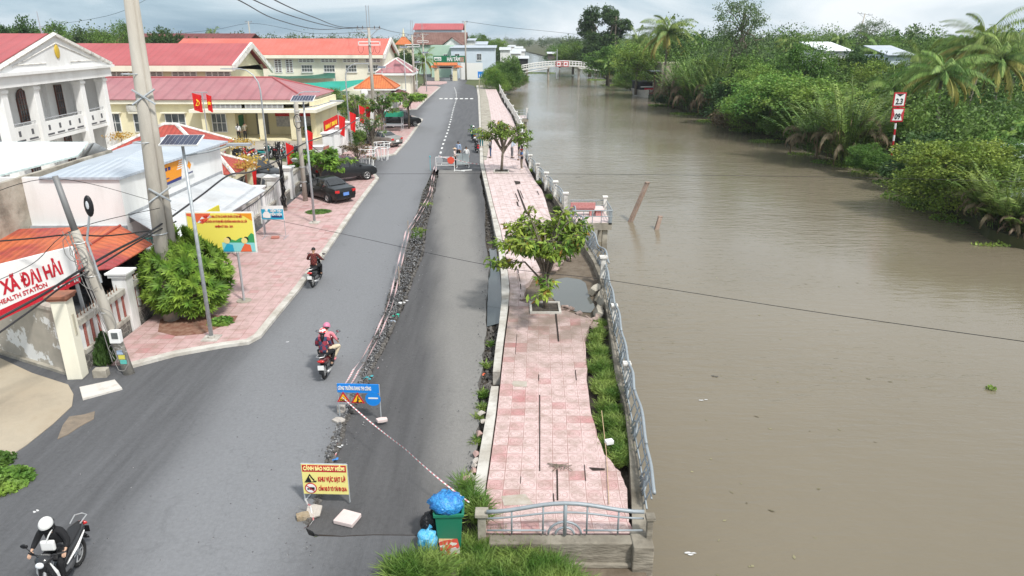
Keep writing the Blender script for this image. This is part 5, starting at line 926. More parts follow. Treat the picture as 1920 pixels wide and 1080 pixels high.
th_ = .10; text('XÃ ĐẠI HẢI', .44, M_sred, hs_, (Ls*.42, -.012, 2.98), Ls*.78, rot=(math.pi/2, -th_, 0), bold=.05); text('HEALTH STATION', .15, M_sred, hs_, (Ls*.26, -.012, 2.68), Ls*.62, rot=(math.pi/2, -th_-.03, 0), bold=.03); marks(hs_, Ls*.80, 2.68, Ls*.34, .09, M_white, -.012, .12)
b = MB(); b.tube([(Ls-.1, .1, 2.7), (Ls+.05, .1, 0)], .06, 6); b.build('post', M_grey, hs_)
# --- far town end
Tg = thing('gate_arch', 'cream gate arch with small red tiled roof spanning the far road', 'gate', (0, 187, 0)); xa, xb = AX(819, 187, 2), AX(853, 187, 2); b = MB(); [MB().bb(x-.55, x+.55, -.5, .5, 0, 2.9).build('pillar', M_crm, Tg) for x in (xa, xb)]; b = MB(); b.bb(xa-1, xb+1, -.4, .4, 2.9, 3.45); b.bb(xa-.6, xb+.6, -.45, .45, 3.45, 3.65); b.build('lintel', M_mould, Tg); b = MB(); b.bb(xa+.7, xb-.7, -.46, -.42, 3.0, 3.4); b.build('name_board', M_dark, Tg); gable_roof('roof', R_otile, Tg, xa-.7, xb+.7, -.9, .9, 3.68, 4.25); [hip_roof('side_roof', R_otile, Tg, x-1.1, x+1.1, -1, 1, 3.3, 3.75, ins=1) for x in (xa-.8, xb+.8)]
def house(label, px0, px1, Y, zt, m, depth=9, roof=None, rz_=None, name='house', wins=(), base=0, rk='gable', rax='x'):
    xa, xb = AX(px0, Y, zt*.6), AX(px1, Y, zt*.6); r = thing(name, label, 'house', ((xa+xb)/2, Y, base)); w_ = (xb-xa)/2; b = MB(); b.bb(-w_, w_, 0, depth, 0, zt-base); b.build('wall', m, r); zt -= base
    if roof:
        if rk == 'gable': gable_roof('roof', roof, r, -w_-.5, w_+.5, -.6, depth+.6, zt, zt+(rz_ or 2), axis=rax, th=.1)
        elif rk == 'lean': b = MB(); b.add([(-w_-.4, -.5, zt-.0), (w_+.4, -.5, zt), (w_+.4, depth, zt+(rz_ or .8)), (-w_-.4, depth, zt+(rz_ or .8)), (-w_-.4, -.5, zt+.1), (w_+.4, -.5, zt+.1), (w_+.4, depth, zt+(rz_ or .8)+.1), (-w_-.4, depth, zt+(rz_ or .8)+.1)], [(0,1,2,3),(4,5,6,7),(0,1,5,4),(1,2,6,5),(2,3,7,6),(3,0,4,7)]); uvbox(b.build('roof', roof, r))
    for (u, z, ww, hh) in wins: window(r, u*w_, 0, z, ww, hh, '-y', False, (2, 2))
    return r
M_cpole_ = mat('shack boards', (.10, .09, .08), col2=(.16, .14, .12), ns=2); M_blw = mat('pale blue wall', (.58, .66, .74), dirt=.3, dcol=(.4, .45, .5)); M_gnw = mat('pale green wall', (.42, .58, .46), dirt=.3, dcol=(.3, .38, .3)); M_pbl = mat('light blue sheeting', (.60, .72, .82), dirt=.4, dcol=(.8, .8, .8), ds=.4)
house('tall pale blue house with long red roof at the far end of the road', 779, 866, 240, ZZ(240,56), M_pbl, 10, R_red, 1.9)
house('wide house with weathered brown tile roof behind the green shop sign', 776, 872, 222, ZZ(222,84), M_gnw, 12, R_brn, 3.4)
h_ = house('white gabled house front with steep pointed roof in front of the brown roof', 829, 868, 212, ZZ(212,87), M_wh2, 6, R_brn, 2.4, rax='y'); b = MB(); w_ = 3.0; b.add([(-w_, -.05, ZZ(212,87)), (w_, -.05, ZZ(212,87)), (0, -.05, ZZ(212,87)+2.2)], [(0,1,2)]); b.build('gable', M_wh2, h_)
house('pale green house with flat top left of the blue house', 808, 850, 203, ZZ(203,85), M_gnw, 8, None, wins=[(.3, 5.5, 1.0, 1.0)])
house('pale blue riverside house with two square windows', 846, 928, 199, ZZ(199,90), M_blw, 10, R_gry, .5, wins=[(-.72, 5.4, 1.2, 1.6), (.28, 5.4, 1.2, 1.6)], rk='lean')
house('small white house with grey roof behind the blue house', 873, 890, 225, ZZ(225,76), M_wh2, 8, R_gry, .5, rk='lean'); house('low white house right behind the blue house', 893, 912, 222, ZZ(222,84), M_wht, 8, R_gry, .8, rk='lean')
house('small house with white roof at the river bend behind the mangrove', 938, 956, 262, ZZ(262,94), M_wh2, 8, R_awn, .8, rk='lean')
house('dark-walled shack with white roof hanging over the river near the bridge', 972, 990, 250, ZZ(250,110), M_dark, 6, R_awn, .7, rk='lean', base=-1)
for i, (a, c, Y, t_) in enumerate(((958, 976, 320, 98), (962, 984, 360, 94), (966, 980, 420, 89), (952, 966, 520, 86))): house(['first', 'second', 'third', 'farthest'][i]+' white-roofed river house counted from the bridge on the left bank', a, c, Y, ZZ(Y, t_)-.6, M_wh2, 9, R_awn, 1.0, rk='lean', base=-1)
house('tin-roofed river shed beyond the bridge on the right bank', 1028, 1046, 262, ZZ(262,101), M_cpole_, 5, R_awn, .5, rk='lean', base=ZZ(262,112))
r = thing('orange_spire_shrine', 'tiny orange-roofed shrine tower beside the tall blue house', 'shrine', (AX(757, 240, 9), 240, 0)); b = MB(); b.bb(-2.2, 2.2, -2, 2, 0, 6.5); b.build('wall', M_crm, r); hip_roof('roof', R_otile, r, -2.6, 2.6, -2.4, 2.4, 8.2, 10.6, ins=2.2); b = MB(); b.bb(-1.6, 1.6, -1.5, 1.5, 6.5, 8.2); b.tube([(0, 0, 10.5), (0, 0, 13)], [.5, .08], 6); b.build('tower', M_crm, r)
gs = thing('shop_sign', 'green shop sign reading HẢI TÂM above the gate arch', 'sign', (0, 196, 0)); xa, xb = AX(812, 196, 6), AX(874, 196, 6); z0, z1 = ZZ(196, 117), ZZ(196, 104.5); M_sg = mat('sign green', (.01, .16, .07), rough=.5); b = MB(); b.bb(xa, xb, 0, .2, z0, z1); b.build('panel', M_sg, gs); text('HẢI TÂM', .95, M_white, gs, ((xa+xb)/2+1.0, -.03, z0+.35), 3.4, bold=.06); b = MB(); b.bb(xa+.2, xa+2.1, -.04, -.01, z0+.4, z1-.3); o = b.build('logo_plate', M_white, gs); text('MILO', .5, M_sg, gs, (xa+1.15, -.06, z0+.55), 1.5, bold=.05); b = MB(); b.bb(xb-1.6, xb-.6, -.03, -.01, z0+.1, z1-.3); b.build('picture', mat('brown print', (.25, .08, .05), col2=(.5, .4, .3), ns=3), gs); b = MB(); [b.tube([(x, .1, 0), (x, .1, z0)], .12, 5) for x in (xa+.5, xb-.5)]; b.build('posts', M_grey, gs)
xa, xb = AX(862, 190, 2), AX(905, 190, 2); wb = thing('blank_billboard', 'big blank white billboard facing the road at the far bend', 'billboard', (0, 190, 0)); b = MB(); b.bb(xa, xb, 0, .2, .1, ZZ(190, 118)); b.build('panel', M_white, wb); b = MB(); [b.tube([(x, .25, 0), (x, .25, 4)], .1, 5) for x in (xa+1, xb-1)]; b.build('posts', M_grey, wb)
h_ = house('low green-walled market front seen through the gate arch', 822, 852, 205, 3.4, mat('market front', (.04, .16, .09), col2=(.3, .3, .35), ns=1.5, nd=2), 4, None, name='market_stall')
# --- right bank buildings
sh = thing('boat_shed', 'grey riverside shed with flat tin roof beside the moored boat', 'shed', (AX(1232, 158, 1), 158, -1)); b = MB(); b.bb(.2, 4.2, -3, 5, 0, 6.3); b.build('wall', mat('raw render', (.33, .28, .23), col2=(.42, .36, .30), ns=1, dirt=.4), sh); b = MB(); b.bb(-2.0, .3, -3.5, 4, 4.6, 4.75); b.build('roof', R_gry, sh); b = MB(); [b.tube([(x, -3.2, -1.5), (x, -3.2, 4.6)], .1, 6) for x in (-1.2, 0)]; b.bb(-2, .2, -3.2, 4, .1, .3); b.build('posts', M_wood, sh)
house('small white sheet roof glimpsed between trees right of the tall coconut palm', 1274, 1300, 168, ZZ(168,112), M_wh2, 6, mat('white roof', (.75, .78, .80), rough=.5), 1.2, rk='lean', base=-1)
house('pale roof patch half hidden by trees above the brown nipa palms', 1322, 1352, 150, ZZ(150,122), M_wh2, 6, MATS['white roof'], 1.0, rk='lean', base=-1)
house('long white-roofed house among the trees on the right bank', 1536, 1588, 122, ZZ(122,96), M_wh2, 9, MATS['white roof'], 1.3, rk='lean', base=-1)
house('grey-blue roofed house between palms on the right bank', 1660, 1704, 116, ZZ(116,104), M_blw, 8, R_gry, 1.3, rk='lean', base=-1, wins=[(-.3, 3.4, 1.4, 1.2)])
house('pale shed with blue-edged sheet roof at the right edge', 1898, 1990, 53, ZZ(53,297), M_blw, 4, R_mint, .5, rk='lean', base=-1, name='shed')
# footbridge
Br = thing('footbridge', 'white arched footbridge with railings crossing the river', 'bridge', (0, 226, 0)); xs_ = [AX(p, 226, 1.5) for p in (978, 1000, 1028, 1056, 1085, 1110, 1136)]; zd = [ZZ(226, y) for y in (130, 126, 123, 121.5, 123, 126.5, 131)]; M_br = mat('bridge white', (.70, .69, .66), dirt=.4, dcol=(.35, .33, .30), ds=.8)
b = MB()
for i in range(6): b.add([(xs_[i+k], y, zd[i+k]+dz) for k in (0, 1) for y in (-1.1, 1.1) for dz in (-.35, 0)], [(0,1,3,2),(4,6,7,5),(0,4,5,1),(2,3,7,6),(0,2,6,4),(1,5,7,3)])
b.build('deck', M_br, Br)
for s in (-1.1, 1.1):
    b = MB(); b.tube([(x, s, z+1.15) for x, z in zip(xs_, zd)], .11, 5); b.tube([(x, s, z+.6) for x, z in zip(xs_, zd)], .07, 5)
    for i in range(6):
        for k in range(5): t_ = k/5; b.tube([(lerp(xs_[i], xs_[i+1], t_), s, lerp(zd[i], zd[i+1], t_)), (lerp(xs_[i], xs_[i+1], t_), s, lerp(zd[i], zd[i+1], t_)+1.15)], .09, 4)
    b.build('railing', M_br, Br)
for p in (988, 1028, 1085, 1117): x = AX(p, 226, 0); b = MB(); b.tube([(x, 0, -3), (x, 0, np.interp(x, xs_, zd)-.3)], .32, 8); b.bb(x-.35, x+.35, -1.2, 1.2, np.interp(x, xs_, zd)-.7, np.interp(x, xs_, zd)-.3); b.build('pier', M_con, Br)
b = MB(); b.tube([(xs_[0]-2, -1.3, zd[0]-1.4), (xs_[2], -1.3, zd[2]-.7)], .15, 5); b.tube([(xs_[4], -1.3, zd[4]-.7), (xs_[6]+2, -1.3, zd[6]-.6)], .15, 5); b.build('handrail_pipe', M_br, Br)
for p, k in ((1047, 0), (1060, 1)): x = AX(p, 226, 2.5); b = MB(); b.bb(x-.85, x+.85, -1.35, -1.25, ZZ(226, 125), ZZ(226, 114.5)); f = b.build('clearance_sign', M_sred, Br); b = MB(); b.bb(x-.62, x+.62, -1.38, -1.34, ZZ(226, 123.8), ZZ(226, 115.8)); b.build('face', M_white, f); b = MB(); b.bb(x-.3, x+.3, -1.40, -1.37, ZZ(226, 121.5), ZZ(226, 118)); b.build('figure', M_sred, f)
# ================================================================ OBJECTS
# --- poles, lamps, wires
M_cpole = mat('concrete pole', (.36, .33, .28), col2=(.46, .43, .38), ns=1.5, stretch=(1, 1, .2), rough=.95, dirt=.5, dcol=(.2, .18, .15), ds=2, bump=.3, bs=20)
M_black = mat('black plastic', (.012, .012, .014), rough=.45); M_blk2 = mat('black rubber', (.02, .02, .02), rough=.85); M_chrome = mat('chrome', (.7, .7, .7), rough=.2, metal=1); M_cell = mat('solar cells', (.02, .03, .07), rough=.15, spec=.7)
def solar_lamp(label, px, py, top, side=1, arm=1.6, tilt=.35, base_r=.06, gro='solar street lamps'):
    p = G(px, py, .12); h = ZZ(p.y, top)-.12; r = thing('street_lamp', label, 'street lamp', p, 0, gro); b = MB(); b.tube([(0, 0, 0), (0, 0, h)], [base_r*1.25, base_r*.8], 10); b.build('pole', M_steel, r, smooth=True); b = MB(); b.bb(-.28, .28, -.28, .28, -.02, .05); b.cyl((0, 0, .05), .12, .08); b.build('base_plate', M_curb, r)
    b = MB(); b.tube([(0, 0, h-.35), (side*arm*.5, 0, h-.22), (side*arm, 0, h+.0)], .03, 6); b.build('arm', M_steel, r); b = MB(); b.box((side*(arm+.25), 0, h+.02), (.75, .26, .07)); b.build('lamp_head', M_grey, r)
    T = Matrix.Translation((0, 0, h+.15)) @ Matrix.Rotation(tilt, 4, 'X'); b = MB(); b.box((0, 0, 0), (1.25, .72, .04), M=T); pn = b.build('solar_panel', M_white, r); b = MB()
    for i in range(8):
        for j in range(4): b.box((-.525+.15*i, -.255+.17*j, .024), (.14, .16, .006), M=T)
    b.build('cells', M_cell, pn); b = MB(); b.tube([(0, 0, h-.1), (0, 0, h+.15)], .05, 6); b.build('bracket', M_grey, r); return r
solar_lamp('nearest solar street lamp, in front of the rosette shrub and billboard', 397, 635, 272); solar_lamp('solar street lamp by the square lawn and black cars', 590, 418, 190)
def goose(label, px, py, top, side=-1, arm=1.3):
    p = G(px, py, .1); h = ZZ(p.y, top)-.1; r = thing('street_lamp', label, 'street lamp', p, 0, 'gooseneck street lamps'); b = MB(); pts = [(0, 0, 0), (0, 0, h*.82)]+[(side*arm*(1-math.cos(a)), 0, h*.82+h*.18*math.sin(a)) for a in (.4, .8, 1.2, 1.57)]; b.tube(pts, [.08, .06, .05, .045, .04, .04], 8); b.build('pole', M_steel, r, smooth=True); b = MB(); b.box((side*(arm+.6), 0, h), (1.3, .45, .07)); b.build('lamp_head', M_grey, r); b = MB(); b.bb(-.2, .2, -.2, .2, -.02, .05); b.build('base_plate', M_curb, r)
goose('gooseneck lamp rising over the yard cars with a flat lamp head', 508, 345, 129); goose('gooseneck lamp in front of the orange hall by the white pillars', 657, 268, 119, 1, 1.2); goose('gooseneck lamp beside the red banner', 562, 300, 172, 1, 1.0)
for px, py, top, lb in ((720, 200, 128, 'thin lamp post left of the farthest pavement'), (762, 190, 90, 'thin lamp post in the middle of the farthest pavement'), (783, 186, 118, 'lamp post at the kerb of the farthest pavement'), (800, 172, 100, 'lamp post near the gate arch')):
    solar_lamp(lb, px, py, top, 1, 1.0, base_r=.07)
# twin concrete pole
p = G(322, 598, .12); r = thing('concrete_pole', 'huge grey twin concrete power pole leaving the frame at the top left', 'power pole', p); b = MB(); b.tube([(0, 0, -.2), (.15, 0, 5), (.42, 0, 13)], [.30, .235, .135], 14); b.build('shaft', M_cpole, r, smooth=True); b = MB(); b.tube([(.36, .25, -.2), (.42, .2, 5), (.56, .1, 13)], [.15, .13, .09], 12); b.build('thin_shaft', M_cpole, r, smooth=True)
[MB().tube([(.05, -.30, z), (.75, .0, z+.5)], .035, 5).tube([(.75, -.1, z), (.1, -.28, z+.5)], .035, 5).build('cross_brace', M_steel, r) for z in (4.6, 8.0)]; b = MB(); [b.tube([(.05+.33*math.cos(a), .33*math.sin(a), z) for a in np.linspace(0, 6.28, 12)], .018, 4) for z in (3.4, 6.7, 9.0)]; b.build('bands', M_steel, r)
# leaning pole
p = G(243, 700, 0); tz = ZZ(21, 330); tp = AT(103, 21, tz)-p; mz = ZZ(21, 432); m_ = AT(140, 21, mz)-p; r = thing('utility_pole', 'leaning weathered utility pole with meter box and tangled cables', 'utility pole', p); b = MB(); b.tube([(0, 0, -.1), tuple(m_*.5+Vector((.03, 0, 0))), tuple(m_)], [.17, .15, .13], 10); b.build('concrete_shaft', M_cpole, r, smooth=True); b = MB(); b.tube([tuple(m_*.96), tuple(tp)], [.10, .085], 8); b.build('steel_extension', mat('dark steel', (.22, .22, .22), rough=.6, metal=.3), r, smooth=True)
q1 = AT(190, 20.8, ZZ(20.8, 530))-p; q2 = AT(163, 20.8, ZZ(20.8, 452))-p; q3 = AT(168, 20.8, ZZ(20.8, 400))-p; b = MB(); b.tube([q1, q2, q3], [.035, .035, .03], 6); la = b.build('lamp_arm', M_steel, r); b = MB(); b.ell(tuple(q3+Vector((.02, 0, .22))), (.14, .08, .33), 12, 8); b.build('lamp_head', M_black, r, smooth=True); b = MB(); b.ell(tuple(q3+Vector((.02, -.075, .26))), (.05, .02, .13), 8, 5); b.build('lens', mat('lamp lens', (.6, .62, .65), rough=.2), r)
mb_ = lerp(0, 1, .27); mc = m_*.29; b = MB(); b.box(tuple(mc+Vector((.14, -.2, 0))), (.34, .2, .42)); bx = bevel(b.build('meter_box', M_white, r)); b = MB(); b.box(tuple(mc+Vector((.17, -.305, .06))), (.2, .02, .2)); b.build('meter_glass', M_glass, bx)
b = MB(); [b.tube([tuple(m_*t+Vector((.15*math.cos(a), .15*math.sin(a), 0))) for a in np.linspace(0, 6.28, 10)], .016, 4) for t in (.16, .2, .45, .7, .92)]; b.build('clamps', M_white, r)
random.seed(31); b = MB()
for k in range(9):
    c = m_*random.uniform(.08, 1.05); rr = random.uniform(.2, .5); a0 = random.random()*6; b.tube([tuple(c+Vector((rr*math.cos(a0+t)*.8+random.uniform(-.03, .03), -.1-.15*abs(math.sin(t*.7)), rr*1.0*math.sin(a0+t)))) for t in np.linspace(0, random.uniform(3, 6), 12)], .011, 4)
for k in range(5): o_ = random.uniform(-.12, .12); b.tube([tuple(m_*t+Vector((-.16+o_+random.uniform(-.05, .05), -.12, 0))) for t in np.linspace(.1, 1, 9)], .013, 4)
b.build('loose_cables', mat('grey cable', (.25, .24, .23), rough=.7), r)
for i_, (cl_, t0) in enumerate((((.1, .45, .4), .1), ((.6, .55, .1), .135), ((.35, .45, .6), .17))): b = MB(); b.box(tuple(m_*t0+Vector((.05, -.155, 0))), (.2, .02, .14)); b.build('sticker', mat('sticker %d' % i_, cl_, rough=.6), r)
def rough_pole(label, px, py, top, r0=.15, m=None):
    p = G(px, py, .1); h = ZZ(p.y, top)-.1; r = thing('utility_pole', label, 'utility pole', p); b = MB(); b.tube([(0, 0, -.2), (0, 0, h)], [r0, r0*.75], 9); b.build('shaft', m or M_cpole, r, smooth=True); b = MB(); [b.tube([(r0*1.2*math.cos(a), r0*1.2*math.sin(a), h*t) for a in np.linspace(0, 6.28, 9)], .02, 4) for t in (.2, .35, .8, .9)]; b.build('bands', M_grey, r); return r, h
r, h = rough_pole('short dark cable-wrapped pole at the fence left of the black sedan', 535, 395, 265, .13); b = MB(); random.seed(3); [b.tube([(random.uniform(-.2, .2), -.15, h*z) for z in np.linspace(.05, 1, 8)], .03, 4) for _ in range(6)]; b.build('cable_bundle', M_black, r)
r, h = rough_pole('grey pole at the fence just behind the middle street lamp', 573, 377, 188, .16); b = MB(); [b.tube([(.25*math.cos(a)+.05, -.2, h*.8+.45*math.sin(a)) for a in np.linspace(0, 5.5, 12)], .03, 4) for _ in range(1)]; b.build('cable_coil', M_black, r)
def epole(label, px, Y, top, base=0, arm=2.7, low=True, rods=True):
    z = ZZ(Y, top); x = AX(px, Y, 0); r = thing('power_pole', label, 'power pole', (x, Y, base)); h = z-base-(2.3 if rods else 0); b = MB(); b.tube([(0, 0, -.2), (0, 0, h)], [.24, .15], 9); b.build('shaft', M_cpole, r, smooth=True); b = MB(); b.bb(-arm/2, arm/2, -.06, .06, h-.25, h-.13); [b.tube([(s*arm*.4, 0, h-.2), (0, 0, h-1.1)], .035, 4) for s in (-1, 1)]
    if rods: [b.tube([(s, 0, h-.3), (s, 0, h+2.3)], .04, 4) for s in (-.16, .12)]
    b.build('crossarm', M_grey, r); b = MB(); [b.tube([(x_, 0, h-.13), (x_, 0, h+.15)], [.06, .03], 6) for x_ in (-arm/2+.1, -arm/4, arm/4, arm/2-.1)]; b.build('insulators', mat('insulator', (.12, .07, .05), rough=.3), r)
    if low: b = MB(); b.bb(-arm*.45, arm*.45, -.25, -.15, h-1.95, h-1.85); b.bb(-arm*.45, arm*.45, -.25, -.15, h-1.6, h-1.5); [b.bb(s-.04, s+.04, -.25, -.15, h-1.95, h-1.5) for s in (-arm*.45, 0, arm*.45)]; b.build('lower_frame', M_white, r); b = MB(); [b.tube([(s+.3*math.cos(a), -.2, h-2.2+.6*math.sin(a)) for a in np.linspace(2.8, 6.5, 10)], .02, 4) for s in (-1, .2, .9)]; b.build('jumper_wires', M_black, r)
    return Vector((x, Y, base+h))
E1 = epole('tall power pole with crossarms behind the orange gatehouse roof', 703, 86, 10); E2 = epole('second power pole, on the farthest pavement', 778, 128, 38); E3 = epole('third power pole, in front of the tall blue house', 796, 170, 42, low=True); E4 = epole('power pole rising right of the green shop sign', 874, 188, 40, low=False, rods=False, arm=1.5)
epole('small distant power pole over the orange roof', 477, 220, 40, low=False, rods=False, arm=2); p_ = epole('leaning power pole above the trees on the right bank', 1588, 200, 24, base=-1, low=False, rods=False, arm=4)
for o in bpy.data.objects:
    if o.get('label', '').startswith('leaning power pole'): o.rotation_euler.y = .13
for k, (px, Y, t_, lb) in enumerate(((1044, 215, 92, 'slim post beside the shed beyond the bridge'), (1300, 165, 76, 'slim metal post among the trees right of the tall coconut palm'), (1312, 165, 78, 'second slim metal post right of the tall coconut palm'))):
    b = MB(); x = AX(px, Y, 2); b.tube([(0, 0, -1), (0, 0, ZZ(Y, t_))], .12, 5); tag(b.build('post', M_grey, None, loc=(x, Y, 0)), lb, 'post')
def wire(name, label, pts, r=.02, m=None, k=8, thick=None):
    """pts: (px,row,Y) or Vector"""
    V = [p if isinstance(p, Vector) else AT(p[0], p[2], ZZ(p[2], p[1])) for p in pts]; out_ = []
    for i in range(len(V)-1):
        p0, p1, p2, p3 = V[max(i-1, 0)], V[i], V[i+1], V[min(i+2, len(V)-1)]
        for j in range(k): t = j/k; out_.append(.5*((2*p1)+(p2-p0)*t+(2*p0-5*p1+4*p2-p3)*t*t+(3*p1-p0-3*p2+p3)*t**3))
    out_.append(V[-1]); b = MB(); b.tube(out_, r, 5); o = b.build(name, m or M_black); return tag(o, label, 'cable', 'overhead cables')
for pts, lb in ((([(300,-70,24),(447,0,34),(520,37,48),(600,55,66),E1+Vector((-1.1,0,0))]), 'lowest of the three black cables sweeping from the top edge to the power pole'), (([(350,-70,24),(476,0,34),(560,34,48),(640,53,70),E1+Vector((-.6,0,0))]), 'middle of the three black cables sweeping from the top edge to the power pole'), (([(400,-70,24),(515,0,34),(590,33,48),(645,51,70),E1+Vector((1.2,0,0))]), 'uppermost of the three black cables sweeping from the top edge to the power pole')): wire('overhead_cable', lb, pts, .028)
wire('cable_bundle', 'thick black cable bundle drooping past the leaning pole and over the metal awning', [(-60,628,17.5),(75,555,19.3),(142,512,20.6),(215,470,22),(285,432,24.5),(375,368,29),(430,328,32),(470,322,36),(530,296,43),(572,268,46),(640,242,60),(700,203,84)], .04)
wire('cable_bundle', 'second black cable bundle just below the first beside the sign', [(-60,665,17.0),(60,580,18.8),(120,535,20.2),(190,495,21.3),(260,452,23.5),(330,415,26.5)], .03); wire('cable_bundle', 'black cable sagging over the right edge of the metal awning', [(395,440,30),(455,395,33),(490,370,36),(530,330,43)], .028)
wire('cable', 'black cable crossing the red corrugated roof', [(-40,455,20.4),(60,447,20.8),(130,440,21),(200,442,22),(285,432,24.5)], .025); wire('cable', 'thin wire dropping across the white board', [(-40,540,19),(60,495,20),(140,430,21),(300,390,25)], .012)
wire('cable', 'thin wire over the white wall from the top of the leaning pole', [(-40,372,21),(103,335,21),(270,372,26.5),(330,395,28)], .010); wire('cable', 'long thin wire crossing the road, the promenade and the river', [(480,405,24),(640,438,20),(915,497,16),(1140,525,14.6),(1530,585,12),(1990,650,9.5)], .006); wire('cable', 'faint upper wire spanning the river', [(700,326,40),(1020,326,37),(1500,331,33),(1980,342,30)], .008)
wire('cable', 'cable looping between the grey pole and the white pillars', [(573,262,46.9),(600,285,50),(640,300,58),(690,262,70),(700,230,84)], .02); wire('cable', 'thin wire running over the distant wood on the left', [(0,60,150),(200,30,150),(290,-10,150)], .03); wire('cable', 'far wire from the small distant pole', [(300,66,215),(400,56,218),(477,44,220),(580,62,200),(690,60,120)], .04)
wire('cable', 'wires leading from the far pole over the river to the right', [E4, (960,52,200), (1060,62,220), (1200,78,240)], .04); wire('cable', 'wire between the second and the third far poles', [E1+Vector((1,0,0)), (740,60,105), E2+Vector((.8,0,0)), (790,58,150), E3], .03)
# --- signs
M_syel = mat('sign pale yellow', (.80, .72, .25), rough=.55); M_sblu = mat('sign bright blue', (.01, .22, .68), rough=.5); M_sor = mat('sign amber', (.90, .48, .02), rough=.5)
def board(parent, x0, x1, z0, z1, m, y=0, t=.03, name='panel'): b = MB(); b.bb(x0, x1, y, y+t, z0, z1); return b.build(name, m, parent)
p = G(611, 945, 0); r = thing('warning_sign', 'yellow and red landslide warning board reading CẢNH BÁO NGUY HIỂM!', 'sign', (-4.33, 14.15, 0), R(-2)); zt, zb = ZZ(14.15, 871), ZZ(14.15, 934); zb = zt-.80; w_ = .53; board(r, -w_, w_, zb, zt, M_syel); board(r, -w_+.02, w_-.02, zt-.20, zt-.02, M_sred, -.004, .004, 'red_header')
b = MB(); [b.tube([(x, .02, .02), (x, .02, zt)], .018, 6) for x in (-w_, w_)]; b.tube([(-w_, .02, zt), (w_, .02, zt)], .018, 6); b.tube([(-w_, .02, zb), (w_, .02, zb)], .018, 6); b.tube([(-w_, .04, .03), (-w_+.1, .5, .02)], .015, 5); b.build('frame', M_steel, r)
text('CẢNH BÁO NGUY HIỂM!', .10, mat('sign text yellow', (.95, .85, .35)), r, (0, -.012, zt-.15), .96, bold=.05); text('KHU VỰC SẠT LỞ', .125, M_sred, r, (.16, -.008, zt-.45), .64, bold=.04); text('CẤM XE Ô TÔ TẢI ĐI QUA', .10, M_sred, r, (.16, -.008, zt-.70), .66, bold=.04)
def tri(par, x, z, s, mo, mi, y, name='triangle_sign'):
    b = MB(); T = lambda k, s_: (x+s_*math.cos(k), z+s_*math.sin(k)); v = [T(a, s) for a in (math.pi/2, math.pi*7/6, -math.pi/6)]; b.add([(q[0], y, q[1]) for q in v]+[(q[0], y+.012, q[1]) for q in v], [(0,1,2),(3,5,4),(0,1,4,3),(1,2,5,4),(2,0,3,5)]); f = b.build(name, mo, par); b = MB(); v = [T(a, s*.68) for a in (math.pi/2, math.pi*7/6, -math.pi/6)]; b.add([(q[0], y-.005, q[1]) for q in v], [(0,1,2)]); b.build('face', mi, f); return f
f = tri(r, -.35, zt-.40, .145, M_black, M_syel, -.012, 'landslide_pictogram'); b = MB(); b.add([(-.48, -.022, zt-.47), (-.31, -.022, zt-.47), (-.33, -.022, zt-.40), (-.37, -.022, zt-.31)], [(0,1,2,3)]); [b.box((-.31+.05*k, -.022, zt-.34-.05*k), (.03, .004, .03), ) for k in range(3)]; b.build('falling_rocks', M_black, f)
def disc(par, x, z, rr, m, y, name): b = MB(); n_ = 28; v = [(x+rr*math.cos(6.283*i/n_), y, z+rr*math.sin(6.283*i/n_)) for i in range(n_)]; b.add(v+[(a[0], y+.008, a[2]) for a in v], [tuple(range(n_))]+[(i, (i+1) % n_, (i+1) % n_+n_, i+n_) for i in range(n_)]); return b.build(name, m, par)
f = disc(r, -.35, zt-.64, .14, M_sred, -.012, 'truck_ban_disc'); disc(f, -.35, zt-.64, .117, M_white, -.017, 'face'); b = MB(); b.box((-.32, -.021, zt-.64), (.12, .004, .07)); b.box((-.41, -.021, zt-.655), (.04, .004, .04)); b.build('truck', M_black, f); b = MB(); T = Matrix.Translation((-.35, -.024, zt-.64)) @ Matrix.Rotation(R(40), 4, 'Y'); b.box((0, 0, 0), (.25, .004, .02), M=T); b.build('bar', M_sred, f)
r = thing('roadwork_sign', 'blue roadworks board with two warning triangles and a blue disc', 'sign', (-4.36, 18.15, 0), R(-3)); zt = ZZ(18.1, 722); w_ = .60; board(r, -w_, w_, zt-.27, zt, M_sblu); text('CÔNG TRƯỜNG ĐANG THI CÔNG', .11, M_white, r, (-.1, -.008, zt-.18), .95, bold=.05)
b = MB(); [b.tube([(x, .02, .02), (x, .02, zt)], .017, 6) for x in (-w_, w_)]; b.tube([(-w_, .03, zt-.3), (w_, .03, zt-.3)], .012, 5); b.build('frame', M_steel, r); zz_ = zt-.29
f = tri(r, -.44, zz_-.17, .22, M_sred, M_sor, -.01); text('ĐI', .05, M_black, f, (-.44, -.02, zz_-.16), .06, bold=.04); text('CHẬM', .07, M_black, f, (-.44, -.02, zz_-.25), .2, bold=.05)
f = tri(r, -.03, zz_-.19, .23, M_sred, M_sor, -.01); b = MB(); b.tube([(-.05, -.02, zz_-.28), (-.03, -.02, zz_-.2), (-.02, -.02, zz_-.13)], .014, 4); b.tube([(-.03, -.02, zz_-.2), (-.005, -.02, zz_-.28)], .012, 4); b.tube([(-.02, -.02, zz_-.14), (.02, -.02, zz_-.2)], .009, 4); b.ell((-.015, -.02, zz_-.1), .02, 6, 4); b.tube([(-.09, -.02, zz_-.27), (.03, -.02, zz_-.18)], .006, 4); b.add([(.03, -.02, zz_-.285), (.1, -.02, zz_-.285), (.065, -.02, zz_-.245)], [(0,1,2)]); b.build('digging_figure', M_black, f)
f = disc(r, .41, zz_-.16, .22, M_sblu, -.012, 'blue_disc'); board(f, .28, .56, zz_-.155, zz_-.11, M_white, -.018, .004, 'bar')
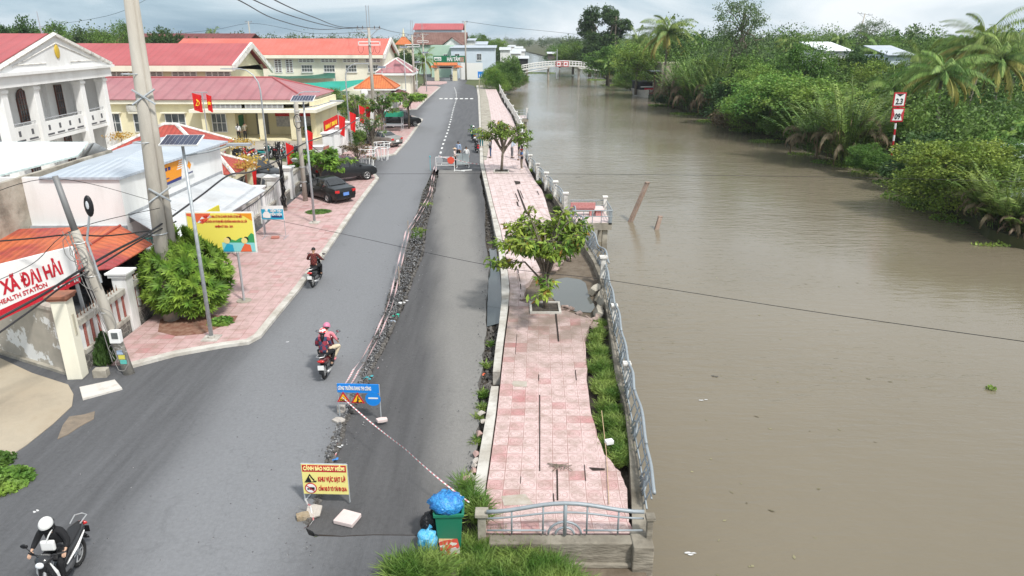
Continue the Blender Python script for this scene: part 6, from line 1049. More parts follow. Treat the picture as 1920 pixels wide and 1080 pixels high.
M_slab = mat('broken slab', (.42, .38, .34), col2=(.52, .48, .44), ns=5, dirt=.6, dcol=(.2, .17, .14), ds=5, bump=.6, bs=20); M_ptile = mat('loose pink tile', (.62, .50, .48), col2=(.66, .56, .54), ns=4, dirt=.3)
def chunk(label, px, py, s, m=M_slab, nm='concrete_chunk', rz=0, tilt=0, z=0, cat='rubble'):
    random.seed(int(px*7+py)); p = G(px, py, z); v = [(math.cos(a)*s[0]*random.uniform(.85, 1.12), math.sin(a)*s[1]*random.uniform(.85, 1.12)) for a in (.7, 1.6, 2.4, 3.9, 4.8, 5.6)]; b = MB(); b.prism(v, 0, s[2]); o = b.build(nm, m, None, loc=p, rz=rz); o.rotation_euler.x = tilt; bevel(o, .012); return tag(o, label, cat)
chunk('pale concrete slab under the left foot of the blue roadworks board', 636, 790, (.22, .13, .07), rz=-.4); chunk('stone block against the left leg of the blue roadworks board', 640, 772, (.14, .10, .2)); chunk('pinkish slab on the right foot of the blue roadworks board', 716, 790, (.2, .1, .09), rz=.3, m=M_ptile)
b = MB(); b.prism([(-.24, -.2), (.24, -.24), (.27, .18), (-.2, .24)], 0, .1); o = b.build('paving_block', M_ptile, None, loc=G(651, 975, 0), rz=-.25); bevel(o, .015); tag(o, 'square pink patterned paver weighing down the right foot of the yellow board', 'paver'); chunk('grey cement slab tilted on the left foot of the yellow board', 588, 960, (.25, .2, .06), tilt=.35, z=.05); chunk('brown rough stone left of the yellow board', 568, 972, (.2, .11, .12), m=mat('brown stone', (.28, .21, .13), col2=(.36, .30, .22), ns=6, bump=.8, bs=12), rz=.4)
# billboard, small sign
r = thing('billboard', 'yellow election billboard with red lettering and painted figures', 'billboard', G(457, 565, .12)); Y0 = r.location.y; zt, zb = ZZ(Y0, 403), ZZ(Y0, 479); xc = r.location.x; x0, x1 = AX(347, Y0, zt)-xc, AX(474, Y0, zt)-xc; b = MB(); b.bb(x0, x1, 0, .06, zb, zt); b.build('frame', M_white, r); M_by = mat('billboard yellow', (.82, .70, .12), rough=.55); board(r, x0+.05, x1-.05, zb+.05, zt-.05, M_by, -.012, .012, 'picture')
M_br = mat('poster orange red', (.75, .13, .05)); n_ = 10; b = MB(); q = x0+.05; b.add([(q, -.016, zt-.05), (q+.95, -.016, zt-.05), (q+.85, -.016, zt-.3), (q+.6, -.016, zt-.48), (q+.38, -.016, zt-.42), (q+.2, -.016, zt-.2), (q, -.016, zt-.15)], [tuple(range(7))]); b.build('red_shape', M_br, r); b = MB(); q = x1-.05; b.add([(q, -.016, zt-.05), (q-.7, -.016, zt-.05), (q-.3, -.016, zt-.16), (q, -.016, zt-.36)], [(0,1,2,3)]); b.build('orange_shape', MATS['sign orange'], r)
for s, z, w in (('NGÀY 15-3-2026, CỬ TRI CẢ NƯỚC ĐI BẦU CỬ ĐẠI BIỂU', .22, 1.5), ('QUỐC HỘI KHÓA XVI VÀ ĐẠI BIỂU HỘI ĐỒNG NHÂN DÂN CÁC CẤP', .42, 1.85), ('NHIỆM KỲ 2026 - 2031', .62, .7)): text(s, .085, M_sred, r, ((x0+x1)/2+.15, -.02, zt-z), w, bold=.04)
M_tl2 = mat('poster teal', (.25, .60, .62)); M_gr2 = mat('poster green', (.04, .30, .10)); M_skin2 = mat('poster skin', (.80, .62, .25)); b = MB(); b.bb(x1-1.35, x1-.05, -.016, -.013, zb+.05, zb+.42); b.build('teal_ground', M_tl2, r); b = MB(); b.add([(x1-1.2, -.019, zb+.42), (x1-.05, -.019, zb+.42), (x1-.05, -.019, zb+.75), (x1-.15, -.019, zb+.82), (x1-.35, -.019, zb+.6), (x1-.6, -.019, zb+.62), (x1-.8, -.019, zb+.5), (x1-1.1, -.019, zb+.6)], [tuple(range(8))]); b.build('green_hills', M_gr2, r)
for dx, c1 in ((-.45, M_br), (-1.15, MATS['sign cyan'])): disc(r, x1+dx, zb+.5, .12, M_skin2, -.026, 'painted_face'); disc(r, x1+dx+.07, zb+.56, .10, M_black, -.022, 'painted_hair'); b = MB(); b.add([(x1+dx-.2, -.026, zb+.05), (x1+dx+.25, -.026, zb+.05), (x1+dx+.22, -.026, zb+.33), (x1+dx, -.026, zb+.38), (x1+dx-.12, -.026, zb+.2)], [(0,1,2,3,4)]); b.build('painted_shirt', c1, r)
b = MB(); [b.add([(x0+.55+dx, -.022, zt-.3+dz), (x0+.75+dx, -.022, zt-.26+dz), (x0+.66+dx, -.022, zt-.18+dz)], [(0,1,2)]) for dx, dz in ((0, 0), (.3, .05), (-.12, -.15))]; b.build('doves', M_white, r); b = MB(); b.tube([(0, .05, -.1), (0, .05, zb)], .05, 8); b.tube([(x0+.25, .05, -.1), (x0+.25, .05, zb)], .05, 8); b.build('posts', M_grey, r); b = MB(); b.cyl((0, .05, -.02), .3, .05); b.build('footing', M_con, r)
r = thing('advert_stand', 'small blue and white standing advert on the pavement by the metal awning', 'sign', (-12.75, 37.2, .12)); zt, zb = ZZ(37.2, 386)-.12, ZZ(37.2, 412)-.12; board(r, -.6, .6, zb, zt, M_white); board(r, -.58, .58, zb+.02, zt-.18, MATS['sign cyan'], -.01, .01, 'blue_field'); text('ĐIỂM THU', .13, M_white, r, (.2, -.02, zt-.32), .6, bold=.05); text('TIỀN ĐIỆN', .13, M_white, r, (.2, -.02, zt-.52), .62, bold=.05); board(r, -.05, .5, zb+.12, zb+.25, mat('navy', (.02, .04, .15)), -.016, .006, 'navy_bar')
b = MB(); b.add([(-.5, -.014, zb+.1), (-.12, -.014, zb+.1), (-.1, -.014, zb+.3), (-.22, -.014, zb+.45), (-.4, -.014, zb+.45), (-.52, -.014, zb+.3)], [tuple(range(6))]); b.ell((-.3, -.016, zb+.55), (.08, .01, .1), 8, 5); b.build('cook_figure', M_white, r); b = MB(); [b.tube([(x, .02, 0), (x, .02, zb)], .018, 5) for x in (-.58, .58)]; b.tube([(-.58, -.4, .02), (-.58, .5, .02)], .018, 5); b.tube([(.58, -.4, .02), (.58, .5, .02)], .018, 5); b.tube([(-.58, 0, .1), (.58, 0, .1)], .015, 5); b.build('stand', M_grey, r); tag(bevel(MB().box((0, 0, .06), (.42, .3, .1), rz=.2).build('brick', mat('red brick', (.38, .12, .09), col2=(.45, .2, .16), ns=8), None, loc=(-12.7, 37.1, .12))), 'red brick weighing down the small blue advert stand', 'brick')
# nav sign
r = thing('navigation_sign', 'river clearance sign with boards 2.3 and 09 on a red and white post', 'sign', (AX(1667, 66, WZ), 66, WZ)); zt = ZZ(66, 174)-WZ; bx0 = AX(1667, 66, 0)
b = MB(); c = MB(); n_ = 14; top = Vector((AX(1680, 66, zt+WZ)-bx0, 0, zt)); 
for i in range(n_): a, e_ = top*(i/n_), top*((i+1)/n_); (b if i % 2 else c).tube([tuple(a), tuple(e_)], .09, 8)
b.build('red_bands', M_sred, r); c.build('white_bands', M_white, r)
for k, (s, ya, yb) in enumerate((('2.3', 173, 200), ('09', 202, 228))):
    za, zb_ = ZZ(66, ya)-WZ, ZZ(66, yb)-WZ; xm = top.x*((za+zb_)/2/zt); f = board(r, xm-.55, xm+.55, zb_, za, M_sred, -.16, .05, 'board'); board(f, xm-.44, xm+.44, zb_+.12, za-.12, M_white, -.172, .01, 'face'); text(s, .5 if k == 0 else .52, M_black, f, (xm, -.19, zb_+.24), .62 if k == 0 else .52, bold=.04); b = MB()
    if k == 0: b.add([(xm-.35, -.18, za-.13), (xm+.35, -.18, za-.13), (xm, -.18, za-.36)], [(0,1,2)])
    else: [b.add([(xm+s_*.43, -.18, zb_+.15), (xm+s_*.43, -.18, za-.15), (xm+s_*.28, -.18, (za+zb_)/2)], [(0,1,2)]) for s_ in (-1, 1)]
    b.build('arrows', M_black if k == 0 else M_sred, f)
# blue sign at the far promenade
r = thing('blue_information_sign', 'blue sign with white figures above the far end of the promenade', 'sign', (AX(903, 160, 1), 160, 0)); za, zb_ = ZZ(160, 134), ZZ(160, 146); board(r, -.8, .8, zb_, za, M_sblu); b = MB(); [b.add([(x-.12, -.01, zb_+.25), (x+.12, -.01, zb_+.25), (x, -.01, za-.4)], [(0,1,2)]) for x in (-.45, 0, .45)]; b.build('white_figures', M_white, r); b = MB(); [b.tube([(x, .05, 0), (x, .05, zb_)], .09, 6) for x in (-.5, .5)]; b.build('posts', M_crm, r)
# --- tape
def tape(label, pts, zs=None, w_=.06, step=.16, name='barrier_tape'):
    V = [p if isinstance(p, Vector) else G(*p) for p in pts]; out_ = []
    for i in range(len(V)-1):
        n_ = max(2, int((V[i+1]-V[i]).length/step)); out_ += [V[i].lerp(V[i+1], j/n_)-Vector((0, 0, .05*math.sin(math.pi*j/n_))) for j in range(n_)]
    out_.append(V[-1]); vs = []; fs = []
    for i, p in enumerate(out_): a = .5+.5*math.sin(i*.11); vs += [tuple(p+Vector((-.5*w_*a, 0, -.5*w_*(1-a*.5)))), tuple(p+Vector((.5*w_*a, 0, .5*w_*(1-a*.5))))]
    fs = [(2*i, 2*i+1, 2*i+3, 2*i+2) for i in range(len(out_)-1)]; me = bpy.data.meshes.new(name); me.from_pydata(vs, [], fs); me.materials.append(M_white); me.materials.append(mat('tape red', (.66, .26, .27), rough=.6))
    for i, f_ in enumerate(me.polygons): f_.material_index = 1 if i % 2 else 0
    o = bpy.data.objects.new(name, me); C.objects.link(o); return tag(o, label, 'tape')
tp_ = [(640,722),(664,684),(693,640),(716,592),(731,555),(741,510),(752,465),(762,425),(790,382),(806,352),(811,322),(818,292)]
tape('left strand of the red and white tape along the broken road edge', [G(x-1, y+8, .75) for x, y in tp_], w_=.085, step=.07); tape('right strand of the red and white tape along the broken road edge', [G(x+9-(i*.6), y+10, .62) for i, (x, y) in enumerate(tp_)], w_=.07, step=.07)
tape('red and white tape slanting from the blue board to the bin', [G(642, 745, .95), G(760, 842, .75), G(880, 942, .5)], w_=.035, step=.07); tape('slack white tape lying in the crack between the two boards', [(633,795,.03),(634,822,-.05),(630,850,0),(622,868,-.05)], w_=.05); tape('crumpled white tape strewn along the upper crack', [(718,640,-.1),(710,664,-.15),(708,690,-.1),(692,705,-.15),(685,722,-.1)], w_=.07); tape('thin tape dangling from the left foot of the yellow board', [(572,935,.5),(582,948,.2),(588,975,.02),(570,990,.02)], w_=.05); tape('tape from the barrier to the promenade kerb', [G(822, 292, .95), G(858, 300, .9), G(899, 308, .5)])
for k, (x, y) in enumerate(((762, 428), (806, 360), (745, 520))): b = MB(); p = G(x+4, y+14, 0); b.tube([(0, 0, -.2), (0, 0, .85)], .025, 5); tag(b.build('stake', mat('stake wood', (.35, .30, .24)), None, loc=p), ['stake holding the tape where it bends at the weeds', 'stake holding the tape nearest the barrier', 'lowest stake holding the tape beside the gravel'][k], 'stake')
b = MB(); b.tube([(0, 0, 0), (0, 0, 1.1)], .025, 5); b.ell((0, 0, 1.15), .07, 6, 4); tag(b.build('marker_stick', mat('cyan paint', (.1, .4, .45)), None, loc=G(807, 320)), 'thin teal marker stick left of the barrier', 'stick')
# --- rubble in the crack and drain
def rubble(name, label, fn, n, r0, r1, m, seed):
    random.seed(seed); b = MB()
    for _ in range(n): p, s = fn(); b.rock(p, random.uniform(r0, r1)*s)
    return tag(b.build(name, m), label, 'rubble', kind='stuff')
M_grv = mat('gravel', (.10, .10, .105), col2=(.30, .30, .30), ns=14, nd=1, lo=.5, hi=.66, coord='World', rough=.9); M_gdk = mat('dark rubble', (.05, .045, .04), col2=(.16, .15, .14), ns=6, coord='World', rough=.95)
def fcr():
    y = 330+540*random.random()**.8; a, c = rows(crkL, y), rows(crkR, y); t = random.random(); p = G(lerp(a, c, t), y, -.2); return (p.x, p.y, -.26+.2*random.random()+.1*math.sin(math.pi*t)), 1
rubble('crack_gravel', 'grey gravel and road base exposed in the long crack', fcr, 6500, .02, .055, M_grv, 1)
def fed():
    y = random.uniform(330, 990); s = random.choice((0, 1)); x = (rows(crkL, y)+2 if s else rows(crkR, y)-2); p = G(x+random.uniform(-1.5, 1.5), y, -.12); return (p.x, p.y, -.12+.1*random.random()), 1
rubble('asphalt_crumbs', 'dark crumbled asphalt along the crack edges', fed, 1300, .03, .11, M_gdk, 2)
def fdr():
    y = random.uniform(330, 930); a, c = rows(drL, y), rows(kbL, y); p = G(lerp(a, c, random.random()), y, -.3)
    if 470 < y < 606: return (p.x, p.y, -.5), .5
    return (p.x, p.y, -.44+.12*random.random()), 1
rubble('drain_rubble', 'dark soil clods and rubble in the drain beside the kerb', fdr, 1100, .03, .11, M_gdk, 3)
random.seed(12); cob = [(894, 851), (893, 863), (889, 873), (888, 884), (884, 893), (893, 898), (876, 897), (905, 790), (903, 775), (898, 812)]
OR_ = ['first', 'second', 'third', 'fourth', 'fifth', 'sixth', 'seventh', 'eighth', 'ninth', 'tenth']
for i, (x, y) in enumerate(cob): b = MB(); b.rock((0, 0, 0), .12); o = b.build('cobble', M_slab if i % 3 else mat('pink lump', (.42, .28, .25)), None, loc=G(x, y, -.02), smooth=False); o.scale = (1, 1.2, .8); tag(o, OR_[sorted(c_[1] for c_ in cob)[::-1].index(y)]+' masonry lump along the near kerb beam, counted from the bin', 'stone', 'masonry lumps along the near kerb')
# litter
M_pla = mat('plastic white', (.62, .62, .62), rough=.4); M_plb = mat('plastic teal', (.05, .32, .36), rough=.4)
def litter(label, x, y, r, m, z=0, nm='litter', sc=(1, 1, .35)):
    random.seed(int(x*3+y)); b = MB(); [b.rock((random.uniform(-r, r), random.uniform(-r, r), r*.3), r*.6) for _ in range(4)]; o = b.build(nm, m, None, loc=G(x, y, z)); o.scale = sc; return tag(o, label, 'litter')
litter('teal plastic bag in the gravel crack', 741, 592, .14, mat('plastic green', (.03, .40, .28)), -.05); litter('pale blue plastic bag under the teal one in the crack', 735, 604, .12, mat('plastic pale blue', (.35, .42, .5)), -.05); litter('white plastic scrap in the upper gravel', 754, 566, .16, M_pla, -.05); litter('blue bag scrap in the crack above the blue board', 690, 708, .12, M_plb, -.02); litter('crumpled foil and blue scrap in the crack above the yellow board', 626, 862, .08, mat('plastic blue', (.05, .2, .5)), -.02); litter('white paper scrap in the crack between the boards', 636, 838, .08, M_pla, 0); litter('white plastic scraps by the grass at the bottom', 792, 1058, .07, M_pla); litter('white polystyrene piece by the grass at the bottom edge', 760, 1076, .09, M_pla); litter('white speck of paper on the left lane', 540, 641, .05, M_pla, 0, sc=(1.5, 1, .1)); litter('orange wrapper in the drain', 908, 702, .07, mat('plastic orange', (.6, .12, .05)), -.1); litter('white scrap of plastic on the bare asphalt at the left', 68, 958, .05, M_pla, 0, sc=(1.4, 1, .2))
b = MB(); random.seed(2); b.tube([(-.25, .1, .03), (0, .05, .03), (.2, 0, .03)], .015, 5); [b.tube([(random.uniform(-.15, .2), .0, .03), (random.uniform(-.3, .4), random.uniform(-.25, .2), .04)], .012, 4) for _ in range(12)]; tag(b.build('dead_branch', M_bark, None, loc=G(1045, 875, 0)), 'small dead black branch lying on the near tiles', 'branch')
b = MB(); b.tube([G(1128, 770, .03), G(1137, 850, .03), G(1142, 945, .03)], .011, 5); tag(b.build('bamboo_stick', mat('bamboo', (.50, .36, .22)), None), 'long thin bamboo stick lying along the near tiles', 'stick'); b = MB(); b.box((0, 0, .06), (.22, .16, .12)); tag(bevel(b.build('foam_box', M_white, None, loc=G(1142, 832, 0), rz=.3)), 'small white foam box in the grass strip', 'box')
random.seed(41)
M_gap = mat('dark gap', (.03, .022, .018), rough=1)  # near-black colour for flat strips laid on the paving in place of open gaps
def gap(pix, label, z=.0045): o = poly('tile_gap', [(p.x, p.y) for p in PL(pix, z)], z, M_gap, .003); return struct(o, label, 'crack')
gap([(969,355),(972,355),(990,401),(986,401)], 'long black crack opened along the faded promenade tiles'); gap([(977,402),(980,402),(984,413),(980,413)], 'short black crack below the long one'); gap([(964,339),(975,340),(976,344),(967,346)], 'ragged missing tile above the long crack'); gap([(968,378),(971,378),(973,386),(978,387),(973,387),(970,386)], 'hooked crack beside the long one'); gap([(970,414),(973,414),(976,424),(973,424)], 'slit between faded tiles'); gap([(996,414),(998,414),(1012,452),(1008,452)], 'slit running under the broad tree'); gap([(1040,582),(1043,582),(1049,640),(1046,640)], 'dark joint opened below the tree pit', ); gap([(1011,740),(1013,740),(1013,883),(1011,883)], 'dark straight joint in the near tiles'); gap([(1043,880),(1046,880),(1047,938),(1044,938)], 'dark joint by the end railing'); gap([(1104,876),(1134,878),(1134,881),(1112,882)], 'broken tile edge at the grass strip')
gap([(945,441),(955,441),(957,447),(948,447)], 'missing tile at the kerb of the faded stretch')
for pix, lb in (([(962,714),(988,715),(988,725),(965,725),(960,720)], 'tan missing tile patch on the near promenade'), ([(940,930),(985,926),(1000,945),(945,948)], 'cement patch near the end railing')): p = poly('mortar_patch', [(q.x, q.y) for q in PL(pix, .004)], .0045, mat('mortar patch', (.36, .31, .25), col2=(.45, .41, .36), ns=4), .003); struct(p, lb, 'patch')
gap([(598,1002),(640,1004.5),(700,1002),(783,1003),(783,1004),(700,1003.2),(640,1006),(598,1005)], 'thin crack running across the asphalt towards the bin', .004)
o = struct(poly('red_soil', [(q.x, q.y) for q in PL([(300,600),(330,585),(415,592),(446,592),(440,602),(415,612),(380,626),(330,630),(296,622)], .125)], .127, mat('reddish litter soil', (.17, .07, .045), col2=(.28, .17, .12), ns=5, nd=6, coord='World', rough=1), .004), 'reddish leaf litter around the rosette shrub', 'soil')
b = MB(); b.prism([(p.x, p.y) for p in PL([(149,726),(215,712),(229,728),(155,748)], .05)], -.05, .06); struct(b.build('manhole_slab', mat('white painted slab', (.60, .57, .53), dirt=.7, dcol=(.35, .30, .24), ds=3), None), 'whitewashed concrete drain slab at the path mouth', 'slab'); q = MB(); q.box((0, 0, .1), (.42, .28, .32)); o = q.build('concrete_block', M_con, None, loc=G(191, 705, 0), rz=.1); bevel(o, .02); tag(o, 'brown weathered concrete box at the foot of the leaning pole', 'block')
# --- railings
M_rail = mat('rail paint', (.30, .335, .36), rough=.5, metal=.2, dirt=.6, dcol=(.18, .19, .20), ds=4)
def rail_panel(par, p0, p1, h=.75, arch=.18, lean=Vector((0, 0, 0)), r=.04, name='rail_panel', circ=True):
    d = p1-p0; up = (Vector((0, 0, 1))+lean).normalized(); b = MB(); f = lambda t, z: tuple(p0+d*t+up*z); A_ = lambda t: h+arch*math.sin(math.pi*t)**2
    b.tube([f(t, A_(t)) for t in np.linspace(0, 1, 15)], r, 8); b.tube([f(t, A_(t)*.72) for t in np.linspace(0, 1, 15)], r*.5, 6); b.tube([f(0, .12), f(.38, .12)], r*.5, 6); b.tube([f(.62, .12), f(1, .12)], r*.5, 6)
    for t in (.16, .36, .64, .84): b.tube([f(t, 0.02), f(t, A_(t))], r*.5, 6)
    b.tube([f(.5, 0), f(.5, A_(.5))], r*.95, 8)
    if circ: L_ = d.length; [b.tube([f(.5+rr/L_*math.cos(a), rr*.9*math.sin(a)+.02) for a in np.linspace(0, math.pi, 12)], r*.6, 6) for rr in (.2, .36)]
    return b.build(name, M_rail, par, smooth=True)
def rpost(par, p, h=.9, w_=.2, name='post', m=None): b = MB(); b.bb(p.x-w_/2, p.x+w_/2, p.y-w_/2, p.y+w_/2, -.3, h); b.bb(p.x-w_*.8, p.x+w_*.8, p.y-w_*.8, p.y+w_*.8, h, h+.09); return bevel(b.build(name, m or M_mould, par), .015)
r = thing('end_railing', 'grey steel railing with arched top closing the near promenade end', 'railing', (0, 0, 0)); rail_panel(r, Vector((-.55, 12.95, .04)), Vector((2.85, 12.95, .04)), .60, .22, r=.045); rpost(r, Vector((-.66, 13.05, 0)), .5, .18, m=M_con); rpost(r, Vector((2.98, 12.9, 0)), .5, .13, m=M_con2)
r = thing('river_railing', 'bent grey railing leaning over the river along the near promenade', 'railing', (0, 0, 0)); pr = [(1213,962),(1200,868),(1181,765),(1172,712),(1160,650),(1150,598),(1141,556),(1134,520)]; Pg = [G(x-4, y, .03) for x, y in pr]
for i in range(len(Pg)-1): rail_panel(r, Pg[i], Pg[i+1], [.75, .8, .8, .8, .85, .8, .85][i]*.75, [.06, .13, .12, .08, .13, .1, .08][i], Vector((.34-.03*i, 0, 0)), r=.045)
for i, p in enumerate(Pg[1:-1]):
    if i in (2, 4): rpost(r, p+Vector((.1, 0, 0)), .55, .16)
rpost(r, Pg[-1], .95, .22)
r = thing('river_railing', 'toppled stretch of railing behind the broad promenade tree', 'railing', (0, 0, 0)); Pg = [G(x, y, .02) for x, y in ((1131,512),(1112,478),(1092,446),(1072,415),(1062,400))]; [rail_panel(r, a, c, .55, .2, Vector((.5, 0, 0)), r=.045) for a, c in zip(Pg, Pg[1:])]
r = thing('river_railing', 'grey railing with concrete posts between the viewing platform and the thin-crowned tree', 'railing', (0, 0, 0)); Pg = [G(x, y, .02) for x, y in ((1060,392),(1041,368),(1024,350),(1008,332),(994,314),(983,292))]; [rail_panel(r, a, c, .8, .15, r=.04) for a, c in zip(Pg, Pg[1:])]; [rpost(r, p, 1.0, .24) for p in Pg]
r = thing('river_railing', 'white concrete-post railing along the far promenade', 'railing', (0, 0, 0)); Pg = [G(x, y, .02) for x, y in ((983,286),(980,268),(978,250),(976,240),(968,225),(961,212),(953,200),(947,190),(942,180),(938,172),(935,162))]
for a, c in zip(Pg, Pg[1:]): b = MB(); b.tube([a+Vector((0,0,.9)), c+Vector((0,0,.9))], .07, 6); b.tube([a+Vector((0,0,.5)), c+Vector((0,0,.5))], .05, 6); [b.tube([a.lerp(c, t), a.lerp(c, t)+Vector((0,0,.9))], .05, 5) for t in np.linspace(.12, .88, max(2, int((c-a).length/.7)))]; b.build('rail_panel', M_br if False else MATS['bridge white'], r)
[rpost(r, p, 1.05, .26, m=MATS['bridge white']) for p in Pg]
# platforms
def platform(label, cx, cy, w_, d_, legs=True, bench=True, rr=True):
    r = thing('viewing_platform', label, 'platform', (cx, cy, 0)); b = MB(); b.bb(-w_/2, w_/2, -d_/2, d_/2, -.42, .0); b.build('deck', M_con, r); b = MB(); b.bb(-w_/2+.06, w_/2-.06, -d_/2+.06, d_/2-.06, .0, .012); b.build('deck_tiles', MATS['promenade tile faded'] if False else M_ptile, r); [MB().bb(x-.15, x+.15, y-.15, y+.15, -3, -.42).build('pile', M_con, r) for x in (w_/2-.35, -w_/2+.35) for y in (-d_/2+.35, d_/2-.35)]
    for a, c in (((-w_/2, -d_/2), (w_/2, -d_/2)), ((w_/2, -d_/2), (w_/2, d_/2)), ((-w_/2, d_/2), (w_/2, d_/2))):
        b = MB(); a, c = Vector((*a, 0)), Vector((*c, 0)); n_ = 5; [b.tube([a+Vector((0,0,z)), c+Vector((0,0,z))], .03, 6) for z in ((.3, .08) if a.y == c.y == -d_/2 else (.75, .4))]; [b.tube([a.lerp(c, t), a.lerp(c, t)+Vector((0,0,.3 if a.y == c.y == -d_/2 else .75))], .025, 5) for t in np.linspace(.05, .95, n_)]; b.build('rail_panel', M_rail, r)
    [rpost(r, Vector((w_/2-.1, y, 0)), .95, .2) for y in (d_/2-.1,)]; b = MB(); b.bb(w_/2-.2, w_/2, -d_/2, -d_/2+.2, -.1, .75); b.build('post', M_rail, r); return r
platform('viewing platform on piles with a pink bench, above the broad tree', 4.72, 42.3, 2.3, 2.8); platform('far viewing platform over the river beside the far promenade', AX(977, 100, 0), 100, 1.9, 4)
M_pb = mat('pink terrazzo', (.45, .16, .15), col2=(.55, .26, .25), ns=12, rough=.6); r = thing('bench', 'dusty red stone bench with backrest on the viewing platform', 'bench', (4.3, 42.8, .012)); b = MB(); b.bb(-.75, .75, -.22, .22, .38, .46); b.build('seat', M_pb, r); b = MB(); b.box((0, -.27, .68), (1.5, .08, .34)); b.build('backrest', M_pb, r); [MB().bb(x-.06, x+.06, -.2, .2, 0, .38).build('leg', M_pb, r) for x in (-.5, .5)]; r = thing('bench', 'pale pink backless stone seat beside the red bench', 'bench', (5.3, 42.9, .012)); MB().bb(-.3, .3, -.5, .5, .36, .44).build('seat', M_ptile, r); [MB().bb(-.2, .2, y-.06, y+.06, 0, .36).build('leg', M_pb, r) for y in (-.35, .35)]
# piles in the river
M_pile = mat('old pile', (.24, .16, .12), col2=(.36, .27, .22), ns=4, bump=.6, bs=8, dirt=.6, dcol=(.08, .07, .05), ds=2)
for (bx, by), (tx, ty), lb in (((1182, 416), (1214, 342), 'long leaning concrete pile sticking out of the river'), ((1231, 430), (1238, 406), 'short leaning concrete stump beside the long pile')):
    p = G(bx, by, WZ); q = AT(tx, p.y+.3, ZZ(p.y+.3, ty)); v = q-p; b = MB(); b.tube([tuple(-v*.3), tuple(v*.5), tuple(v)], [.19, .18, .17], 4); b.box(tuple(v), (.3, .3, .06)); o = b.build('river_pile', M_pile, None, loc=p); bevel(o, .02); tag(o, lb, 'pile')
for x, y, lb in ((1338, 705, 'dark scrap of flotsam near the middle of the river'), (1291, 1038, 'white plastic scrap floating at the bottom of the river'), (1135, 380, 'tiny dark flotsam left of the leaning pile'), (1085, 332, 'dark leaf floating past the railing'), (1317, 750, 'small pale scrap drifting on the river')): litter(lb, x, y, .09 if y > 500 else .14, M_pla if 'white' in lb or 'pale' in lb else M_gdk, WZ+.02, 'flotsam', (1.5, .6, .12))
for i, (x, y) in enumerate(((1112,548),(1122,560),(1118,590),(1126,572))): chunk('tilted dark concrete slab fallen against the inside of the river wall', x, y, (.55, .18, .3), M_con, 'fallen_slab', rz=1.1+.2*i, tilt=.5, z=-.25)['group'] = 'fallen slabs by the puddle'
# mooring posts under the mangrove
b = MB(); [b.tube([(x, y, -3), (x, y, .3)], .12, 5) for x, y in ((0, 0),)]; o = b.build('mooring_post', M_cpole, None, loc=(AX(948, 168, -1), 168, 0)); tag(o, 'grey post in the water under the mangrove at the left bank', 'post')
# --- bin and bags
p = G(843, 1018, 0); B_S = .9; r = thing('wheelie_bin', 'overfull green plastic rubbish bin standing in the grass', 'bin', (p.x, p.y+.12, -.02), .05); b = MB(); w0, w1 = .24, .29; b.add([(-w0, -w0, 0), (w0, -w0, 0), (w0, w0, 0), (-w0, w0, 0), (-w1, -w1, .85), (w1, -w1, .85), (w1, w1, .85), (-w1, w1, .85)], [(3,2,1,0),(0,1,5,4),(1,2,6,5),(2,3,7,6),(3,0,4,7)]); bevel(b.build('body', mat('bin green', (.015, .17, .10), rough=.45), r), .02); b = MB(); [b.bb(*q) for q in ((-.32, .32, -.33, -.27, .82, .89), (-.32, .32, .27, .33, .82, .89), (-.33, -.27, -.27, .27, .82, .89), (.27, .33, -.27, .27, .82, .89))]; bevel(b.build('rim', MATS['bin green'], r), .01)
def bag(label, loc, s, m, seed, knot=True):
    random.seed(seed); b = MB(); b.ell((0, 0, 0), s, 18, 12); vs = []
    for v in b.v: n_ = math.sin(v[0]*21+seed)*math.cos(v[1]*17)*math.sin(v[2]*19+1)+.5*math.sin(v[0]*43)*math.sin(v[2]*37); k = 1+.2*n_; vs.append((v[0]*k, v[1]*k, v[2]*k))
    b.v = vs; r = thing('rubbish_bag', label, 'rubbish bag', loc); b.build('sack', m, r, smooth=True); b = MB(); b.tube([(0, 0, s[2]*.85), (.03, 0, s[2]*1.15), (.08, .02, s[2]*1.35)], [.05, .02, .05], 6); b.build('knot', m, r)
M_bb = mat('blue bag plastic', (.012, .14, .46), col2=(.04, .32, .68), ns=9, nd=2, rough=.22, spec=.7, bump=.9, bs=22); x, y = p.x, p.y+.12
bag('crumpled blue rubbish bag heaped on top of the green bin', (x-.04, y-.05, .98), (.37, .32, .22), M_bb, 3); bag('black rubbish bag leaning on the left of the green bin', (x-.42, y+.0, .42), (.21, .2, .27), mat('black bag plastic', (.01, .01, .012), rough=.3, bump=.8, bs=20), 5); bag('light blue rubbish bag on the ground left of the green bin', (x-.45, y-.28, .2), (.22, .2, .26), mat('light blue bag', (.03, .36, .68), col2=(.2, .55, .8), ns=10, nd=2, rough=.25, bump=.9, bs=22), 8)
r = thing('cardboard_box', 'torn red cardboard box at the foot of the green bin', 'box', (x+.02, y-.42, .05), .25); b = MB(); b.bb(-.2, .2, -.14, .14, 0, .16); b.build('carton', mat('red carton', (.42, .05, .03), col2=(.45, .42, .38), ns=7, nd=1, lo=.5, hi=.52), r); b = MB(); b.add([(-.2, .14, .16), (.2, .14, .16), (.24, .28, .2), (-.16, .28, .2)], [(0,1,2,3)]); b.build('flap', mat('tan card', (.45, .3, .16)), r)
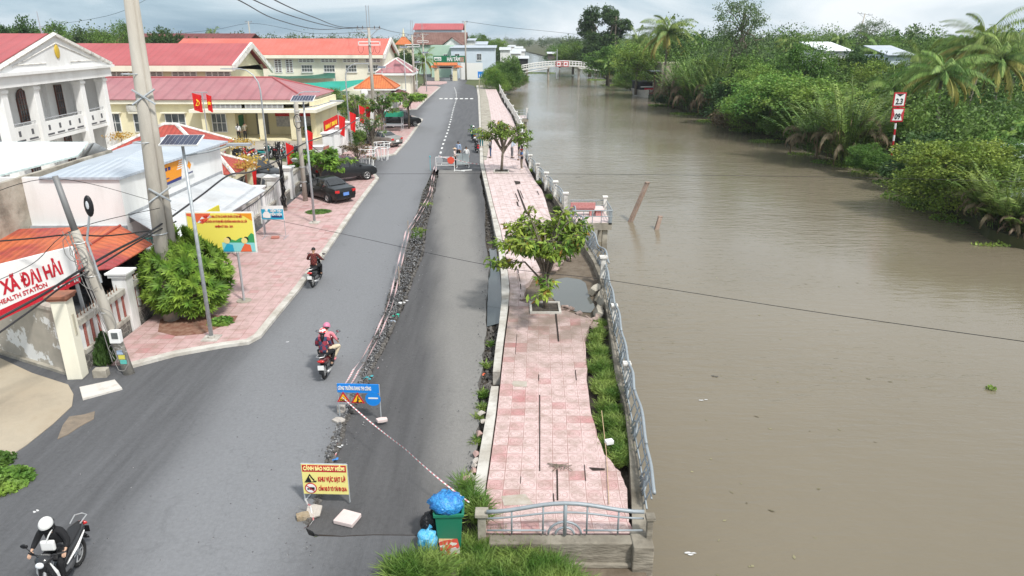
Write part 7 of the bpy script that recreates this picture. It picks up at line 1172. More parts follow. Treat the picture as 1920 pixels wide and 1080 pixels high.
# --- flags and banners
M_flag = mat('red flag', (.72, .02, .02), rough=.7, transl=.25); M_fy = mat('flag yellow', (.9, .65, .03))
def flag(label, loc, h, w_, H, rz=0, emblem=None, pole=True, droop=.6, group='red flags on poles'):
    r = thing('flag', label, 'flag', loc, rz, group)
    if pole: b = MB(); b.tube([(0, 0, 0), (0, 0, h)], .03, 6); b.build('staff', M_grey, r)
    b = MB(); nx, nz = 8, 8; vs = [(w_*i/nx*(1-.3*droop*j/nz), .12*math.sin(i*1.3+j*.4)*i/nx, h-.05-H*j/nz-w_*.55*droop*i/nx) for j in range(nz+1) for i in range(nx+1)]; b.add(vs, [(j*(nx+1)+i, j*(nx+1)+i+1, (j+1)*(nx+1)+i+1, (j+1)*(nx+1)+i) for j in range(nz) for i in range(nx)]); f = b.build('cloth', M_flag, r, smooth=True)
    if emblem == 'star': pts = [(w_*.45+.22*(1 if k % 2 == 0 else .4)*math.sin(k*math.pi/5), -.13, h-H*.6+.22*(1 if k % 2 == 0 else .4)*math.cos(k*math.pi/5)) for k in range(10)]; b = MB(); b.add(pts, [tuple(range(10))]); b.build('star', M_fy, f)
    if emblem == 'sickle': b = MB(); b.tube([(w_*.45+.22*math.cos(a), -.14, h-H*.62+.22*math.sin(a)) for a in np.linspace(-2.2, 1.3, 10)], [.03]*9+[.01], 4); b.tube([(w_*.35, -.15, h-H*.78), (w_*.55, -.15, h-H*.48)], .025, 4); b.tube([(w_*.45, -.15, h-H*.42), (w_*.62, -.15, h-H*.52)], .045, 4); b.build('emblem', M_fy, f)
fx0 = AT(393, 66, 0); r = thing('flag_mast', 'tall thin double mast in the yard in front of the cream building', 'mast', (AX(395, 66, 0), 66, 0)); hh = ZZ(66, 173); b = MB(); b.tube([(0, 0, 0), (0, 0, hh)], .05, 6); b.tube([(-.9, 0, hh), (.5, 0, hh)], .04, 5); b.build('mast', M_grey, r)
X0 = AX(395, 66, hh); flag('red flag with hammer and sickle hanging left on the yard mast', (r.location.x-.9, 66, 0), hh, .85, 1.5, math.pi*0, 'sickle', False, .5, 'flags on the yard mast'); flag('red flag hanging right on the yard mast', (r.location.x+.35, 66, 0), hh-.1, .5, 1.4, 0, 'star', False, .8, 'flags on the yard mast')
for px, py, top, Y, lb in ((640, 275, 214, 66, 'first of four red flags over the white pillars, next to the red banner'), (660, 268, 208, 70, 'second of the four red flags over the white pillars'), (677, 255, 196, 76, 'third of the four red flags over the white pillars'), (688, 250, 192, 80, 'rightmost and most orange of the four red flags over the white pillars')): h = ZZ(Y, top); flag(lb, (AX(px, Y, 0), Y, 0), h, .6, 1.7, .3, None, True, .9)
for px, Y, top, lb in ((472, 46, 300, 'red flag over the fence end of the metal awning'), (543, 52, 265, 'narrow red flag above the fence by the dark cable-wrapped pole'), (580, 56, 240, 'large red flag right behind the middle street lamp')): h = ZZ(Y, top); flag(lb, (AX(px, Y, 0), Y, 0), h, .55, 1.9, .4, None, True, 1.1)
def banner(label, px0, py0, px1, py1, Y0, Y1, hgt, m, txt, mt, zt0=None):
    a = AT(px0, Y0, ZZ(Y0, py0)); c = AT(px1, Y1, ZZ(Y1, py1)); d = c-a; r = thing('banner', label, 'banner', (a.x, a.y, 0), math.atan2(d.y, d.x)); L_ = Vector((d.x, d.y)).length; b = MB(); b.add([(0, 0, a.z-hgt), (L_, 0, c.z-hgt), (L_, 0, c.z), (0, 0, a.z), (0, .04, a.z-hgt), (L_, .04, c.z-hgt), (L_, .04, c.z), (0, .04, a.z)], [(0,1,2,3),(7,6,5,4),(0,1,5,4),(1,2,6,5),(2,3,7,6),(3,0,4,7)]); b.build('panel', m, r); b = MB(); [b.tube([(x, .06, 0), (x, .06, (a.z+c.z)/2)], .03, 5) for x in (.05, L_-.05)]; b.build('posts', M_grey, r)
    if txt: marks(r, L_/2, (a.z+c.z)/2-hgt*.38, L_*.85, hgt*.3, mt, -.012, (c.z-a.z)/L_); marks(r, L_/2, (a.z+c.z)/2-hgt*.74, L_*.8, hgt*.22, mat('banner pale', (.75, .6, .62)), -.012, (c.z-a.z)/L_)
banner('red and yellow banner between the cream building and the flags', 607, 228, 633, 215, 66, 70, 1.5, M_flag, True, M_fy); banner('faded pink banner on the fence by the yard gate', 571, 300, 601, 281, 57, 59.5, 1.2, mat('faded pink', (.52, .20, .24), dirt=.4, dcol=(.6, .4, .4), ds=2), None, None); banner('brown framed notice leaning by the white pillar', 603, 277, 617, 272, 60.5, 61, 1.3, mat('brown notice', (.28, .10, .07), col2=(.45, .2, .15), ns=3), None, None)
# tree guards
for x, y, lb in ((718, 302, 'white triangular metal tree guard in front of the silver car'), (690, 314, 'white metal tree guard at the corner above the black off-road car')):
    r = thing('tree_guard', lb, 'tree guard', G(x, y-2, .05)); b = MB(); rt, rb = .85, .45; P3 = [(math.cos(a), math.sin(a)) for a in (.5, 1.5, 2.6, 3.6, 4.7, 5.7)]; [b.tube([(c*rb, s*rb, 0), (-c*rt*.2+c*rt, s*rt, 1.5)], .04, 5) for c, s in P3]; [b.tube([(P3[i][0]*k, P3[i][1]*k, z), (P3[(i+1) % 6][0]*k, P3[(i+1) % 6][1]*k, z)], .035, 5) for i in range(6) for k, z in ((rt, 1.5), (.72, 1.1))]; b.build('frame', M_white, r)
r = thing('green_tarp_cart', 'green covered cart under the wide tree by the dark vehicle', 'cart', (AX(738, 84, 1), 84, .1)); MB().box((0, 0, 1.9), (2.2, 1.4, .5)).build('cover', mat('green tarp', (.02, .28, .17), rough=.6), r); b = MB(); [b.tube([(x, y, 0), (x, y, 1.7)], .04, 5) for x in (-1, 1) for y in (-.6, .6)]; b.bb(-1, 1, -.6, .6, .6, .8); b.build('frame', M_grey, r)
r = thing('roadside_lamp_globe', 'white round dish on a post by the gatehouse', 'lamp', (AX(686, 84, 2), 84, 0)); zc = ZZ(84, 174); MB().tube([(0, 0, 0), (0, 0, zc)], .06, 6).build('post', M_grey, r); b = MB(); b.ell((0, -.1, zc), (.42, .12, .42), 12, 8); b.build('dish', M_white, r, smooth=True)
# barrier
r = thing('road_barrier', 'white metal barrier frame with grey and red round signs across the closed lane', 'barrier', G(835, 320, 0), .02); b = MB()
for x in (-.75, .75): b.tube([(x, 0, .03), (x, 0, 1.1)], .03, 6); b.tube([(x, -.35, .03), (x, .35, .03)], .03, 6)
for z in (.45, .62, 1.1): b.tube([(-.75, 0, z), (.75, 0, z)], .028, 6)
b.tube([(-.3, 0, .45), (-.3, 0, 1.1)], .02, 5); b.build('frame', M_white, r); disc(r, -.45, .85, .27, M_grey, -.05, 'grey_disc'); disc(r, .48, .85, .29, mat('faded red disc', (.65, .09, .05)), -.05, 'red_disc')
r = thing('road_barrier', 'pale grey double panel barrier to the right of the white frame', 'barrier', G(868, 314, 0)); [board(r, a, c, .25, 1.15, mat('pale panel', (.45, .50, .50), rough=.5)) for a, c in ((-.52, -.02), (.02, .52))]; b = MB(); [b.tube([(x, .04, 0), (x, .04, 1.15)], .025, 5) for x in (-.5, .5)]; b.tube([(-.5, -.3, .02), (-.5, .3, .02)], .03, 5); b.tube([(.5, -.3, .02), (.5, .3, .02)], .03, 5); b.build('frame', M_white, r)
for i, (x, y, rz) in enumerate(((875, 320, .3), (862, 321, -.5))): o = MB().box((0, 0, .04), (.9, .09, .06)).build('plank', M_white, None, loc=G(x, y, 0), rz=rz); tag(o, ['white plank lying in front of the grey panel barrier', 'white plank between the barrier frame and the grey panels'][i], 'plank')
# boat
r = thing('river_boat', 'moored wooden river boat with dark cabin roof and red bow marking', 'boat', (AX(1207, 160, WZ), 160, WZ), .15); b = MB(); st = [(-3.6, .1, .9), (-3.0, .9, .6), (-1.5, 1.5, .45), (1.5, 1.6, .4), (5, 1.4, .5)]
vs = []; 
for y, w_, lift in st: vs += [(-w_, y, 1.25+lift*.5), (-w_*.6, y, -.2), (w_*.6, y, -.2), (w_, y, 1.25+lift*.5)]
fs = [(4*i+j, 4*i+j+1, 4*i+j+5, 4*i+j+4) for i in range(4) for j in range(3)]+[(4*i, 4*i+4, 4*i+7, 4*i+3) for i in range(4)]; b.add(vs, fs); b.build('hull', mat('hull grey', (.42, .39, .35), col2=(.52, .49, .44), ns=2, dirt=.4), r); b = MB(); b.bb(-1.3, 1.3, -1.6, 4.5, 1.2, 3.0); b.build('cabin', M_dark, r); b = MB(); b.bb(-1.5, 1.5, -1.9, 4.7, 3.0, 3.15); b.build('cabin_roof', mat('dark roof', (.07, .07, .08)), r); b = MB(); b.box((0, -3.0, 1.75), (1.9, .08, .3)); [b.tube([(s*.9, -3.05, 2.0), (0, -3.1, 1.45)], .08, 5) for s in (-1, 1)]; b.build('red_bow_marking', M_sred, r); b = MB(); b.bb(-1.35, 1.35, -1.65, -1.6, 2.0, 2.25); b.build('white_trim', M_white, r)

# --- broken tiles round the collapse, loose stones on the road
random.seed(90); b = MB(); M_bt = mat('broken tile', (.40, .30, .27), col2=(.16, .12, .10), ns=3, coord='World', rough=.9)
for _ in range(90):
    t = random.random(); y = random.choice((random.uniform(470, 512), random.uniform(560, 615))); x = random.uniform(rows(tlR, y)-26, rows(tlR, y)+34); p = G(x, y, -.12); b.box((p.x, p.y, -.08-.16*random.random()), (random.uniform(.12, .36), random.uniform(.12, .3), .05), M=None, rz=random.random()*3) if random.random() < .5 else b.box((0, 0, 0), (random.uniform(.15, .36), random.uniform(.12, .3), .05), M=Matrix.Translation((p.x, p.y, -.10)) @ Matrix.Rotation(random.uniform(-.5, .5), 4, 'X') @ Matrix.Rotation(random.uniform(-.5, .5), 4, 'Y') @ Matrix.Rotation(random.random()*3, 4, 'Z'))
tag(b.build('broken_tiles', M_bt), 'broken tilted tiles round the collapsed corner', 'rubble', kind='stuff')
def fst():
    y = random.uniform(330, 1070); x = random.choice((random.gauss(rows(crkL, y)-10, 10), random.gauss(rows(crkR, y)+12, 12), random.uniform(150, 860), random.gauss(rows(drL, y)-6, 5))); p = G(x, y, 0)
    return ((p.x, p.y, .0 if x < rows(crkL, y) else -.09), 1) if (p.x > -8 or y > 740) and x < rows(drL, y) else ((-5, 14, -.2), .1)
rubble('road_grit', 'loose grit and small stones scattered over the asphalt', fst, 900, .008, .03, M_grv, 8)

random.seed(15); b = MB()
def slit(y, l, k, w_, z):
    a, c = G(rows(kbR, y)+3, y), G(rows(kbR, y+l)+3, y+l); u = .4*k
    if a.x+u > G(rows(tlR, y), y).x-.1 or c.x+u > G(rows(tlR, y+l), y+l).x-.1: return
    b.add([(a.x+u, a.y, z), (a.x+u+w_, a.y, z), (c.x+u+w_, c.y, z), (c.x+u, c.y, z)], [(0,1,2,3)])
for _ in range(28): slit(random.uniform(345, 560), random.uniform(5, 16), random.randint(1, 8), random.uniform(.02, .07), .012)
for _ in range(13): slit(random.uniform(585, 930), random.uniform(10, 40), random.randint(1, 9), random.uniform(.012, .028), .008)
struct(b.build('tile_joints', M_gap), 'dark opened joints between the promenade tiles', 'crack')
V = []; c = np.array([[x, y, WZ+.012] for x, y in ((lambda Y: (random.uniform(4.5+.02*Y, min(30, .62*Y)), Y))(12+120*random.random()**1.5) for _ in range(150))]); V = leafgeo(c, rng.normal(size=(len(c), 3))*[1, 1, .03], rng.uniform(.05, .22, len(c)), rng.uniform(.03, .09, len(c)), up=np.tile([[0, 0, 1.0]], (len(c), 1))); tag(leafobj('floating_leaves', V, mat('flotsam', (.07, .055, .035), col2=(.30, .28, .16), ns=.7, coord='World')), 'small leaves and twigs drifting on the river', 'flotsam', kind='stuff')
# ================================================================ VEHICLES
def wheel(par, x, y, z, r, w_, axis='x'):
    T = Matrix.Translation((x, y, z)) @ Matrix.Rotation(math.pi/2, 4, 'Y'); b = MB(); n_ = 20; pr = [(-w_/2, r*.62), (-w_/2, r*.92), (-w_*.3, r), (w_*.3, r), (w_/2, r*.92), (w_/2, r*.62)]; vs = [(q[1]*math.cos(6.283*i/n_), q[1]*math.sin(6.283*i/n_), q[0]) for i in range(n_) for q in pr]; k = len(pr); b.add(vs, [(i*k+j, i*k+j+1, ((i+1) % n_)*k+j+1, ((i+1) % n_)*k+j) for i in range(n_) for j in range(k-1)], T); t = b.build('wheel', M_blk2, par, smooth=True)
    b = MB(); b.tube([T @ Vector((0, 0, -w_*.42)), T @ Vector((0, 0, w_*.42))], r*.2, 10)
    for i in range(5): a = 6.283*i/5; [b.tube([T @ Vector((r*.15*math.cos(a), r*.15*math.sin(a), s)), T @ Vector((r*.62*math.cos(a), r*.62*math.sin(a), s))], r*.07, 5) for s in (-w_*.38, w_*.38)]
    [b.tube([T @ Vector((r*.6*math.cos(q), r*.6*math.sin(q), s)) for q in np.linspace(0, 6.283, 17)], r*.05, 5) for s in (-w_*.42, w_*.42)]; b.build('rim', mat('alloy', (.5, .5, .5), rough=.35, metal=.6), t); b = MB(); b.tube([T @ Vector((0, 0, -w_*.1)), T @ Vector((0, 0, w_*.1))], r*.63, 18); b.build('brake_disc', M_dark, t)
def car(label, loc, head, paint, kind='sedan', plate=None, cat='car', name='parked_car'):
    if kind == 'sedan': st = [(-2.24,.38,.72,.72,.70,.62),(-2.16,.24,.96,.97,.80,.70),(-1.75,.22,.99,1.02,.84,.70),(-1.35,.22,.97,1.06,.86,.70),(-.75,.22,.94,1.38,.86,.58),(-.05,.22,.92,1.44,.86,.60),(.55,.22,.91,1.38,.86,.60),(1.25,.22,.90,.94,.85,.70),(1.85,.22,.80,.84,.80,.66),(2.16,.24,.66,.68,.70,.55),(2.24,.38,.52,.52,.58,.45)]; L_, wr, wy, cab = 4.48, .31, (-1.32, 1.36), (3, 7)
    else: st = [(-2.34,.45,.95,.95,.74,.66),(-2.3,.38,1.08,1.25,.88,.74),(-2.15,.34,1.10,1.60,.92,.68),(-1.6,.34,1.10,1.78,.92,.68),(-.7,.34,1.08,1.82,.92,.68),(.1,.34,1.07,1.80,.92,.68),(.45,.34,1.07,1.74,.92,.68),(1.15,.34,1.06,1.14,.90,.74),(1.95,.34,1.00,1.04,.88,.72),(2.28,.40,.82,.86,.80,.66),(2.34,.5,.6,.6,.7,.5)]; L_, wr, wy, cab = 4.7, .38, (-1.38, 1.42), (1, 7)
    r = thing(name, label, cat, loc, head-math.pi/2); vs = []; k = 8
    for y, zb, zc, zt, wb, wt in st: zm = (zb+zc)/2; vs += [(-wb*.9, y, zb), (-wb, y, zm), (-wb*.97, y, zc), (-wt, y, zt), (wt, y, zt), (wb*.97, y, zc), (wb, y, zm), (wb*.9, y, zb)]
    fs = [(i*k+j, (i+1)*k+j, (i+1)*k+(j+1) % k, i*k+(j+1) % k) for i in range(len(st)-1) for j in range(k)]+[tuple(range(k-1, -1, -1)), tuple((len(st)-1)*k+j for j in range(k))]
    b = MB(); b.add(vs, fs); o = b.build('body', paint, r); o.modifiers.new('b', 'BEVEL').width = .035; o.modifiers['b'].segments = 2; sm(o, 50)
    g = MB(); V = lambda i, j: Vector(vs[i*k+j]); 
    def pane(a, b_, c, d, sh, out_):
        ctr = (a+b_+c+d)/4; q = [ctr+(p-ctr)*sh+out_ for p in (a, b_, c, d)]; g.add([tuple(p) for p in q]+[tuple(p-out_*2) for p in q], [(0,1,2,3),(0,1,5,4),(1,2,6,5),(2,3,7,6),(3,0,4,7)])
    for i in range(cab[0], cab[1]):
        pane(V(i,2), V(i+1,2), V(i+1,3), V(i,3), .86, Vector((-.022,0,.004))); pane(V(i,5), V(i+1,5), V(i+1,4), V(i,4), .86, Vector((.022,0,.004)))
    pane(V(cab[1]-1,3), V(cab[1]-1,4), V(cab[1],4), V(cab[1],3), .9, Vector((0,.022,.022))); a = 3 if kind == 'sedan' else 1; pane(V(a,3), V(a,4), V(a+1,4), V(a+1,3), .86, Vector((0,-.02,.02))); g.build('windows', mat('car glass', (.012, .014, .016), rough=.06, spec=.9), r)
    for x in (-.78, .78):
        for y in wy: wheel(r, x, y, wr, wr, .2)
    for x in (-.835, .835):
        for y in wy: b = MB(); s = 1 if x > 0 else -1; b.tube([(x+s*.0, y+wr*1.16*math.cos(a_), wr+wr*1.16*math.sin(a_)) for a_ in np.linspace(-.2, 3.34, 12)], .045, 5); b.build('wheel_arch', M_black, r)
    zl = .8 if kind == 'sedan' else 1.0; rl = mat('tail lamp', (.55, .02, .02), rough=.15, spec=.8)
    for s in (-1, 1): b = MB(); b.box((s*.62, -2.19 if kind == 'sedan' else -2.31, zl), (.28, .12, .16), rz=s*.25); b.build('tail_light', rl, r); b = MB(); b.box((s*.6, 2.17, zl-.17), (.3, .16, .14), rz=-s*.35); b.build('headlight', mat('head lamp', (.7, .72, .75), rough=.1, spec=.8), r); b = MB(); b.box((s*.95, .95, .98 if kind == 'sedan' else 1.15), (.16, .1, .1)); b.build('door_mirror', paint, r)
    b = MB(); b.box((0, -2.255 if kind == 'sedan' else -2.36, .62), (.42, .03, .2)); b.build('number_plate', plate or M_white, r); b = MB(); b.box((0, -2.2, .38), (1.3, .14, .12)); b.build('rear_bumper', M_black, r)
    for s in (-1, 1): b = MB(); [b.box((s*.865, y, .82 if kind == 'sedan' else 1.0), (.03, .16, .03)) for y in (-.75, .25)]; b.build('door_handles', M_chrome, r)
    return r
P_blk = mat('black car paint', (.006, .007, .008), rough=.3, coat=.25); P_suv = mat('charcoal car paint', (.012, .014, .016), rough=.33, coat=.2); P_sil = mat('silver car paint', (.33, .31, .28), rough=.3, metal=.5, coat=.6); M_bpl = mat('blue plate', (.12, .25, .60), rough=.4)
def hd(a, b): d = b-a; return math.atan2(d.y, d.x)
car('black saloon car with blue number plate on the near pavement', (-12.35, 47.3, .12), math.atan2(.70, -.71), P_blk, 'sedan', M_bpl); car('charcoal off-road car parked nose to the road behind the black saloon', (-12.6, 53.6, .12), math.atan2(.58, .81), P_suv, 'suv')
a, c = G(737, 277, .12), G(688, 271, .12); mid = (a+c)/2; car('silver saloon car on the middle pavement beside the tree guard', (mid.x+.1, mid.y+.6, .12), hd(a, c), P_sil, 'sedan'); car('dark car half hidden under the wide green tree', (AX(752, 88, .8), 88, .12), math.atan2(.5, .85), P_blk, 'suv'); car('dark off-road car in the yard behind the fence', (AX(478, 53, .8), 53.0, .04), math.atan2(-.35, .9), P_suv, 'suv'); car('silver-grey car in the yard next to the lower red roof', (AX(488, 48.4, .8), 48.4, .04), math.atan2(-.2, .95), P_sil, 'sedan')
# --- motorbikes
def motorbike(label, loc, head, body, trim=M_black, lean=0, plate=M_white, group=None, fat=1.0):
    r = thing('motorbike', label, 'motorbike', loc, head-math.pi/2, group); r.rotation_euler.y = lean; R_ = .29
    for y, nm in ((-.62, 'wheel'), (.66, 'wheel')):
        b = MB(); T = Matrix.Translation((0, y, R_)) @ Matrix.Rotation(math.pi/2, 4, 'Y'); n_, m_ = 22, 8; vs = [((R_-.05+.05*math.cos(6.283*j/m_))*math.cos(6.283*i/n_), (R_-.05+.05*math.cos(6.283*j/m_))*math.sin(6.283*i/n_), .05*math.sin(6.283*j/m_)) for i in range(n_) for j in range(m_)]; b.add(vs, [(i*m_+j, i*m_+(j+1) % m_, ((i+1) % n_)*m_+(j+1) % m_, ((i+1) % n_)*m_+j) for i in range(n_) for j in range(m_)], T); w = b.build(nm, M_blk2, r, smooth=True); b = MB(); b.tube([(-.05, y, R_), (.05, y, R_)], .055, 8)
        for i in range(6): q = 6.283*i/6; b.tube([(0, y, R_), (0, y+.2*math.cos(q), R_+.2*math.sin(q))], .012, 4)
        b.tube([(0, y+.2*math.cos(q), R_+.2*math.sin(q)) for q in np.linspace(0, 6.283, 17)], .016, 5); b.build('rim', MATS['alloy'], w)
    def loft(name, m, sec, par=r):
        b = MB(); n_ = 12; vs = []
        for (y, z, w_, h) in sec: vs += [(w_*math.cos(6.283*j/n_), y+0, z+h*math.sin(6.283*j/n_)) for j in range(n_)]
        b.add(vs, [(i*n_+j, i*n_+(j+1) % n_, (i+1)*n_+(j+1) % n_, (i+1)*n_+j) for i in range(len(sec)-1) for j in range(n_)]+[tuple(range(n_-1, -1, -1)), tuple((len(sec)-1)*n_+j for j in range(n_))]); return b.build(name, m, par, smooth=True)
    loft('rear_body', body, [(-.98, .80, .03, .03), (-.85, .72, .11, .09), (-.55, .62, .15, .15), (-.2, .58, .14, .15), (.05, .48, .11, .10)]); loft('seat', mat('seat vinyl', (.02, .02, .022), rough=.55), [(-.88, .84, .05, .03), (-.7, .83, .13, .05), (-.3, .78, .15, .06), (.0, .74, .12, .05), (.1, .7, .05, .03)])
    b = MB(); b.add([(-.17, .22, .26), (.17, .22, .26), (.20, .36, .62), (.12, .42, .95), (-.12, .42, .95), (-.20, .36, .62), (-.12, .30, .28), (.12, .30, .28), (.12, .46, .62), (.07, .50, .92), (-.07, .50, .92), (-.12, .46, .62)], [(0,1,2,5),(5,2,3,4),(7,6,11,8),(8,11,10,9),(1,7,8,2),(2,8,9,3),(6,0,5,11),(11,5,4,10),(3,9,10,4),(0,6,7,1)]); o = b.build('leg_shield', body, r); bevel(o, .02); b = MB(); b.bb(-.13, .13, -.12, .3, .26, .34); b.bb(-.06, .06, -.1, .28, .34, .5); b.build('footboard', trim, r)
    loft('front_cowl', body, [(.34, .98, .16, .07), (.44, .98, .15, .10), (.54, .93, .07, .06)]); b = MB(); b.ell((0, .55, .95), (.08, .05, .065), 10, 6); b.build('headlight', mat('head lamp', (.7, .72, .75), rough=.1, spec=.8), r, smooth=True)
    b = MB(); b.tube([(0, .38, .9), (0, .5, .6)], .035, 6); [b.tube([(s*.07, .5, .6), (s*.07, .66, R_)], .024, 6) for s in (-1, 1)]; b.build('fork', MATS['alloy'], r); loft('front_fender', body, [(.44, .52, .03, .03), (.6, .62, .075, .03), (.74, .60, .075, .03), (.90, .45, .05, .03)]); loft('rear_fender', trim, [(-.66, .60, .08, .04), (-.92, .52, .08, .03), (-1.02, .36, .07, .02)])
    b = MB(); b.tube([(-.34, .24, 1.0), (-.18, .34, 1.03), (0, .38, .99), (.18, .34, 1.03), (.34, .24, 1.0)], .016, 6); [b.tube([(s*.34, .24, 1.0), (s*.22, .31, 1.02)], .024, 6) for s in (-1, 1)]; hb = b.build('handlebar', M_black, r)
    for s in (-1, 1): b = MB(); b.tube([(s*.2, .33, 1.03), (s*.3, .34, 1.2)], .009, 5); b.ell((s*.33, .34, 1.24), (.075, .02, .05), 10, 6); m_ = b.build('mirror', M_black, r, smooth=True); b = MB(); b.ell((s*.33, .322, 1.24), (.062, .006, .04), 10, 4); b.build('mirror_glass', M_chrome, m_)
    b = MB(); b.ell((0, -.97, .76), (.12, .04, .05), 10, 6); b.build('tail_light', mat('tail lamp', (.55, .02, .02), rough=.15, spec=.8), r, smooth=True); b = MB(); b.box((0, -1.03, .57), (.19, .015, .15)); b.build('number_plate', plate, r); b = MB(); b.tube([(.14, .05, .22), (.15, -.4, .24), (.16, -.85, .36)], [.02, .045, .05], 8); b.build('exhaust', mat('alloy', (.5, .5, .5)), r, smooth=True)
    b = MB(); b.tube([(-.1, -.75, .9), (-.12, -1.0, .93), (0, -1.06, .93), (.12, -1.0, .93), (.1, -.75, .9)], .014, 6); b.build('grab_rail', MATS['alloy'], r); b = MB(); b.ell((0, -.15, .33), (.14, .28, .12), 10, 6); b.build('engine', mat('engine metal', (.12, .12, .125), rough=.5, metal=.5), r, smooth=True); return r
# --- people
SK = mat('skin', (.42, .24, .15), rough=.55); SK2 = mat('light skin', (.52, .33, .23), rough=.55); M_hair = mat('black hair', (.012, .010, .010), rough=.5)
def skin(name, vs, es, rad, m, parent, sub=1, root=0):
    me = bpy.data.meshes.new(name); me.from_pydata([tuple(v) for v in vs], es, []); o = bpy.data.objects.new(name, me); C.objects.link(o); md = o.modifiers.new('s', 'SKIN'); md.use_smooth_shade = True; md.branch_smoothing = .3
    sv = me.skin_vertices[0].data
    for i, q in enumerate(rad): sv[i].radius = (q if hasattr(q, '__len__') else (q, q)); sv[i].use_root = (i == root)
    s = o.modifiers.new('u', 'SUBSURF'); s.levels = s.render_levels = sub; bpy.context.view_layer.update(); me2 = bpy.data.meshes.new_from_object(o.evaluated_get(bpy.context.evaluated_depsgraph_get())); bpy.data.objects.remove(o); me2.materials.clear(); me2.materials.append(m); me2.shade_smooth(); q = bpy.data.objects.new(name, me2); C.objects.link(q); q.parent = parent; return q
def person(label, loc, head, J, shirt, pants, hat=None, sleeve=2, skin_m=SK, hair='short', bag=None, shoes=None, extra=None, mask=None, s=1.0, hood=False, loose=1.0):
    """J: joints facing +Y: pel, chest, neck, head, shL,elL,wrL (and R), hipL,knL,anL,toL (and R)"""
    r = thing('person', label, 'person', loc, head-math.pi/2); r.scale = (s, s, s); V = {k: Vector(v) for k, v in J.items()}; pel, ch, nk, hdv = V['pel'], V['chest'], V['neck'], V['head']; hu = ((hdv-nk).normalized()+Vector((0, 0, 1.2))).normalized(); vs = [pel, pel.lerp(ch, .5), ch, ch.lerp(nk, .7), nk, nk+hu*.06, hdv-hu*.05+Vector((0, .012, 0)), hdv+hu*.03, hdv+hu*.09]; rad = [(.12, .095), (.115, .09), (.135, .10), (.07, .06), .048, .05, (.072, .082), (.078, .092), (.05, .06)]; es = [(i, i+1) for i in range(8)]
    for sd in 'LR':
        k = len(vs); sh, el, wr = V['sh'+sd], V['el'+sd], V['wr'+sd]; vs += [sh, sh.lerp(el, .5), el, el.lerp(wr, .35), wr]; rad += [.055, .047, .04, .04, .026]; es += [(3, k), (k, k+1), (k+1, k+2), (k+2, k+3), (k+3, k+4)]
        d = (wr-el).normalized(); sdv = Vector((1 if sd == 'R' else -1, 0, 0)); cr_ = d.cross(Vector((0, 0, 1))); cr_ = cr_.normalized() if cr_.length > .3 else sdv; pk = len(vs); palm = wr+d*.055; vs.append(palm); rad.append((.034, .018)); es.append((k+4, pk)); th = wr+d*.03
        for i, (o_, ln) in enumerate(((-.030, .065), (-.010, .078), (.011, .072), (.030, .055))): q0 = palm+cr_*o_+d*.03; q1 = q0+d*ln*.5+Vector((0, 0, -.01)); q2 = q1+(d*.6+Vector((0, 0, -.7))).normalized()*ln*.5; kk = len(vs); vs += [q0, q1, q2]; rad += [.0105, .0095, .008]; es += [(pk, kk), (kk, kk+1), (kk+1, kk+2)]
        inn = cr_*(-1 if (cr_.dot(sdv) > 0) else 1); kk = len(vs); vs += [palm-d*.02+inn*.04, palm+d*.015+inn*.06]; rad += [.011, .009]; es += [(pk, kk), (kk, kk+1)]
        k = len(vs); hp, kn, an, to = V['hip'+sd], V['kn'+sd], V['an'+sd], V['to'+sd]; vs += [hp, hp.lerp(kn, .5), kn, kn.lerp(an, .35), an, an.lerp(to, .5)-Vector((0, 0, .02)), to]; rad += [.085, .07, .052, .05, .034, .035, .028]; es += [(0, k)]+[(k+i, k+i+1) for i in range(6)]
    skin('body', vs, es, rad, skin_m, r, 1)
    L1 = loose; sv = [pel+(pel-ch)*.12, pel.lerp(ch, .45), ch, ch.lerp(nk, .78)]; sr = [(.145*L1, .12*L1), (.14*L1, .112*L1), (.155*L1, .12*L1), (.075, .07)]; se = [(0, 1), (1, 2), (2, 3)]
    for sd in 'LR':
        k = len(sv); sh, el, wr = V['sh'+sd], V['el'+sd], V['wr'+sd]; sv += [sh, sh.lerp(el, .55)]; sr += [.07*L1, .06*L1]; se += [(3, k), (k, k+1)]
        if sleeve == 2: sv += [el, el.lerp(wr, .92)]; sr += [.055*L1, .038*L1]; se += [(k+1, k+2), (k+2, k+3)]
    skin('shirt', sv, se, sr, shirt, r, 1)
    pv = [pel+(ch-pel)*.1]; pr = [(.13, .108)]; pe = []
    for sd in 'LR': k = len(pv); hp, kn, an = V['hip'+sd], V['kn'+sd], V['an'+sd]; pv += [hp, hp.lerp(kn, .5), kn, kn.lerp(an, .5), an+(kn-an)*.1]; pr += [.1, .085, .068, .06, .055]; pe += [(0, k)]+[(k+i, k+i+1) for i in range(4)]
    skin('trousers', pv, pe, pr, pants, r, 1)
    for sd in 'LR': an, to = V['an'+sd], V['to'+sd]; b = MB(); b.tube([an-Vector((0, .03, .04)), an.lerp(to, .5)-Vector((0, 0, .035)), to-Vector((0, 0, .01))], [.048, .045, .03], 8); b.build('shoe', shoes or M_black, r, smooth=True)
    T = Matrix.Translation(hdv) @ hu.to_track_quat('Z', 'Y').to_matrix().to_4x4()
    if hair: b = MB(); b.ell((0, -.012, .028), (.088, .104, .098), 14, 8, T, cut=-.1); h_ = b.build('hair', M_hair, r, smooth=True)
    if hair == 'long': b = MB(); b.tube([tuple(hdv+Vector((0, -.07, .02))), tuple(nk+Vector((0, -.08, .0))), tuple(nk+Vector((0, -.11, -.16)))], [.07, .06, .03], 8); b.build('ponytail', M_hair, r, smooth=True)
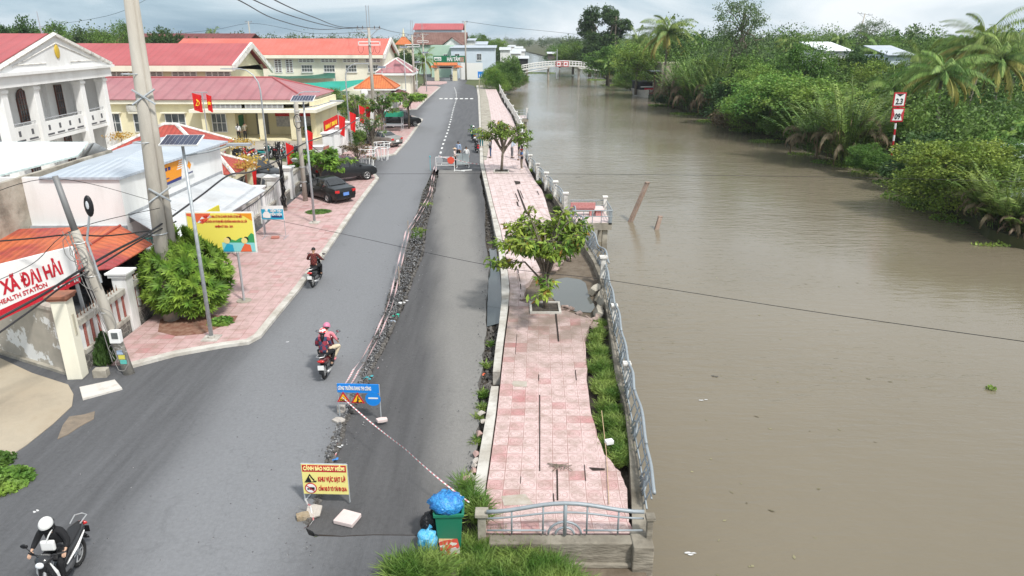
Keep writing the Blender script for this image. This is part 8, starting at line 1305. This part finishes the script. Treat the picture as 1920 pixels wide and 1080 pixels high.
    b = MB(); b.ell((0, .10, -.01), (.013, .02, .022), 8, 5, T); b.build('nose', skin_m, r, smooth=True); b = MB(); [b.ell((x, .083, .022), (.012, .008, .007), 8, 4, T) for x in (-.03, .03)]; b.build('eyes', M_black, r); b = MB(); b.ell((0, .087, -.052), (.022, .008, .006), 8, 4, T); b.build('mouth', mat('lips', (.3, .1, .08)), r); b = MB(); [b.ell((x, -.005, 0), (.012, .022, .032), 8, 5, T) for x in (-.083, .083)]; b.build('ears', skin_m, r)
    if hat:
        kd, hm = hat
        if kd == 'helmet': b = MB(); b.ell((0, -.01, .03), (.125, .145, .135), 18, 10, T, cut=-.25); b.build('helmet', hm, r, smooth=True); b = MB(); b.ell((0, .062, .0), (.108, .105, .055), 14, 6, T); b.build('visor', M_black, r, smooth=True)
        if kd == 'cap': b = MB(); b.ell((0, -.005, .045), (.10, .115, .085), 16, 7, T, cut=0); b.box((0, .12, .05), (.14, .12, .012), M=T); b.build('cap', hm, r, smooth=True)
        if kd == 'sunhat': b = MB(); b.ell((0, 0, .05), (.1, .11, .09), 16, 6, T, cut=0); b.tube([T @ Vector((0, 0, .045)), T @ Vector((0, 0, .055))], .2, 18); b.build('sun_hat', hm, r, smooth=True)
    if mask: b = MB(); b.ell((0, .03, -.045), (.078, .085, .055), 14, 7, T); b.build('face_mask', mask, r, smooth=True)
    if hood: b = MB(); b.tube([tuple(nk+Vector((0, -.02, -.03))), tuple(nk+Vector((0, 0, .06))), tuple(hdv-hu*.04)], [.10, .10, .092], 12); b.build('hood', shirt, r, smooth=True)
    if bag: kd, bm_ = bag; b = MB()
    if bag and kd == 'back': b.ell(tuple(ch+Vector((0, -.2, .0))), (.15, .1, .22), 12, 8); b.build('backpack', bm_, r, smooth=True)
    if bag and kd == 'hip': b.box(tuple(pel+Vector((-.2, .02, .08))), (.1, .2, .2)); bevel(b.build('shoulder_bag', bm_, r), .03); b = MB(); b.tube([tuple(pel+Vector((-.2, .02, .18))), tuple(ch+Vector((0, .13, .08))), tuple(V['shR']+Vector((0, 0, .07))), tuple(ch+Vector((0, -.13, .0))), tuple(pel+Vector((-.2, -.04, .18)))], .012, 5); b.build('strap', bm_, r)
    return r
def stand(h=1.0, armL='down', armR='down', step=0.0, bend=0.0):
    J = dict(pel=(0, 0, .93), chest=(0, .0+bend*.4, 1.28), neck=(0, .01+bend, 1.45), head=(0, .03+bend*1.3, 1.58))
    for sd, s in (('L', -1), ('R', 1)):
        J['sh'+sd] = (s*.175, bend, 1.39); a = armL if sd == 'L' else armR
        if a == 'down': J['el'+sd] = (s*.225, -.02+bend, 1.12); J['wr'+sd] = (s*.23, .05+bend, .88)
        elif a == 'phone': J['el'+sd] = (s*.23, .05, 1.13); J['wr'+sd] = (s*.08, .28, 1.22)
        elif a == 'face': J['el'+sd] = (s*.26, .18, 1.32); J['wr'+sd] = (s*.10, .15, 1.54)
        elif a == 'out': J['el'+sd] = (s*.27, .1, 1.16); J['wr'+sd] = (s*.3, .34, 1.12)
        J['hip'+sd] = (s*.09, 0, .88); J['kn'+sd] = (s*.1, .02+s*step*.5, .48); J['an'+sd] = (s*.11, -.01+s*step, .08); J['to'+sd] = (s*.13, .16+s*step, .04)
    return J
def ride(y0=-.28, seat=.86, lean=.06, hands=True, wide=.16, foot=(.16, .22, .36)):
    J = dict(pel=(0, y0, seat+.04), chest=(0, y0+.03+lean, seat+.38), neck=(0, y0+.05+lean*1.6, seat+.55), head=(0, y0+.08+lean*1.9, seat+.68))
    for sd, s in (('L', -1), ('R', 1)): J['sh'+sd] = (s*.18, y0+.04+lean*1.4, seat+.49); J['el'+sd] = (s*.30, y0+.20, seat+.27) if hands else (s*.24, y0+.12, seat+.25); J['wr'+sd] = (s*.31, .20, 1.03) if hands else (s*.14, y0+.34, seat+.2); J['hip'+sd] = (s*.1, y0+.03, seat+.0); J['kn'+sd] = (s*(wide+.05), y0+.42, seat-.05); J['an'+sd] = (s*foot[0], foot[1] if hands else y0+.26, foot[2]); J['to'+sd] = (s*(foot[0]+.02), (foot[1] if hands else y0+.26)+.15, foot[2]-.03)
    return J
cloth = lambda n, c, c2=None, **k: mat(n, c, rough=.85, col2=c2 or tuple(x*.75 for x in c), ns=6, nd=2, **k)
C_blk = cloth('black cloth', (.012, .012, .014)); C_wht = cloth('white cloth', (.72, .72, .72)); C_jean = cloth('blue jeans', (.04, .08, .17)); C_khk = cloth('khaki cloth', (.30, .25, .19)); C_teal = cloth('teal uniform', (.01, .13, .15)); C_gry = cloth('grey cloth', (.20, .20, .21)); C_blu = cloth('blue checked shirt', (.06, .16, .42), (.2, .3, .5)); C_pnk = cloth('pink cloth', (.75, .25, .30)); C_crm = cloth('cream trousers', (.68, .58, .42))
def checker(name, a, b_, s): m = mat(name, a, rough=.85); t = m.node_tree; q = t.nodes.new('ShaderNodeTexChecker'); q.inputs['Scale'].default_value = s; q.inputs[1].default_value = (*a, 1); q.inputs[2].default_value = (*b_, 1); tcn = t.nodes.new('ShaderNodeTexCoord'); t.links.new(tcn.outputs['Object'], q.inputs[0]); t.links.new(q.outputs[0], t.nodes['Principled BSDF'].inputs['Base Color']); return m
C_plaid = checker('dark red plaid shirt', (.16, .025, .02), (.05, .012, .012), 16); C_jack = checker('navy and red jacket', (.03, .05, .10), (.25, .03, .05), 7)
H_w = mat('white helmet', (.78, .78, .76), rough=.25, coat=.5); H_p = mat('pink helmet', (.62, .20, .32), rough=.3); H_r = mat('red white helmet', (.65, .04, .05), col2=(.75, .70, .68), ns=9, nd=1, lo=.5, hi=.52, rough=.35)
# riders
dr = hd(G(607, 708), G(664, 620)); p = G(617, 694); motorbike('black and red motorbike carrying two people past the blue board', (p.x, p.y, 0), hd(G(560, 760), G(640, 600))+.0, mat('dark red bike', (.10, .01, .012), rough=.25, coat=.8)); hh = hd(G(560, 760), G(640, 600))
person('rider in pink jacket, pink helmet and cream trousers driving the two-up motorbike', (p.x, p.y, 0), hh, ride(-.05, .82, .10, wide=.30), C_pnk, C_crm, ('helmet', H_p), skin_m=SK2, shoes=C_pnk, s=.96); person('passenger in navy and red patterned jacket with red and white helmet', (p.x, p.y, 0), hh, ride(-.52, .84, .03, hands=False, wide=.2), C_jack, C_blk, ('helmet', H_r), hair='long', skin_m=SK2, s=.98, loose=1.1)
p = G(594, 530); hh = hd(G(560, 600), G(650, 480)); motorbike('dark motorbike with white plate ridden by the kerb ahead', (p.x, p.y, 0), hh, P_blk); person('rider in dark red checked shirt without helmet, turning the head', (p.x, p.y, 0), hh, ride(-.22, .84, .05), C_plaid, C_blk, None, hair='short', loose=1.15)
p = G(122, 1098); hh = hd(G(112, 1060), G(52, 1140)); M_bw = mat('black bike paint', (.015, .015, .017), rough=.25, coat=.8); motorbike('large black and white motorbike coming towards the viewer at the lower left', (p.x, p.y, 0), hh, M_bw, plate=M_black)
fb_ = [o for o in bpy.data.objects if o.get('label', '').startswith('large black and white')][0]; [MB().tube([(s*.155, -.75, .74), (s*.165, -.4, .62), (s*.13, -.02, .50)], [.012, .03, .012], 6).build('white_side_stripe', M_white, fb_) for s in (-1, 1)]; [MB().tube([(s*.12, .43, .9), (s*.17, .38, .66), (s*.17, .33, .45)], [.012, .03, .02], 6).build('white_side_stripe', M_white, fb_) for s in (-1, 1)]
r = person('rider in black hoodie, white helmet and white mask with a white shoulder bag', (p.x, p.y, 0), hh, ride(-.15, .84, .08), C_blk, C_blk, ('helmet', H_w), mask=M_white, hood=True, skin_m=SK2, loose=1.12); b = MB(); b.box((.04, .12, 1.07), (.26, .08, .22)); bevel(b.build('shoulder_bag', M_white, r), .03); b = MB(); b.tube([(.04, .16, 1.17), (-.02, .14, 1.3), (-.08, .05, 1.42)], .014, 5); b.build('strap', M_white, r)
p = G(846, 152); hh = hd(G(840, 150), G(846, 172)); motorbike('distant motorbike coming out of the gate arch', (p.x, p.y, 0), hh, P_blk); person('distant rider in dark clothes coming from the gate arch', (p.x, p.y, 0), hh, ride(-.2, .84, .05), C_blk, C_blk, ('helmet', mat('dark helmet', (.03, .03, .03))))
# standing people
S_ = -math.pi/2
person('man in blue checked shirt, red cap and khaki trousers at the railing with his phone', G(978, 318), R(200), stand(armL='phone', armR='phone'), C_blu, C_khk, ('cap', mat('red cap', (.65, .03, .03))), bag=('hip', C_blk), sleeve=1, shoes=M_white); person('woman in grey shirt and blue jeans with a black bag on the promenade', G(920, 296), R(170), stand(armL='phone', armR='down', step=.05), C_gry, C_jean, None, hair='long', bag=('hip', C_blk)); person('man in teal uniform with white cap standing on the kerb', G(903, 277), R(265), stand(armL='face', armR='face'), C_teal, C_teal, ('cap', M_white), s=1.03)
person('woman in white blouse and straw sun hat behind the barrier', G(853, 313), R(-10), stand(armL='down', armR='out'), cloth('pale pink blouse', (.74, .62, .58)), C_blk, ('sunhat', mat('straw', (.65, .48, .33))), s=.94, sleeve=2); person('dark-haired person in white shirt seen from behind at the grey panels', G(875, 311), R(100), stand(armL='out', armR='down'), C_wht, C_blk, None, s=.96); person('person in pale blue shirt with dark backpack facing the group', G(860, 301), R(255), stand(), cloth('pale blue shirt', (.35, .45, .62)), C_blk, None, bag=('back', C_blk)); person('person in pale blue-white shirt bending by the railing under the thin-crowned tree', G(960, 296), R(30), stand(bend=.22, armL='out', armR='out'), cloth('ice shirt', (.55, .62, .72)), C_gry, None); person('dark-clothed person behind the man with the red cap', G(973, 300), R(180), stand(), C_blk, C_gry, None)
person('person in white shirt and black trousers in front of the porch', (AX(447, 75.6, 1), 75.6, .16), R(100), stand(armL='phone'), C_wht, C_blk, None, hair='long'); person('person in olive shirt with raised hand in front of the porch', (AX(459, 76.0, 1), 76.0, .16), R(100), stand(armR='face'), cloth('olive shirt', (.30, .27, .20)), C_blk, None)
# parked motorbikes by the kerb
p = G(893, 285); motorbike('black motorbike with red plate parked at the kerb beside the promenade', (p.x, p.y, 0), R(100), P_blk, plate=M_sred, lean=.1); p = G(888, 266); motorbike('second parked motorbike at the kerb, with the officer astride', (p.x, p.y, 0), R(100), P_blk, lean=.03); person('officer in dark green with yellow reflective vest sitting on the parked motorbike', (p.x, p.y, 0), R(100), ride(-.25, .84, .05), mat('hi-vis', (.30, .42, .05), col2=(.01, .10, .10), ns=5, nd=0, lo=.48, hi=.52), C_teal, ('helmet', H_w)); p = G(884, 254); motorbike('third parked motorbike farthest up the kerb', (p.x, p.y, 0), R(95), mat('green bike', (.02, .12, .05), rough=.3), lean=.08)
# parked motorbikes in the yard, copies of one
random.seed(77); base = motorbike('black motorbike at the left end of the row by the pavilion', (AX(438, 64, .5), 64, .04), R(60), P_blk, lean=.1, group='motorbikes parked in front of the cream building'); cols = [P_blk, mat('red bike', (.35, .02, .02), rough=.3), mat('white bike', (.6, .6, .6), rough=.3), mat('teal bike', (.03, .25, .25), rough=.3), P_blk]
lbl = ['black', 'red', 'white', 'teal', 'black']
for i, px in enumerate((452, 466, 478, 496, 508, 518, 528, 536, 546, 556, 566)):
    Y = 64.5+random.uniform(-1.2, 1.4) if i != 2 else 60.5; k = i % 5; nm = ['second', 'third', 'fourth', 'fifth', 'sixth', 'seventh', 'eighth', 'ninth', 'tenth', 'eleventh', 'twelfth'][i]
    dup(base, (AX(px, Y, .5), Y, .04), R(60-90+random.uniform(-12, 12)+(180 if i % 3 else 0)), '%s motorbike, %s from the left in the row before the porch' % (lbl[k], nm), mats={'rear_body': cols[k], 'leg_shield': cols[k], 'front_cowl': cols[k], 'front_fender': cols[k]})
# yellow blossom pots on the red roofs' corners
for k, (px, Y, row, lb) in enumerate(((452, 47, 266, 'yellow flowering bonsai near the upper red roof'), (462, 44.5, 296, 'yellow flowering bonsai beside the parked motorbikes'), (458, 42.5, 306, 'yellow flowering bonsai next to the dark off-road car'), (225, 60, 252, 'yellow flowering bonsai below the cream wall'))):
    z = ZZ(Y, row); n_ = 260; c = rng.normal(size=(n_, 3))*[.42, .42, .14]; r = thing('potted_blossom', lb, 'potted plant', (AX(px, Y, z), Y, 0)); o = leafobj('blossom', leafgeo(c+[0, 0, z-.1], rng.normal(size=(n_, 3)), .16, .1), foliage('yellow blossom', (.50, .33, .06), (.62, .42, .10)), r); b = MB(); b.tube([(0, 0, 0), (.03, 0, z-.1)], [.05, .03], 5); b.tube([(0, 0, 0), (0, 0, .4)], [.18, .25], 8); b.build('pot', mat('clay pot', (.2, .08, .05)), r)

# ================================================================ AIR
b = MB(); b.bb(-1700, 2600, -70, 5100, -4.2, 19.0); hz = b.build('haze', MATS['white paint']); hz.data.materials.clear(); hm = bpy.data.materials.new('air'); hm.use_nodes = True; t = hm.node_tree; t.nodes.remove(t.nodes['Principled BSDF']); pvn = t.nodes.new('ShaderNodeVolumePrincipled'); pvn.inputs['Density'].default_value = .00015; pvn.inputs['Color'].default_value = (.86, .92, 1, 1); t.links.new(pvn.outputs[0], t.nodes['Material Output'].inputs['Volume']); hz.data.materials.append(hm); tag(hz, 'thin humid haze over the river plain', 'haze', kind='stuff')
